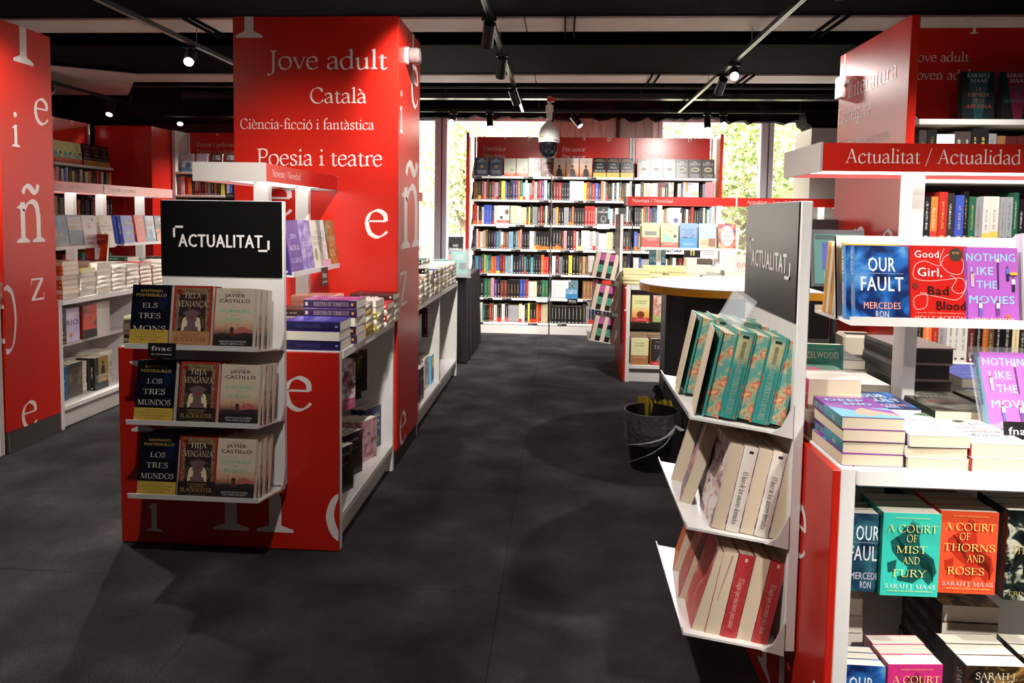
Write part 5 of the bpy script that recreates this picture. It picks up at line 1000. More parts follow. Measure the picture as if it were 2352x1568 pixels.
plain('kazan', .145, .225, .035, (190, 204, 216), (190, 60, 50), words=[('OPERACION', .76, .06, .7), ('KAZAN', .62, .12, .85)], title=(196, 60, 54), art=[('E', .55, .34, .22, .26, (76, 110, 140)), ('P', [(0, 0), (1, 0), (1, .16), (0, .26)], (90, 130, 150))])
plain('capcreu', .145, .225, .03, (226, 130, 84), (120, 130, 120), words=[('CARA', .82, .11, .6), ('O CREU', .68, .11, .7)], title=(240, 236, 230), art=[('R', 0, .50, 1, 1, (60, 44, 44)), ('P', [(0, .3), (1, .5), (1, .56), (0, .36)], (40, 30, 34))])
plain('sandcov', .145, .225, .03, (226, 206, 170), (214, 190, 150), title=(90, 60, 50))
plain('crimen', .148, .228, .035, (26, 28, 44), (26, 28, 44), words=[('LA CIUDAD', .30, .07, .7), ('DE LA NIEBLA', .18, .08, .85), ('FREIDA McFADDEN'.upper(), .04, .05, .9)], title=(226, 214, 80), art=[('R', .36, .5, .62, .8, (226, 214, 110)), ('R', .45, .5, .52, .68, (30, 30, 44)), ('E', .8, .85, .1, .1, (50, 80, 150))])
plain('rio', .148, .228, .035, mnoise('rio_cover', [(.35, (236, 232, 240)), (.6, (196, 176, 220)), (.8, (150, 120, 180))], 8, 4, .3), (190, 170, 210), words=[('RIO', .50, .16, .8)], title=(70, 40, 110), art=[('E', .4, .2, .1, .1, (206, 130, 80))])
plain('moscu', .148, .228, .035, (214, 66, 44), (150, 40, 30), words=[('MOSCU', .76, .13, .85), ('X', .56, .12, .2)], title=(26, 20, 20), art=[('P', [(0, 1), (.3, 1), (.1, .6), (0, .55)], (120, 70, 50)), ('P', [(1, .6), (.7, .4), (1, .3)], (120, 70, 50)), ('R', 0, 0, 1, .26, (22, 18, 18))])
plain('deepsea', .148, .228, .03, mnoise('deepsea_cover', [(.3, (14, 30, 60)), (.55, (40, 90, 140)), (.75, (150, 190, 220))], 8, 5, .3), (30, 60, 110), words=[('DEEP', .50, .10, .6)], title=(236, 240, 244))
plain('stormy', .148, .228, .03, mnoise('stormy_cover', [(.3, (36, 36, 34)), (.5, (80, 74, 64)), (.7, (176, 150, 120))], 7, 5, .3), (40, 36, 34), title=(206, 110, 60))
plain('karla', .148, .228, .045, (150, 118, 50), (24, 24, 28), words=[('LA DECISION', .36, .10, .85), ('DE KARLA', .24, .10, .7)], title=(236, 232, 226), art=[('E', .6, .8, .08, .08, (24, 20, 20)), ('P', [(.45, .45), (.5, .72), (.7, .72), (.76, .45)], (24, 20, 20)), ('R', 0, 0, 1, .20, (24, 24, 28)), ('R', 0, .2, .25, 1, (24, 24, 28))])
plain('darkbike', .140, .210, .035, mnoise('night_cover', [(.4, (20, 18, 20)), (.6, (50, 36, 40)), (.7, (190, 60, 50))], 12, 5, .3), (22, 20, 22), title=(206, 190, 186))
plain('pinkbike', .140, .210, .040, mnoise('blush_cover', [(.4, (214, 170, 176)), (.55, (196, 140, 150)), (.63, (60, 40, 50)), (.7, (214, 170, 176))], 26, 5, .3), (206, 150, 160), title=(96, 40, 56), words=[('FEMME', .10, .08, .7)])
plain('island', .148, .228, .04, (52, 70, 110), (40, 56, 90), words=[('ISLA DEL', .74, .09, .85), ('TALLER', .58, .09, .8), ('DEL LLANTO', .42, .09, .85)], title=(236, 232, 226), art=[('E', .5, .2, .4, .2, (90, 140, 90))])
plain('roses', .145, .225, .045, mnoise('thorn_cover', [(.4, (236, 226, 224)), (.55, (176, 110, 120)), (.65, (40, 34, 36)), (.8, (236, 226, 224))], 24, 5, .3, dist=1), (24, 22, 26), words=[('TE OFREZCO', .66, .06, .7), ('FUEGO', .50, .09, .6)], title=(110, 40, 50), font='serif', band=(0, .22, (196, 90, 126)))
plain('enjambre', .145, .225, .045, mnoise('forest_cover', [(.4, (24, 26, 20)), (.6, (70, 66, 36)), (.72, (190, 150, 70))], 14, 5, .3, dist=1), (30, 28, 24), words=[('SOL', .30, .10, .5)], title=(214, 190, 130), font='serif')
plain('enigma', .148, .228, .04, (26, 22, 30), (110, 60, 130), words=[('ENIGMA', .62, .12, .9), ('DE LA', .2, .06, .4), ('DIVA', .08, .08, .5)], title=(226, 220, 226), art=[('E', .5, .38, .16, .22, (120, 70, 140))])
plain('redflame', .148, .228, .03, mnoise('flame_cover', [(.3, (40, 14, 12)), (.55, (190, 50, 24)), (.75, (236, 150, 60))], 9, 5, .3), (150, 40, 24))
plain('turavez', .145, .215, .03, (76, 34, 44), (70, 30, 40), words=[('Tu,', .66, .10, .4), ('otra', .50, .10, .5), ('vez', .34, .10, .4)], title=(232, 206, 140), font='serif', art=[('E', .25, .3, .14, .2, (96, 50, 80))])
plain('ultimosur', .145, .215, .03, mnoise('couple_cover', [(.35, (44, 44, 96)), (.55, (90, 60, 130)), (.7, (206, 100, 90))], 10, 4, .3), (50, 50, 110), words=[('a ultima', .30, .08, .8), ('llamada', .18, .08, .8)], title=(240, 236, 240), font='serif')
plain('bluebox', .145, .215, .05, (110, 190, 226), (110, 180, 214), title=(60, 70, 60), art=[('R', .12, .1, .88, .5, (40, 60, 110)), ('R', .12, .56, .88, .9, (236, 226, 120))])
plain('moonpurple', .148, .228, .03, (76, 52, 104), (76, 52, 104), title=(206, 180, 120), art=[('E', .6, .3, .2, .2, (196, 150, 90)), ('E', .55, .34, .18, .18, (76, 52, 104))])
plain('sunset', .148, .228, .03, grad('sunset_cover', [(0, (214, 110, 50)), (.35, (240, 190, 110)), (.6, (236, 230, 170)), (1, (232, 226, 160))], .228), (236, 226, 170), words=[('El emperador', .76, .06, .7), ('de Alegria', .68, .06, .6)], title=(90, 84, 50), font='serif', band=(0, .15, (206, 50, 44)), art=[('E', .5, .27, .22, .2, (130, 60, 30))])
plain('jerusalen', .148, .228, .03, mnoise('tile_cover', [(.35, (226, 206, 196)), (.55, (206, 140, 120)), (.8, (190, 110, 90))], 24, 3, .3), (206, 150, 130), words=[('UNA MUERTE EN', .62, .05, .8), ('JERUSALEN', .48, .09, .85)], title=(90, 60, 60), font='serif', band=(0, .24, (170, 178, 100)), art=[('E', .5, .84, .26, .22, (226, 206, 180))])
plain('paleyellow', .148, .228, .03, (232, 226, 170), (226, 220, 160), words=[('La nombra', .80, .06, .6), ('de abajo', .71, .06, .5)], title=(70, 66, 50), font='serif', band=(0, .36, (176, 120, 70)))
plain('tata', .148, .228, .035, (52, 46, 46), (236, 190, 60), words=[('VALERIE', .86, .05, .5), ('TATÁ'.replace('Á', 'A'), .62, .14, .66)], title=(236, 230, 220), font='serif', band=(0, .15, (196, 40, 40)), art=[('E', .66, .42, .14, .14, (150, 144, 140)), ('P', [(.3, .15), (.5, .4), (.8, .4), (.9, .15)], (120, 114, 110))])
plain('mimosa', .150, .228, .03, (228, 226, 150), (200, 50, 44), words=[('Las gratitudes', .78, .05, .6)], title=(110, 110, 60), font='serif', band=(0, .42, (206, 58, 50)), art=[('R', .15, .5, .85, .66, (120, 116, 110))])
plain('orbital', .150, .228, .03, (226, 226, 150), (226, 226, 150), words=[('Orbital', .80, .05, .35)], title=(110, 120, 90), font='serif', band=(0, .24, (214, 76, 60)), art=[('P', [(.1, .26), (.15, .6), (.5, .5), (.9, .26)], (140, 196, 170)), ('E', .82, .48, .1, .1, (30, 60, 60)), ('E', .55, .66, .04, .04, (120, 50, 40))])
plain('tumulto', .150, .228, .03, (110, 150, 206), (100, 140, 200), words=[('El tumulto', .72, .07, .75), ('de las', .63, .07, .45), ('bestias', .54, .07, .5)], title=(26, 40, 80), art=[('R', 0, 0, 1, .46, (44, 140, 206)), ('E', .3, .44, .2, .06, (40, 70, 110)), ('L', [(.55, .40), (.7, .46), (.85, .56)], .05, (24, 50, 90)), ('B', .5, .22, .8, 4, (240, 240, 246))])
plain('sailor', .150, .228, .03, (166, 196, 228), (166, 196, 228), title=(236, 240, 246), words=[('En Gaspard', .86, .06, .6), ('La llibreria', .74, .06, .7)], art=[('R', 0, 0, 1, .42, (226, 200, 160)), ('R', .55, .1, .95, .42, (150, 100, 70)), ('R', .1, .15, .5, .35, (206, 170, 130))])
plain('alicia', .150, .228, .03, mnoise('petal_cover', [(.35, (236, 200, 160)), (.5, (206, 100, 70)), (.65, (96, 70, 130)), (.8, (90, 110, 60))], 16, 4, .3), (226, 190, 160), words=[('Alicia', .66, .11, .6), ('pais', .48, .11, .45), ('ideas', .30, .11, .5)], title=(80, 66, 66), font='serif', art=[('E', .5, .52, .38, .62, (240, 234, 222)), ('R', 0, 0, 0, 0, BLACK)])
plain('pinksale', .12, .16, .01, (236, 206, 196), (236, 206, 196), title=(226, 130, 120), words=[('BA', .3, .3, .7)])
plain('pandora', .145, .225, .03, (20, 20, 22), (20, 20, 22), words=[('NO', .56, .12, .36), ('DORMIRAS', .40, .12, .84)], title=(240, 236, 230), band=(0, .22, (190, 40, 36)))
plain('oriol', .148, .21, .02, (84, 160, 150), (84, 160, 150), words=[('ORIOL', .78, .09, .5), ('CANALS', .66, .09, .6)], title=(236, 240, 236), art=[('R', .5, .2, .95, .5, (40, 44, 70))])
plain('hotpink', .14, .22, .03, (26, 18, 24), (26, 18, 24), words=[('OLE', .80, .1, .7), ('MU', .64, .1, .5), ('SEX', .48, .1, .6), ('ERA', .32, .1, .6), ('LIT', .16, .1, .6)], title=(226, 30, 110))
plain('foil', .15, .22, .045, (222, 216, 210), (214, 208, 200), title=(150, 140, 130))
for nm, c, s, g in (('wpages', (236, 230, 222), (230, 224, 216), PAGES), ('orangesp', (206, 140, 90), (206, 110, 60), PAGES), ('blacksp', (40, 40, 40), (30, 30, 28), PAGES), ('yellowsp', (214, 206, 90), (196, 184, 40), PAGES), ('redsp', (190, 56, 44), (196, 50, 40), PAGES),
                    ('silver', (196, 200, 204), (190, 194, 198), PAGES), ('yellowfloral', (240, 226, 150), (240, 220, 120), PAGES), ('darkred', (86, 30, 26), (60, 20, 22), PAGES), ('blueyel', (60, 70, 150), (70, 80, 170), PAGES), ('tealsp', (70, 140, 130), (60, 130, 120), PAGES), ('salmon', (226, 170, 150), (226, 150, 130), PAGES),
                    ('goldleaf', (206, 170, 80), (206, 166, 70), M((206, 170, 90), .5)), ('lemon', (236, 232, 176), (232, 226, 160), M((236, 226, 170), .8)), ('brownedge', (60, 46, 38), (40, 32, 28), M((150, 124, 98), .8)), ('plumsp', (66, 30, 60), (60, 28, 56), PAGES), ('greensp', (50, 90, 70), (44, 84, 66), PAGES)):
    plain(nm, .150, .230, .030, c, s, g)
D('lilac_spot', .148, .228, .03, (232, 224, 236), (220, 206, 230))
# ================================================================== BOOKS: placement
def at(G, x, y, z, rz=0, lean=0, roll=0): return G @ Tm(x, y, z) @ R(math.radians(rz), 'Z') @ R(math.radians(roll), 'Y') @ R(math.radians(-lean), 'X')
# ---- the two big endcap displays
def row(G, x, lip, des, n, what, where, grp, lean=9, y0=-.282, alt=True, dx=0, first_flip=False):
    d = DES[des]; y = y0; z = lip - .004
    for k in range(n):
        lab = ('front copy of the %s %s' if k == 0 else ordn(k) + ' copy back of the %s %s') % (what, where)
        book(des, at(G, x + dx * (k % 3 - 1), y, z, 0, lean), lab, grp, flip=(alt and (k + first_flip) % 2 == 1), prints=(k == 0 or alt))
        y += d['t'] * 1.01 / math.cos(math.radians(lean)); z -= d['t'] * .15
G1 = Tm(-1.368, 2.858, 0); L = 'left display'
gr = 'novels on the left endcap display'
for lip, wh, a, b, c, n in ((.90, 'top shelf', 'tresmons', 'venjanca', 'murmuri', (2, 2, 5)), (.61, 'middle shelf', 'tresmundos', 'venganza', 'susurro', (3, 3, 5)), (.325, 'bottom shelf', 'tresmundos', 'venganza', 'susurro', (4, 6, 5))):
    xs = {.90: (-.168, -.005, .160), .61: (-.155, .014, .176), .325: (-.148, .010, .160)}[lip]
    row(G1, xs[0], lip, a, n[0], 'navy novel with gold band,', '%s, %s' % (wh, L), gr, alt=False, dx=.002)
    row(G1, xs[1], lip, b, n[1], 'ornate red novel,', '%s, %s' % (wh, L), gr, alt=(lip != .61), dx=.003)
    row(G1, xs[2], lip, c, n[2], 'cream novel with sunset hills,', '%s, %s' % (wh, L), gr, dx=.003, y0=-.285 if lip != .61 else -.28)
t = thing('recommendation_tag', 'black fnac et recomana tag clipped on the top shelf of the left display', 'sign tag', mw=Tm(-1.475, 2.552, .862) @ R(-.10, 'X'))
mb = MB().bbox(-.052, 0, 0, .056, .002, .056, BLACK, .0008); mb.build('card', t)
mb = MB(); put_text(mb, 'fnac', M((206, 198, 190), .4), front(-.0006), .002, .028, .018, .080, 'bold'); put_text(mb, 'et recomana', M((206, 198, 190), .4), front(-.0006), .002, .012, .0075, .080, 'bold'); mb.build('tag_lettering', t)
G2 = Tm(.632, 2.10, 0) @ R(-PI / 2, 'Z'); gr = 'novels on the right endcap display'
def flap(G, x, y, z, lean, deg, des, what):
    """a book whose front board hangs open a little"""
    d = DES[des]; o = book(des, at(G, x, y, z, 0, lean), what, gr, prints=False)
    me = MB().prism([(-d['w'] / 2, 0), (d['w'] / 2, -math.tan(math.radians(deg)) * d['w']), (d['w'] / 2, -math.tan(math.radians(deg)) * d['w'] - .0035), (-d['w'] / 2, -.003)], 2, 0, d['h'], PAGESC).mesh('open_board')
    obj('open_board', me, o); return o
row(G2, .160, .90, 'floral', 4, 'floral edged novel,', 'near row, top shelf, right display', gr, lean=11, y0=-.212, first_flip=True)
flap(G2, .160, -.254, .894, 11, 8, 'floral', 'floral edged novel with its board hanging open, near row, right display')
row(G2, -.050, .905, 'floral', 4, 'floral edged novel,', 'far row, top shelf, right display', gr, lean=11, y0=-.225, first_flip=True)
flap(G2, -.050, -.267, .902, 11, 6, 'floral', 'floral edged novel with its board hanging open, far row, right display')
row(G2, .160, .605, 'lazo', 5, 'white spined thick novel,', 'near row, middle shelf, right display', gr, lean=11, y0=-.225)
row(G2, -.020, .600, 'lazo', 5, 'white spined thick novel,', 'far row, middle shelf, right display', gr, lean=11, y0=-.195)
book('violet', at(G2, .010, -.268, .598, -12, 17), 'violet and red flowered novel leaning on the middle shelf of the right display', gr)
book('lazo', at(G2, -.165, -.262, .600, -14, 15), 'pale botanical novel leaning at the far end, middle shelf of the right display', gr)
row(G2, .160, .318, 'rosa', 4, 'salmon red novel,', 'near row, bottom shelf, right display', gr, lean=11, y0=-.232)
book('rosa', at(G2, .155, -.262, .318, -4, 16), 'rose red novel leaning loose at the front, bottom shelf of the right display', gr, prints=False)
book('rosa', at(G2, .0, -.262, .318, -10, 17), 'rose red novel leaning in the middle of the bottom shelf, right display', gr)
row(G2, -.05, .318, 'rosa', 4, 'salmon red novel,', 'far row, bottom shelf, right display', gr, lean=11, y0=-.20)
book('naranja', at(G2, -.165, -.25, .318, -12, 16), 'orange novel leaning at the far end, bottom shelf of the right display', gr)
t = thing('acrylic_card_holder', 'empty clear acrylic card holder on the top shelf of the right display', 'card holder', mw=Tm(.47, 2.03, 1.118) @ R(math.radians(-70), 'Z') @ R(math.radians(-24), 'X') @ R(math.radians(14), 'Y'))
ACR = bpy.data.materials.new('clear_acrylic'); ACR.use_nodes = True; b = ACR.node_tree.nodes['Principled BSDF']; b.inputs['Base Color'].default_value = (.9, .97, 1, 1); b.inputs['Roughness'].default_value = .04; b.inputs['Alpha'].default_value = .16; b.inputs['Specular IOR Level'].default_value = .9
MB().bbox(-.06, 0, 0, .06, .0025, .085, ACR, .001).build('front_sheet', t); MB().bbox(-.06, .006, 0, .06, .008, .095, ACR, .0008).build('rear_sheet', t); MB().box(-.06, .0, -.003, .06, .03, 0, ACR).build('foot', t)
# ---- small far display (side on): pink and teal banded novels
plain('bandpink', .148, .225, .040, (40, 36, 40), (34, 30, 34), M((236, 214, 190), .8))
DES['bandpink']['SP'] = [('R', .70, .98, (206, 96, 176), .0, 1), ('R', .22, .52, (90, 176, 150), .0, 1), ('T', 'NOVELA', .37, .4, .2, (30, 30, 34), 'bold')]
G3 = Tm(.56, 6.70, 0) @ R(-PI / 2, 'Z')
for lip, wh in ((.90, 'top'), (.61, 'middle'), (.325, 'bottom')): row(G3, .165, lip, 'bandpink', 5, 'novel with pink and teal bands,', '%s shelf, far display' % wh, 'novels on the small far display', lean=12, y0=-.275)
# ---- slanted display shelves: books face +x of the table
def slanted(G, specs, grp, where, s=1):
    for (y, des, n, what) in specs:
        for k in range(n):
            d = DES[des]; off = (n - 1 - k) * d['t'] * 1.02; a = math.radians(8)
            mw = G @ Tm(.266 - off, y - .007 * (n - 1 - k), 1.156) @ R(PI / 2, 'Z') @ R(-a, 'X')
            if k == n - 1: lab = what + ', face out on ' + where
            else: lab = '%s copy behind the %s on %s' % (ordn(n - 2 - k), what, where)
            if s < 0: mw = G @ R(PI, 'Z') @ Tm(.264 - off, -y, 1.157) @ R(PI / 2, 'Z') @ R(-a, 'X')
            book(des, mw, lab, grp, prints=(k == n - 1))
E1 = Tm(-1.368, 2.858, 0); E2 = Tm(-1.368, 4.46, 0); E3 = Tm(-3.632, 4.30, 0); E5 = Tm(.632, 2.124, 0) @ R(-PI / 2, 'Z'); E6 = Tm(.56, 6.67, 0) @ R(-PI / 2, 'Z')
slanted(E5, [(.182, 'ourfault', 1, 'blue cloudy novel with big white title'), (.322, 'goodgirl', 2, 'red novel with white string loops'), (.448, 'movies', 2, 'purple novel with light blue title')], 'novels face out on the right slanted shelf', 'the right slanted shelf')
for k in (1,): book('ourfault', E5 @ Tm(.266 - .0268 * k, .182 - .012 * k, 1.156) @ R(PI / 2, 'Z') @ R(-math.radians(8), 'X'), '%s blue copy behind the blue cloudy novel, right slanted shelf' % ordn(k - 1), 'novels face out on the right slanted shelf')
slanted(E5, [(.600, 'lilac_spot', 1, 'white novel cut by the right edge')], 'novels face out on the right slanted shelf', 'the right slanted shelf')
for k in range(5): book('yellowtri', E5 @ Tm(.166 - (k + 1) * .0235, .180, 1.1525) @ R(-PI / 2, 'Z') @ R(-math.radians(8), 'X'), '%s thin orange novel from the front, behind the right slanted shelf' % ordn(k), 'orange novels behind the right slanted shelf', flip=(k % 2 == 0))
slanted(E1, [(.10, 'moral', 1, 'deep purple novel'), (.245, 'virtudes', 1, 'lilac novel with white script'), (.385, 'finales', 1, 'cream flower novel'), (.475, 'trufas', 1, 'white novel with pink band'), (.585, 'sinrostro', 1, 'amber and green novel')], 'novels face out beside the central red column', 'the slanted shelf by the central column')
slanted(E3, [(.20, 'mientas', 2, 'blue novel with red title'), (.36, 'profesora', 1, 'dark blue thriller with white title'), (.51, 'mientas', 1, 'second blue novel with red title'), (.66, 'asistenta', 1, 'pale pink novel with a keyhole'), (.86, 'finales', 1, 'cream novel beside the joint')], 'novels face out on the left wall table', 'the left slanted shelf')
slanted(E3, [(1.12, 'ultimo', 3, 'blue novel with yellow title'), (1.30, 'redsp', 1, 'black and red novel'), (1.42, 'kazan', 2, 'grey blue novel with a helmet'), (1.58, 'capcreu', 2, 'orange desert novel'), (1.74, 'sandcov', 1, 'sand coloured novel')], 'novels face out on the left wall table', 'the farther left slanted shelf')
slanted(E6, [(.235, 'mimosa', 1, 'pale yellow novel with wide red band'), (.400, 'orbital', 1, 'pale yellow novel with planets'), (.565, 'tumulto', 1, 'blue novel with whales'), (.730, 'sailor', 1, 'light blue novel'), (.900, 'alicia', 1, 'flowered novel with pale centre')], 'novels face out on the far table', 'the far slanted shelf')
def card(label, x, y, z, rz, w, h, col, lines, lean=0, text=None):
    t = thing('shelf_card', label, 'sign tag', mw=Tm(x, y, z) @ R(math.radians(rz), 'Z') @ R(math.radians(-lean), 'X'))
    MB().box(-w / 2, 0, 0, w / 2, .0015, h, M(col, .4)).build('card', t); mb = MB()
    if text: put_text(mb, text, M((236, 232, 226), .4), front(-.0005), 0, h * .45, h * .34, w * .72, 'bold'); put_text(mb, 'et recomana', M((236, 232, 226), .4), front(-.0005), 0, h * .18, h * .13, w * .72, 'bold')
    for k in range(lines): mb.box(-w * .38, -.0006, h * (.8 - k * .16), w * .3, -.0004, h * (.8 - k * .16) + h * .05, M((150, 146, 142), .5))
    mb.build('print', t)
card('black fnac tag on the slanted shelf beside the central column', -1.088, 3.26, 1.075, 90, .088, .085, (34, 22, 22), 0, 0, 'fnac')
card('white printed card under the light blue novel of the far slanted shelf', 1.30, 6.385, 1.075, 0, .15, .065, (236, 236, 238), 3)
card('white printed card under the pale pink novel of the left slanted shelf', -3.34, 5.02, 1.06, 90, .14, .085, (236, 236, 238), 3)
# ---- stacks on the tables
Z0 = .8425
def mk(seq, rz): return [(s, rz) for s in seq]
gr = 'stacked novels on the near left table'
stack('the indigo stack nearest the aisle, left table', -1.018, 2.965, Z0, [('tormenta', 90), ('tormenta', -90), ('tormenta', 90)], gr)
stack('the plum stack behind the indigo one', -1.000, 3.135, Z0, [('herederat', 90), ('herederat', 90), ('herederat', -90), ('herederat', 90), ('herederat', 90)], gr)
stack('the gold edged stack third along the aisle, left table', -1.002, 3.30, Z0, [('goldleaf', 90), ('goldleaf', 90), ('wpages', -90), ('goldleaf', 90), ('silver', 90)], gr)
stack('the yellow spined stack fourth along the aisle, left table', -.990, 3.46, Z0, [('yellowsp', 90), ('wpages', -90), ('yellowsp', 90), ('wpages', -90), ('wpages', -90)], gr)
stack('the red spined stack fifth along the aisle, left table', -.980, 3.615, Z0, [('wpages', -90), ('redsp', 90), ('wpages', -90), ('redsp', 90)], gr)
stack('the dark red topped stack touching the central column', -.985, 3.765, Z0, [('wpages', -90), ('wpages', -90), ('wpages', -90), ('wpages', -90), ('darkred', 90)], gr)
stack('the inner purple stack between sign and posts', -1.235, 3.02, Z0, [('goldleaf', 90), ('blueyel', 90), ('virtudes', 90)], gr)
stack('the inner white stack under the slanted shelf', -1.245, 3.30, Z0, mk(('wpages', 'plumsp', 'wpages', 'darkred'), 90), gr)
stack('the salmon stack behind the second post', -1.245, 3.62, Z0, mk(('salmon', 'salmon', 'salmon', 'salmon', 'salmon'), 90), gr)
stack('the brown edged stack at the outer left of the left table', -1.725, 2.975, Z0, [('brownedge', -90), ('brownedge', -90), ('brownedge', -90), ('lemon', -90)], gr, 1)
stack('the second brown edged stack behind the left display', -1.56, 2.975, Z0, [('brownedge', -90)] * 4, gr, 2)
stack('the white stack behind the brown edged one', -1.72, 3.15, Z0, mk(('wpages', 'greensp', 'wpages', 'wpages'), -90), gr, 3)
stack('the third white stack on the outer left side', -1.72, 3.34, Z0, mk(('wpages', 'wpages', 'silver'), -90), gr, 4)
gr = 'stacked novels on the second left table'
sp = [('salmon', 5, 90), ('wpages', 7, -90), ('wpages', 6, -90), ('orangesp', 6, 90), ('wpages', 6, -90), ('yellowsp', 6, 90), ('silver', 6, -90), ('salmon', 5, 90), ('tealsp', 6, 90)]
for k, (des, n, rz) in enumerate(sp):
    y = 4.60 + k * .182
    items = [((des if j % 2 == 0 else 'wpages') if rz == 90 else des, rz if j % 2 == 0 else -90) for j in range(n)]
    if k == 1: items[-1] = ('blacksp', 90)
    if k == 3: items[-2:] = [('blueyel', 90), ('blueyel', 90)]
    stack('the %s pile from the central column, second left table' % ordn(k), -1.005, y, Z0, items, gr, k)
for k, des in enumerate(('yellowfloral', 'wpages', 'yellowfloral', 'silver', 'greensp', 'tealsp')):
    stack('the %s inner pile of the second left table' % ordn(k), -1.215, 4.75 + k * .235, Z0, [('wpages', 90), ('wpages', -90), ('wpages', 90), ('wpages', 90), ('wpages', -90), (des, 90), (des, 90)], gr, k)
gr = 'stacked novels on the left wall table'
row3 = [('orangesp', 8, 90), ('wpages', 6, -90), ('wpages', 7, -90), ('wpages', 6, -90), ('wpages', 6, -90), ('redsp', 6, 90), ('salmon', 5, 90), ('wpages', 6, -90), ('blacksp', 6, 90), ('wpages', 5, -90), ('redsp', 5, 90)]
for k, (des, n, rz) in enumerate(row3):
    items = [(des, rz if (j % 3 != 1) else -90) for j in range(n)]
    if k == 1: items[-1] = ('yellowsp', 90)
    stack('the %s front pile of the left wall table' % ordn(k), -3.272, 4.43 + k * .170, Z0, items, gr, k)
for k, (des, n) in enumerate((('crimen', 5), ('blacksp', 6), ('redsp', 7), ('foil', 5), ('wpages', 6), ('greensp', 7), ('blacksp', 6), ('wpages', 5), ('darkred', 6))):
    stack('the %s pile of the inner row, left wall table' % ordn(k), -3.475, 4.45 + k * .20, Z0, [('wpages', -90)] * (n - 1) + [(des, 90)], gr, k)
book('redflame', at(I4, -3.36, 4.98, 1.02, 12, 14), 'black novel with red title standing behind the front piles, left wall table', gr)
stack('the pile at the very left edge of the picture', -3.275, 3.79, Z0, [('wpages', -90)] * 5, 'stacked novels on the cut off left table')
stack('the second pile at the very left edge', -3.275, 3.58, Z0, [('wpages', -90)] * 6, 'stacked novels on the cut off left table')
# right foreground table: spines toward -x, titles readable from the camera
gr = 'stacked novels on the right foreground table'
stack('the purple and teal front corner stack, right table', .728, 1.775, Z0, [('deepend', 180), ('deepend', 0), ('deepend', 180), ('deepend', 0)], gr)
stack('the low white wonderful stack beside the corner stack', .868, 1.770, Z0, [('wonderful', 180), ('wonderful', 0), ('wonderful', 0)], gr)
stack('the low white guide stack at the right edge', 1.008, 1.765, Z0, [('guide', 0), ('guide', 180)][:1], gr)
lying('guide', 1.006, 1.768, Z0 + .033, 0, 'top book of the guide pair at the right edge, right table', gr)
lying('wonderful', 1.150, 1.77, Z0, 0, 'white thin book beyond the guide pair, right table', gr)
stack('the crimson spined stack behind the corner stack', .722, 2.00, Z0, [('pinkrom', 0), ('wpages', 180), ('pinkrom', 0), ('pinkrom', 0)], gr, 1)
book('hazel', at(I4, .757, 2.115, .8435, -4, 4), 'green novel standing behind the crimson spined stack', gr)
stack('the blue edged cloudy pair, right table', .880, 1.995, Z0, [('ourfaultt', 0), ('ourfaultt', 0), ('ourfault', 0)], gr)
stack('the dark botanical pair in mid table', 1.045, 2.00, Z0, [('blackflower', 0), ('blackflower', 0)], gr)
stack('the silver foil pile behind the acrylic stand', 1.215, 2.02, Z0, [('twilight', 0), ('blackflower', 0)], gr)
stack('the tall black edged block behind the post', 1.085, 2.30, Z0, [('blackedge', 0), ('blackedge', 0), ('blackedge', 0), ('blackedge', 0)], gr)
stack('the pink cover pile left of the black block', .900, 2.26, Z0, [('blackflower', 0), ('foil', 0), ('pinksale', 0)][:2], gr)
stack('the white pile at the far side of the right table', .905, 2.46, Z0, [('wpages', 180), ('blacksp', 180), ('wpages', 180), ('blacksp', 180)], gr)
stack('the blue covered pile right of the black block', 1.285, 2.32, Z0, [('twilight', 0), ('blueyel', 180), ('blueyel', 180)], gr)
stack('the crimson pile at the far left corner, right table', .715, 2.31, Z0, [('pinkrom', 0), ('darkred', 0), ('pinkrom', 0), ('pinkrom', 0)], gr)
stack('the slim white pile at the far corner, right table', .715, 2.49, Z0, [('wpages', 0), ('silver', 0), ('wpages', 0), ('silver', 0), ('wpages', 0), ('wpages', 0)], gr)
t = thing('acrylic_stand', 'clear acrylic easel holding a purple novel on the right table', 'stand', mw=Tm(1.130, 1.895, .885))
MB().box(-.07, -.05, -.010, .075, .05, -.008, ACR).build('base', t); o = MB(); o.prism([(-.052, -.008), (-.049, -.008), (.036, .20), (.033, .20)], 0, -.068, .072, ACR).build('back_sheet', t); MB().prism([(-.085, .010), (-.05, -.006), (-.05, -.002), (-.083, .014), (-.085, .03), (-.088, .03)], 0, -.068, .072, ACR).build('ledge', t)
book('movies', Tm(1.135, 1.822, .902) @ R(-.02, 'Z') @ R(math.radians(-22), 'X'), 'purple novel with light blue title held by the acrylic easel', gr)
card('black fnac tag under the acrylic easel on the right table', 1.090, 1.735, .885, 0, .075, .055, (20, 18, 18), 0, 10, 'fnac')
# far table
gr = 'stacked novels on the far table'
for k, (des, n) in enumerate((('lemon', 4), ('lemon', 3), ('lemon', 3), ('brownedge', 2), ('silver', 3), ('foil', 3), ('wpages', 2), ('foil', 2), ('silver', 2), ('wpages', 3))):
    stack('the %s pile along the front of the far table' % ordn(k), .665 + k * .172, 6.335, Z0, [(des, -90)] * n, gr, k)
for k, (des, n) in enumerate((('lemon', 4), ('lemon', 5), ('lemon', 5), ('foil', 5), ('silver', 5), ('wpages', 4), ('salmon', 4), ('wpages', 5), ('silver', 5))):
    stack('the %s pile of the second row on the far table' % ordn(k), .68 + k * .185, 6.56, Z0, [(des, -90)] * n, gr, k)
book('obrian', at(I4, .90, 6.70, .95, 0, 8), 'grey green book standing behind the yellow piles of the far table', gr)
book('crimen', at(I4, 1.22, 6.70, .97, 0, 8), 'black novel standing behind the piles of the far table', gr)
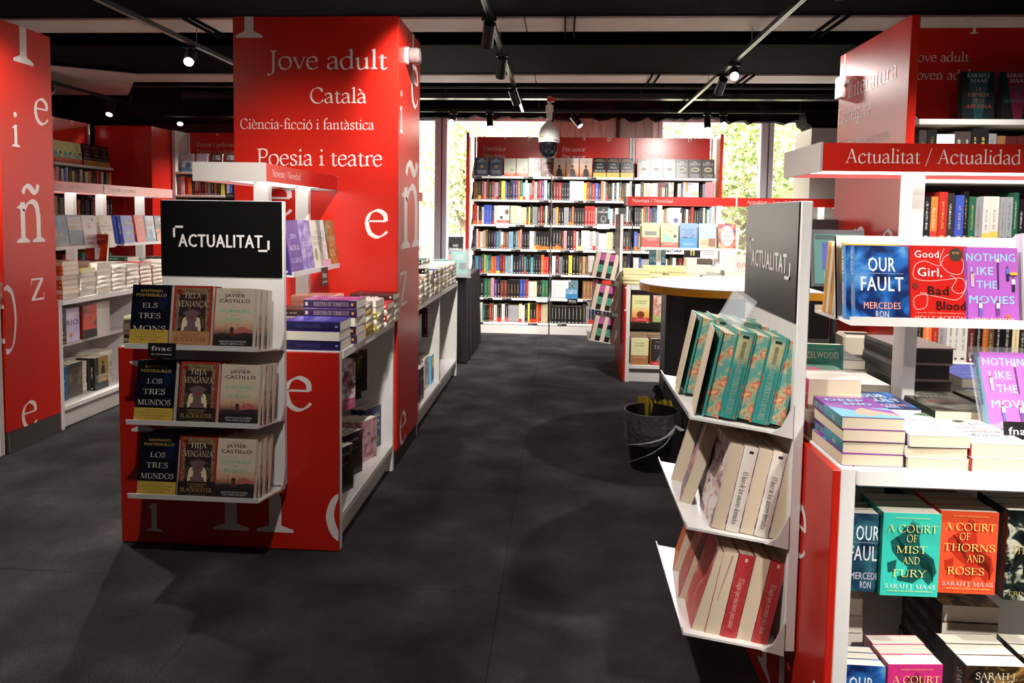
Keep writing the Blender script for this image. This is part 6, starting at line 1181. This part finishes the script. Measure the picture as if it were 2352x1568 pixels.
book('pinksale', at(I4, 1.60, 6.45, .95, -5, 5), 'pink sale card book in a holder on the far table', gr)
# books in the low shelves of the tables
gr = 'novels in the shelves of the right foreground table'
for (x, y, z, des, rz, what) in ((.740, 1.712, .5255, 'ourfaultn', 0, 'teal edged cloudy novel'), (.835, 1.700, .5255, 'mist', 1, 'teal fantasy novel with gold title'), (.978, 1.725, .5255, 'thorns', 0, 'orange fantasy novel with gold title'), (1.123, 1.705, .5255, 'child', 0, 'black foliage novel'), (.743, 1.715, .1505, 'ourfaultm', 0, 'blue cloudy novel'), (.868, 1.715, .1505, 'wings', 5, 'magenta fantasy novel'), (1.045, 1.70, .1505, 'maas', 3, 'bronze and black fantasy novel'), (1.20, 1.71, .1505, 'maas', 0, 'second bronze and black novel')):
    zz = z
    book(des, Tm(x, y, zz) @ R(math.radians(rz), 'Z'), '%s at the front of the %s shelf, right table' % (what, 'upper' if z > .3 else 'bottom'), gr)
    for k in range(2):
        book(des, Tm(x - .002, y + DES[des]['t'] * (k + 1) + .001 * (k + 1), zz) @ R(math.radians(rz), 'Z'), '%s copy behind the %s, %s shelf, right table' % (ordn(k), what, 'upper' if z > .3 else 'bottom'), gr, prints=False)
stack('the teal pile inside the upper shelf, right table', .775, 1.955, .5255, [('mist', -180)] * 5, gr)
stack('the grey pile inside the upper shelf, right table', 1.00, 1.965, .5255, [('blackflower', 0)] * 4, gr)
stack('the black pile in the bottom shelf, right table', 1.08, 1.98, .1505, [('maas', 0)] * 6, gr)
stack('the pale pile in the bottom shelf, right table', .73, 1.98, .1505, [('foil', 0)] * 6, gr)
gr = 'novels in the side shelves of the near left table'
A = 90
for (x, y, z, des, rz, what, n) in ((-.955, 3.125, .5255, 'roses', 64, 'thorn patterned novel with pink band', 2), (-.975, 3.295, .5255, 'enjambre', 64, 'dark forest novel', 2), (-.99, 3.46, .5255, 'darkbike', 64, 'dark night novel', 1), (-.955, 3.12, .1505, 'darkbike', 70, 'black novel nearest the end panel', 3), (-.975, 3.34, .1505, 'darkbike', 70, 'second black novel', 3), (-.962, 3.57, .1505, 'pinkbike', 70, 'blush pink novel', 4), (-.985, 3.74, .1505, 'island', 70, 'navy novel with white capitals', 2)):
    for k in range(n): book(des, Tm(x - k * DES[des]['t'] * 1.02, y, z) @ R(math.radians(rz), 'Z'), ('%s, face out, %s side shelf, near left table' % (what, 'upper' if z > .3 else 'lower')) if k == 0 else '%s copy behind the %s, %s side shelf' % (ordn(k - 1), what, 'upper' if z > .3 else 'lower'), gr, prints=(k == 0))
gr = 'novels in the side shelves of the second left table'
for (x, y, z, des, rz, what, n) in ((-.935, 4.75, .5255, 'ultimosur', A, 'navy couple novel', 2), (-1.0, 4.98, .5255, 'sandcov', A, 'sand novel', 1), (-.95, 5.22, .5255, 'turavez', A - 4, 'maroon novel with gold title', 2), (-1.0, 5.42, .5255, 'moral', A, 'purple novel', 1), (-.93, 4.62, .1505, 'redflame', A, 'red flame novel', 1), (-.925, 4.79, .1505, 'enigma', A, 'black and violet novel', 3), (-.955, 5.12, .1505, 'lazo', A, 'pale patterned novel', 2), (-.945, 5.33, .1505, 'bluebox', A, 'thick light blue novel', 2), (-.975, 5.60, .1505, 'greensp', A, 'pale green novel', 1), (-.98, 5.76, .1505, 'moonpurple', A, 'purple moon novel', 2)):
    for k in range(n): book(des, Tm(x - k * DES[des]['t'] * 1.02, y, z) @ R(math.radians(rz), 'Z'), ('%s, face out, %s side shelf, second left table' % (what, 'upper' if z > .3 else 'lower')) if k == 0 else '%s copy behind the %s, %s side shelf, second table' % (ordn(k - 1), what, 'upper' if z > .3 else 'lower'), gr, prints=(k == 0))
gr = 'novels in the side shelves of the left wall table'
for (x, y, z, des, what, n) in ((-3.255, 4.44, .5255, 'crimen', 'dark novel with lit yellow doorway', 2), (-3.275, 4.60, .5255, 'rio', 'lilac novel', 2), (-3.265, 4.77, .5255, 'moscu', 'red novel with black X', 2), (-3.30, 4.97, .5255, 'wpages', 'white novel', 2), (-3.255, 4.44, .1505, 'deepsea', 'deep blue novel', 2), (-3.27, 4.61, .1505, 'stormy', 'stormy dark novel', 3), (-3.235, 4.84, .1505, 'karla', 'ochre and black novel', 3)):
    for k in range(n): book(des, Tm(x - k * DES[des]['t'] * 1.02, y, z) @ R(PI / 2, 'Z'), ('%s, face out, %s side shelf, left wall table' % (what, 'upper' if z > .3 else 'lower')) if k == 0 else '%s copy behind the %s, %s shelf, left wall table' % (ordn(k - 1), what, 'upper' if z > .3 else 'lower'), gr, prints=(k == 0))
for k in range(4): stack('the %s flat pile inside the lower side shelf, left wall table' % ordn(k), -3.41, 4.47 + k * .17, .1505, [('wpages', -90)] * (7 if k < 3 else 8), gr, k)
for k in range(3): stack('the %s flat pile inside the upper side shelf, left wall table' % ordn(k), -3.43, 4.47 + k * .18, .5255, [('silver', -90)] * 7, gr, k)
book('hotpink', Tm(-3.20, 3.66, .1505) @ R(PI / 2, 'Z'), 'black novel with hot pink capitals at the very left edge', 'novels in the cut off left table')
gr = 'novels in the shelves of the far table'
for (x, y, z, des, what, n) in ((.705, 6.235, .5255, 'sunset', 'orange sunset novel', 2), (.885, 6.235, .5255, 'jerusalen', 'tile patterned novel', 2), (.705, 6.225, .1505, 'paleyellow', 'pale yellow and brown novel', 2), (.875, 6.225, .1505, 'tata', 'dark novel with yellow spine', 2)):
    for k in range(n): book(des, Tm(x, y + k * .036, z), ('%s, face out, %s shelf, far table' % (what, 'upper' if z > .3 else 'lower')) if k == 0 else 'copy behind the %s, %s shelf, far table' % (what, 'upper' if z > .3 else 'lower'), gr, prints=(k == 0))
for k in range(2): stack('the %s flat pile inside the lower shelf, far table' % ordn(k), .71 + k * .18, 6.40, .1505, [('brownedge', -90)] * 9, gr, k)
# books on the draped table end
book('pandora', at(I4, -1.02, 6.95, .99, 0, 6), 'black novel with white capitals standing on the draped table', 'books on the draped table')
book('oriol', at(I4, -.95, 6.72, .87, 0, 6), 'teal leaflet in a clear stand at the edge of the draped table', 'books on the draped table')
stack('the pile at the edge of the draped table', -1.15, 6.98, .836, [('tealsp', 90)] * 5, 'books on the draped table')
t = thing('acrylic_stand', 'clear acrylic sheet stand in front of the teal leaflet', 'stand', mw=Tm(-.945, 6.70, .837)); MB().box(-.11, 0, 0, .11, .003, .27, ACR).build('front_sheet', t); MB().box(-.11, -.0, -.001, .11, .07, .003, ACR).build('base', t)

# ================================================================== BOOKS: spines on the bookcase shelves
CODE = dict(k=(26, 24, 25), w=(228, 222, 214), c=(222, 204, 160), r=(178, 44, 36), o=(220, 110, 50), b=(60, 80, 170), n=(34, 44, 72), g=(40, 96, 72), t=(60, 140, 150), y=(214, 202, 80), p=(84, 56, 120), m=(90, 32, 34), s=(150, 150, 152), a=(120, 84, 56), l=(140, 180, 206), i=(216, 150, 160), d=(58, 50, 46), u=(190, 184, 176))
SPM = bpy.data.materials.new('book_spines'); SPM.use_nodes = True; nt = SPM.node_tree; B_ = nt.nodes['Principled BSDF']; B_.inputs['Roughness'].default_value = .38
def nd(t, **k):
    n = nt.nodes.new(t)
    for a, v in k.items(): setattr(n, a, v)
    return n
ac = nd('ShaderNodeAttribute', attribute_name='cover_col'); at_ = nd('ShaderNodeAttribute', attribute_name='title_col'); su = nd('ShaderNodeAttribute', attribute_name='spine_uv')
sx = nd('ShaderNodeSeparateXYZ'); nt.links.new(su.outputs['Vector'], sx.inputs[0])
def mth(op, a, b=None, c=None):
    n = nd('ShaderNodeMath', operation=op)
    for i_, v in enumerate((a, b, c)):
        if v is None: continue
        if isinstance(v, (int, float)): n.inputs[i_].default_value = v
        else: nt.links.new(v, n.inputs[i_])
    return n.outputs[0]
cb = nd('ShaderNodeCombineXYZ'); nt.links.new(mth('MULTIPLY', sx.outputs[0], 2.2), cb.inputs[0]); nt.links.new(mth('MULTIPLY', sx.outputs[1], 64), cb.inputs[1]); nt.links.new(mth('MULTIPLY', sx.outputs[2], 97), cb.inputs[2])
nn = nd('ShaderNodeTexNoise'); nn.inputs['Scale'].default_value = 1.0; nn.inputs['Detail'].default_value = 1; nt.links.new(cb.outputs[0], nn.inputs['Vector'])
du = mth('ABSOLUTE', mth('SUBTRACT', sx.outputs[0], .5)); ink = mth('MULTIPLY', mth('GREATER_THAN', nn.outputs[0], .50), .6)
col_ = mth('LESS_THAN', du, .14); lo_ = mth('GREATER_THAN', sx.outputs[1], .24); hi_ = mth('LESS_THAN', sx.outputs[1], mth('ADD', mth('MULTIPLY', sx.outputs[2], .25), .66))
logo = mth('MULTIPLY', mth('LESS_THAN', du, .22), mth('LESS_THAN', mth('ABSOLUTE', mth('SUBTRACT', sx.outputs[1], .07)), .022))
mask = mth('MAXIMUM', mth('MULTIPLY', mth('MULTIPLY', ink, col_), mth('MULTIPLY', lo_, hi_)), logo)
mx = nd('ShaderNodeMix', data_type='RGBA'); nt.links.new(mask, mx.inputs[0]); nt.links.new(ac.outputs['Color'], mx.inputs[6]); nt.links.new(at_.outputs['Color'], mx.inputs[7]); nt.links.new(mx.outputs[2], B_.inputs['Base Color'])
SHELVED = []
def shelve(G, codes, zi, seed, cname, rowname, x0=.02, x1=.955, h=.225, yf=.02, weight=1.0, skip=()):
    """codes: one letter per book; ends of repeated letters are copies of one title"""
    rr = random.Random(seed); n = len(codes); base = (x1 - x0) / n; ws = [base * rr.uniform(.72, 1.28) for _ in codes]; k_ = (x1 - x0) / sum(ws); x = x0; hp = None; prev = None
    for k, ch in enumerate(codes):
        w_ = ws[k] * k_
        if ch != prev: hh = h * rr.uniform(.90, 1.06); hue = rr.uniform(.85, 1.15); rn = rr.random(); band = rr.random() < .16; bc_ = rr.choice(((200, 50, 40), (226, 190, 90), (230, 110, 50), (200, 60, 50))); tc2 = rr.choice(((230, 224, 210), (214, 180, 100), (236, 232, 226))) if sum(CODE.get(ch, (0, 0, 0))) < 420 else rr.choice(((60, 56, 56), (120, 60, 50)))
        if ch not in '.#' and not any(a <= x <= b for a, b in skip):
            c = tuple(max(4, min(250, v * hue)) for v in CODE[ch])
            SHELVED.append(dict(mw=G @ Tm(x, yf + rr.uniform(0, .014), SHELVES[zi]), w=w_ - .0012, h=hh, d=rr.uniform(.14, .16), c=c, tc=tc2, band=(bc_, rr.uniform(.16, .28)) if band else None, rn=rn, k=k, case=cname, row=rowname, wt=weight, cn=ch))
        x += w_; prev = ch
RN = ['', 'lowest but one', 'fifth', 'fourth', 'third', 'second', 'top']
F1, F2, F3 = Tm(-1.09, 8.66, 0), Tm(-.115, 8.66, 0), Tm(.86, 8.66, 0)
RW = {5: 'second shelf from the top', 4: 'third shelf from the top', 3: 'fourth shelf from the top', 2: 'fifth shelf from the top', 1: 'second shelf from the bottom', 0: 'bottom shelf'}
rows1 = {5: 'aadaimgrlikyybnkppoglwlsrsmrpwg', 4: 'rrwkwbbbnwww....cccwccnykssdrkcn', 3: 'mnwowcakkptswaallktoikkkwwskkkkk', 2: 'ntpgytgoobmrtslkknmtkktkkkorr', 1: 'tkkkggipkmmkkkkbbrwwckkgg', 0: 'kwwwgkkrawkkwksssscwkykkorcc'}
rows2 = {5: 'mmrkkkwwwwwyrgrbnowmkkwkwgmkcs', 4: 'sokkssnokkkkrrrru....lwkwkkkwk', 3: 'kkkmikkrwkwwwswswwwcckkknkdk', 2: 'wmskkykkacawwrmddrkkgddn', 1: 'wwwwwwu....aaammkrrrkddkmk', 0: 'kkkkkkkkkdsnnkdkknsddk'}
rows3 = {5: 'wwkcicwwmmmk....wpcob....siii', 4: 'kkkcrgrpngbwocaw....wkkwmrkknnwgwlw', 3: 'bawkkrddkkmwbkccwkwddkkk', 2: 'wwbsssappirwmgwkrkwkrrbwgkdd', 1: 'kddwnkmrbkkwddskmkkwwrk', 0: 'kdkwkkmkdwkkbskkdwkkkd'}
for F, rs, nm in ((F1, rows1, 'left far bay'), (F2, rows2, 'middle far bay'), (F3, rows3, 'right far bay')):
    for zi, codes in rs.items():
        hid = 1.0 if nm != 'right far bay' else (1.0 if zi >= 4 else .35)
        shelve(F, codes, zi, zi * 31 + ord(nm[0]), nm, RW[zi], weight=hid if not (nm == 'middle far bay' and zi < 2) else .9)
F4, F5, F6, F7, F8, F9 = Tm(1.70, 3.60, 0), Tm(2.675, 3.60, 0), Tm(-5.10, 5.98, 0) @ R(PI / 2, 'Z'), Tm(-5.10, 6.96, 0) @ R(PI / 2, 'Z'), Tm(-4.66, 8.45, 0), Tm(-3.68, 8.45, 0)
shelve(F4, 'dkwwddkksammkddmdpptrk', 5, 3, 'fantasy bookcase', RW[5]); shelve(F4, 'kkordbkgswwssgkkkkkkrrrokymmw', 4, 5, 'fantasy bookcase', RW[4]); shelve(F4, 'kokrtkbkyyokkmkrr', 3, 6, 'fantasy bookcase', RW[3]); shelve(F4, 'mkorswwwmkoakkcdbmrroabgkk', 2, 7, 'fantasy bookcase', RW[2])
shelve(F5, 'kmmkopkrrkk', 5, 8, 'edge bookcase', RW[5], x1=.4); shelve(F5, 'rkkomdkrk', 4, 9, 'edge bookcase', RW[4], x1=.4); shelve(F5, 'rkkomdkrk', 2, 10, 'edge bookcase', RW[2], x1=.4)
for F, nm, sd in ((F6, 'near left wall bay', 20), (F7, 'far left wall bay', 40), (F8, 'back left bay', 60), (F9, 'back middle bay', 80)):
    for zi, codes in ((5, 'kybkksonowkwdiwpomwkkrw'), (4, 'kkrkkwwskpkkwcwkksorkk'), (3, 'kwokrbkwsymkkwcokk'), (2, 'kmpkwyoirwtkbkgmkwk'), (1, 'kwokrbkwsymkkwcokk')):
        shelve(F, ''.join(random.Random(sd + zi).sample(codes, len(codes))), zi, sd + zi, nm, RW[zi], weight=.8 if zi >= 4 else .3)
def spine_mesh(specs, world=False):
    vs, fs, cc, tt, uu = [], [], [], [], []
    for s in specs:
        w_, h, d = s['w'], s['h'], s['d']; M4 = s['mw'] if world else None; c = lin(s['c']); tc_ = lin(s['tc']); r = s['rn']
        def quad(P, col, tcol, uv):
            n = len(vs); vs.extend(tuple(M4 @ Vector(p)) if M4 else p for p in P); fs.append((n, n + 1, n + 2, n + 3))
            cc.extend([(*col, 1)] * 4); tt.extend([(*tcol, 1)] * 4); uu.extend((*q, r) for q in uv)
        V = [(0, 0, 0), (w_, 0, 0), (w_, d, 0), (0, d, 0), (0, 0, h), (w_, 0, h), (w_, d, h), (0, d, h)]
        U0 = [(0, 2)] * 4; pg = lin((226, 214, 190))
        quad([V[0], V[1], V[5], V[4]], c, tc_, [(0, 0), (1, 0), (1, 1), (0, 1)]); quad([V[1], V[2], V[6], V[5]], c, c, U0); quad([V[3], V[0], V[4], V[7]], c, c, U0); quad([V[2], V[3], V[7], V[6]], pg, pg, U0)
        e = .0012; quad([(e, e, h - .002), (w_ - e, e, h - .002), (w_ - e, d, h - .002), (e, d, h - .002)], pg, pg, U0); quad([V[3], V[2], V[1], V[0]], c, c, U0)
        quad([V[4], (w_, 0, h), (w_ - e, e, h - .002), (e, e, h - .002)], c, c, U0)
        if s['band']:
            bc, bh = s['band']; b = lin(bc); q = .0005; quad([(-q / 2, -q, 0.001), (w_ + q / 2, -q, 0.001), (w_ + q / 2, -q, bh * h), (-q / 2, -q, bh * h)], b, tc_, [(0, .8), (1, .8), (1, .95), (0, .95)])
    me = bpy.data.meshes.new('book'); me.from_pydata(vs, [], fs); me.materials.append(SPM)
    for nm, data in (('cover_col', cc), ('title_col', tt)):
        a_ = me.color_attributes.new(nm, 'FLOAT_COLOR', 'CORNER'); a_.data.foreach_set('color', [v for c in data for v in c])
    a_ = me.attributes.new('spine_uv', 'FLOAT_VECTOR', 'CORNER'); a_.data.foreach_set('vector', [v for c in uu for v in c]); return me
CN = dict(k='black', w='white', c='cream', r='red', o='orange', b='blue', n='navy', g='green', t='teal', y='yellow', p='purple', m='maroon', s='grey', a='brown', l='light blue', i='pink', d='dark brown', u='light grey')
cp = Vector((0, 0, 1.4))
for s in SHELVED: s['area'] = s['w'] * s['h'] / (s['mw'].translation - cp).length ** 2 * s['wt']
SHELVED.sort(key=lambda s: -s['area'])
for s in SHELVED[:300]:
    o = obj('book', spine_mesh([s]), None, mw=s['mw']); tag(o, '%s spine, %s from left, %s, %s' % (CN[s['cn']], ordn(s['k']), s['row'], s['case']), 'book', 'books with spines out, %s' % s['case'])
REST = spine_mesh(SHELVED[300:], True)
# covers facing out on the top shelves and between the spines
def faces(F, zi, items, where, grp, y=.05, lean=6):
    for x, des, what in items: book(des, at(F, x, y, SHELVES[zi] + .0005, 0, lean), '%s, face out on %s' % (what, where), grp)
gr = 'novels face out on the far bookcase'
faces(F1, 6, [(.125, 'armadura', 'leftmost slate blue novel'), (.298, 'armadura', 'second slate blue novel'), (.465, 'greygreen', 'left grey green novel with orange band'), (.615, 'greygreen', 'right grey green novel with orange band'), (.765, 'falcones', 'wine red novel with cream band'), (.920, 'falcones2', 'wine red novel without band')], 'the top shelf, left far bay', gr)
faces(F2, 6, [(.085, 'troya', 'left sepia novel with a man'), (.245, 'troya', 'middle sepia novel with a man'), (.405, 'troya', 'right sepia novel with a man'), (.570, 'tresmundos', 'left navy novel with gold band'), (.730, 'tresmundos', 'middle navy novel with gold band'), (.895, 'tresmundos', 'right navy novel with gold band')], 'the top shelf, middle far bay', gr)
faces(F3, 6, [(.115 + k * .152, 'circulo' if k < 4 else 'cercle', '%s granite grey novel' % ordn(k)) for k in range(6)], 'the top shelf, right far bay', gr)
faces(F1, 4, [(.395, 'venecia', 'white novel with red band')], 'the third shelf, left far bay', gr, .02, 3); faces(F2, 4, [(.625, 'templario', 'black hooded figure novel')], 'the third shelf, middle far bay', gr, .02, 3)
faces(F2, 1, [(.265, 'obrian', 'blue novel with crossed pistols')], 'the low shelf, middle far bay', gr, .02, 3)
faces(F3, 5, [(.400, 'greycastle', 'ash grey novel'), (.690, 'townwhite', 'white town novel')], 'the second shelf, right far bay', gr, .02, 3); faces(F3, 4, [(.50, 'family', 'white family novel')], 'the third shelf, right far bay', gr, .02, 3)
gr = 'fantasy novels face out on the right bookcase'
faces(F4, 6, [(.29, 'espada', 'black and teal fantasy novel'), (.47, 'corona', 'black and crimson fantasy novel'), (.65, 'heredera', 'green and orange fantasy novel'), (.86, 'trono', 'blue fantasy novel')], 'the top shelf of the right bookcase', gr, .03, 4)
faces(F5, 6, [(.12, 'trono', 'blue fantasy novel at the picture edge')], 'the top shelf of the edge bookcase', gr, .03, 4)
gr = 'novels face out on the left wall bookcases'
faces(F6, 6, [(.62, 'kazan', 'grey novel'), (.78, 'susurro', 'first cream novel'), (.93, 'susurro', 'second cream novel')], 'the top shelf, near left wall bay', gr)
faces(F7, 6, [(.13, 'orbital', 'first pale novel'), (.28, 'orbital', 'second pale novel'), (.43, 'orbital', 'third pale novel'), (.60, 'tresmundos', 'first navy novel'), (.75, 'tresmundos', 'second navy novel'), (.90, 'tresmundos', 'third navy novel')], 'the top shelf, far left wall bay', gr)
faces(F8, 6, [(.12, 'kazan', 'left pale grey mystery novel'), (.30, 'kazan', 'right pale grey mystery novel'), (.48, 'capcreu', 'left orange crime novel'), (.66, 'capcreu', 'right orange crime novel'), (.85, 'sailor', 'light blue novel')], 'the top shelf, back left bay', gr)
faces(F9, 6, [(.12, 'sailor', 'light blue novel beside the column')], 'the top shelf, back middle bay', gr)
card('black fnac tag on the back left bookcase', -3.97, 8.435, 1.60, 0, .12, .05, (20, 18, 18), 0, 0, 'fnac')
card('black fnac tag on the second lowest shelf of the middle far bay', .16, 8.645, .385, 0, .12, .06, (20, 18, 18), 0, 0, 'fnac')
card('white information card under the hooded figure novel', .51, 8.645, 1.29, 0, .15, .06, (232, 232, 234), 3)
card('white information card under the white novel with red band', -.70, 8.645, 1.285, 0, .15, .06, (232, 232, 234), 3)
card('white information card at the right end of the left far bay', -.21, 8.645, .395, 0, .14, .06, (222, 226, 232), 3)
print('BOOKS', NB[0], 'SHELVED', len(SHELVED))
# ================================================================== about 300 books that show largest stay single; the rest join into one object
import numpy as np
def root_of(o):
    while o.parent is not None: o = o.parent
    return o
def join_all(pairs, name):
    V, L, LT, MI, mats, mi_of = [], [], [], [], [], {}
    A_ = {'cover_col': [], 'title_col': [], 'spine_uv': []}; nv = 0
    for me, mw in pairs:
        n = len(me.vertices); 
        if not n: continue
        co = np.empty(n * 3, 'f'); me.vertices.foreach_get('co', co); m = np.array(mw, 'f'); co = co.reshape(-1, 3) @ m[:3, :3].T + m[:3, 3]
        lv = np.empty(len(me.loops), 'i'); me.loops.foreach_get('vertex_index', lv); lt = np.empty(len(me.polygons), 'i'); me.polygons.foreach_get('loop_total', lt)
        pm = np.empty(len(me.polygons), 'i'); me.polygons.foreach_get('material_index', pm)
        mp = []
        for x in me.materials:
            if x.name not in mi_of: mi_of[x.name] = len(mats); mats.append(x)
            mp.append(mi_of[x.name])
        V.append(co); L.append(lv + nv); LT.append(lt); MI.append(np.array(mp or [0], 'i')[pm]); nv += n
        for a, k in (('cover_col', 4), ('title_col', 4), ('spine_uv', 3)):
            arr = np.zeros(len(lv) * k, 'f')
            if a in me.attributes:
                if k == 4: me.attributes[a].data.foreach_get('color', arr)
                else: me.attributes[a].data.foreach_get('vector', arr)
            A_[a].append(arr)
    V, L, LT, MI = np.concatenate(V), np.concatenate(L), np.concatenate(LT), np.concatenate(MI)
    me = bpy.data.meshes.new(name); me.vertices.add(len(V)); me.vertices.foreach_set('co', V.ravel()); me.loops.add(len(L)); me.loops.foreach_set('vertex_index', L)
    me.polygons.add(len(LT)); me.polygons.foreach_set('loop_start', np.concatenate(([0], np.cumsum(LT)[:-1])).astype('i')); me.polygons.foreach_set('loop_total', LT)
    for x in mats: me.materials.append(x)
    me.polygons.foreach_set('material_index', MI)
    for a, k in (('cover_col', 4), ('title_col', 4), ('spine_uv', 3)):
        if k == 4: me.color_attributes.new(a, 'FLOAT_COLOR', 'CORNER').data.foreach_set('color', np.concatenate(A_[a]))
        else: me.attributes.new(a, 'FLOAT_VECTOR', 'CORNER').data.foreach_set('vector', np.concatenate(A_[a]))
    me.update(calc_edges=True); me.validate(); return me
from mathutils.bvhtree import BVHTree
bpy.context.view_layer.update()
hits = {}; f_ = 1650.0; cx_, cy_ = 1176.0, 609.4; clear = {ACR.name, GL.name, LN.name}
vs_, ps_, who, roots = [], [], [], []
for o in COL.objects:
    if o.type != 'MESH' or o.name.startswith(('cover_print', 'foliage', 'lettering', 'carpet', 'perforations', 'slots')) or (o.data.materials and o.data.materials[0] and o.data.materials[0].name in clear): continue
    me = o.data; n = len(me.vertices); co = np.empty(n * 3, 'f'); me.vertices.foreach_get('co', co); m = np.array(o.matrix_world, 'f'); base = len(vs_)
    vs_.extend((co.reshape(-1, 3) @ m[:3, :3].T + m[:3, 3]).tolist()); r = root_of(o); roots.append(r.name if r.get('category') == 'book' else None); k = len(roots) - 1
    for p in me.polygons: ps_.append([base + v for v in p.vertices]); who.append(k)
bv = BVHTree.FromPolygons(vs_, ps_); org = Vector((0, 0, 1.4))
for j in range(0, 1568, 4):
    for i in range(0, 2352, 4):
        h = bv.ray_cast(org, _F + _R * ((i + 2 - cx_) / f_) - _U * ((j + 2 - cy_) / f_))
        if h[2] is not None and roots[who[h[2]]]: hits[roots[who[h[2]]]] = hits.get(roots[who[h[2]]], 0) + 1
del vs_, ps_, bv
books = [o for o in COL.objects if o.parent is None and o.get('category') == 'book']
books.sort(key=lambda o: -hits.get(o.name, 0))
KEEP = 330
kids = {}
for o in COL.objects:
    if o.parent: kids.setdefault(o.parent.name, []).append(o)
pairs, gone = [], []
for o in books[KEEP:]:
    gone.append(o)
    if o.type == 'MESH': pairs.append((o.data, o.matrix_world.copy()))
    for c in kids.get(o.name, ()): pairs.append((c.data, c.matrix_world.copy())); gone.append(c)
pairs.append((REST, I4))

print('kept hits', [hits.get(books[k].name, 0) for k in (0, 50, 100, 200, 300, min(329, len(books) - 1))], 'joined', len(books) - KEEP)
rest = obj('other_books', join_all(pairs, 'other_books')); tag(rest, 'remaining small or mostly hidden books in the stacks and on the shelves', 'books', kind='stuff')
bpy.data.batch_remove(gone)
# plain numbering without gaps
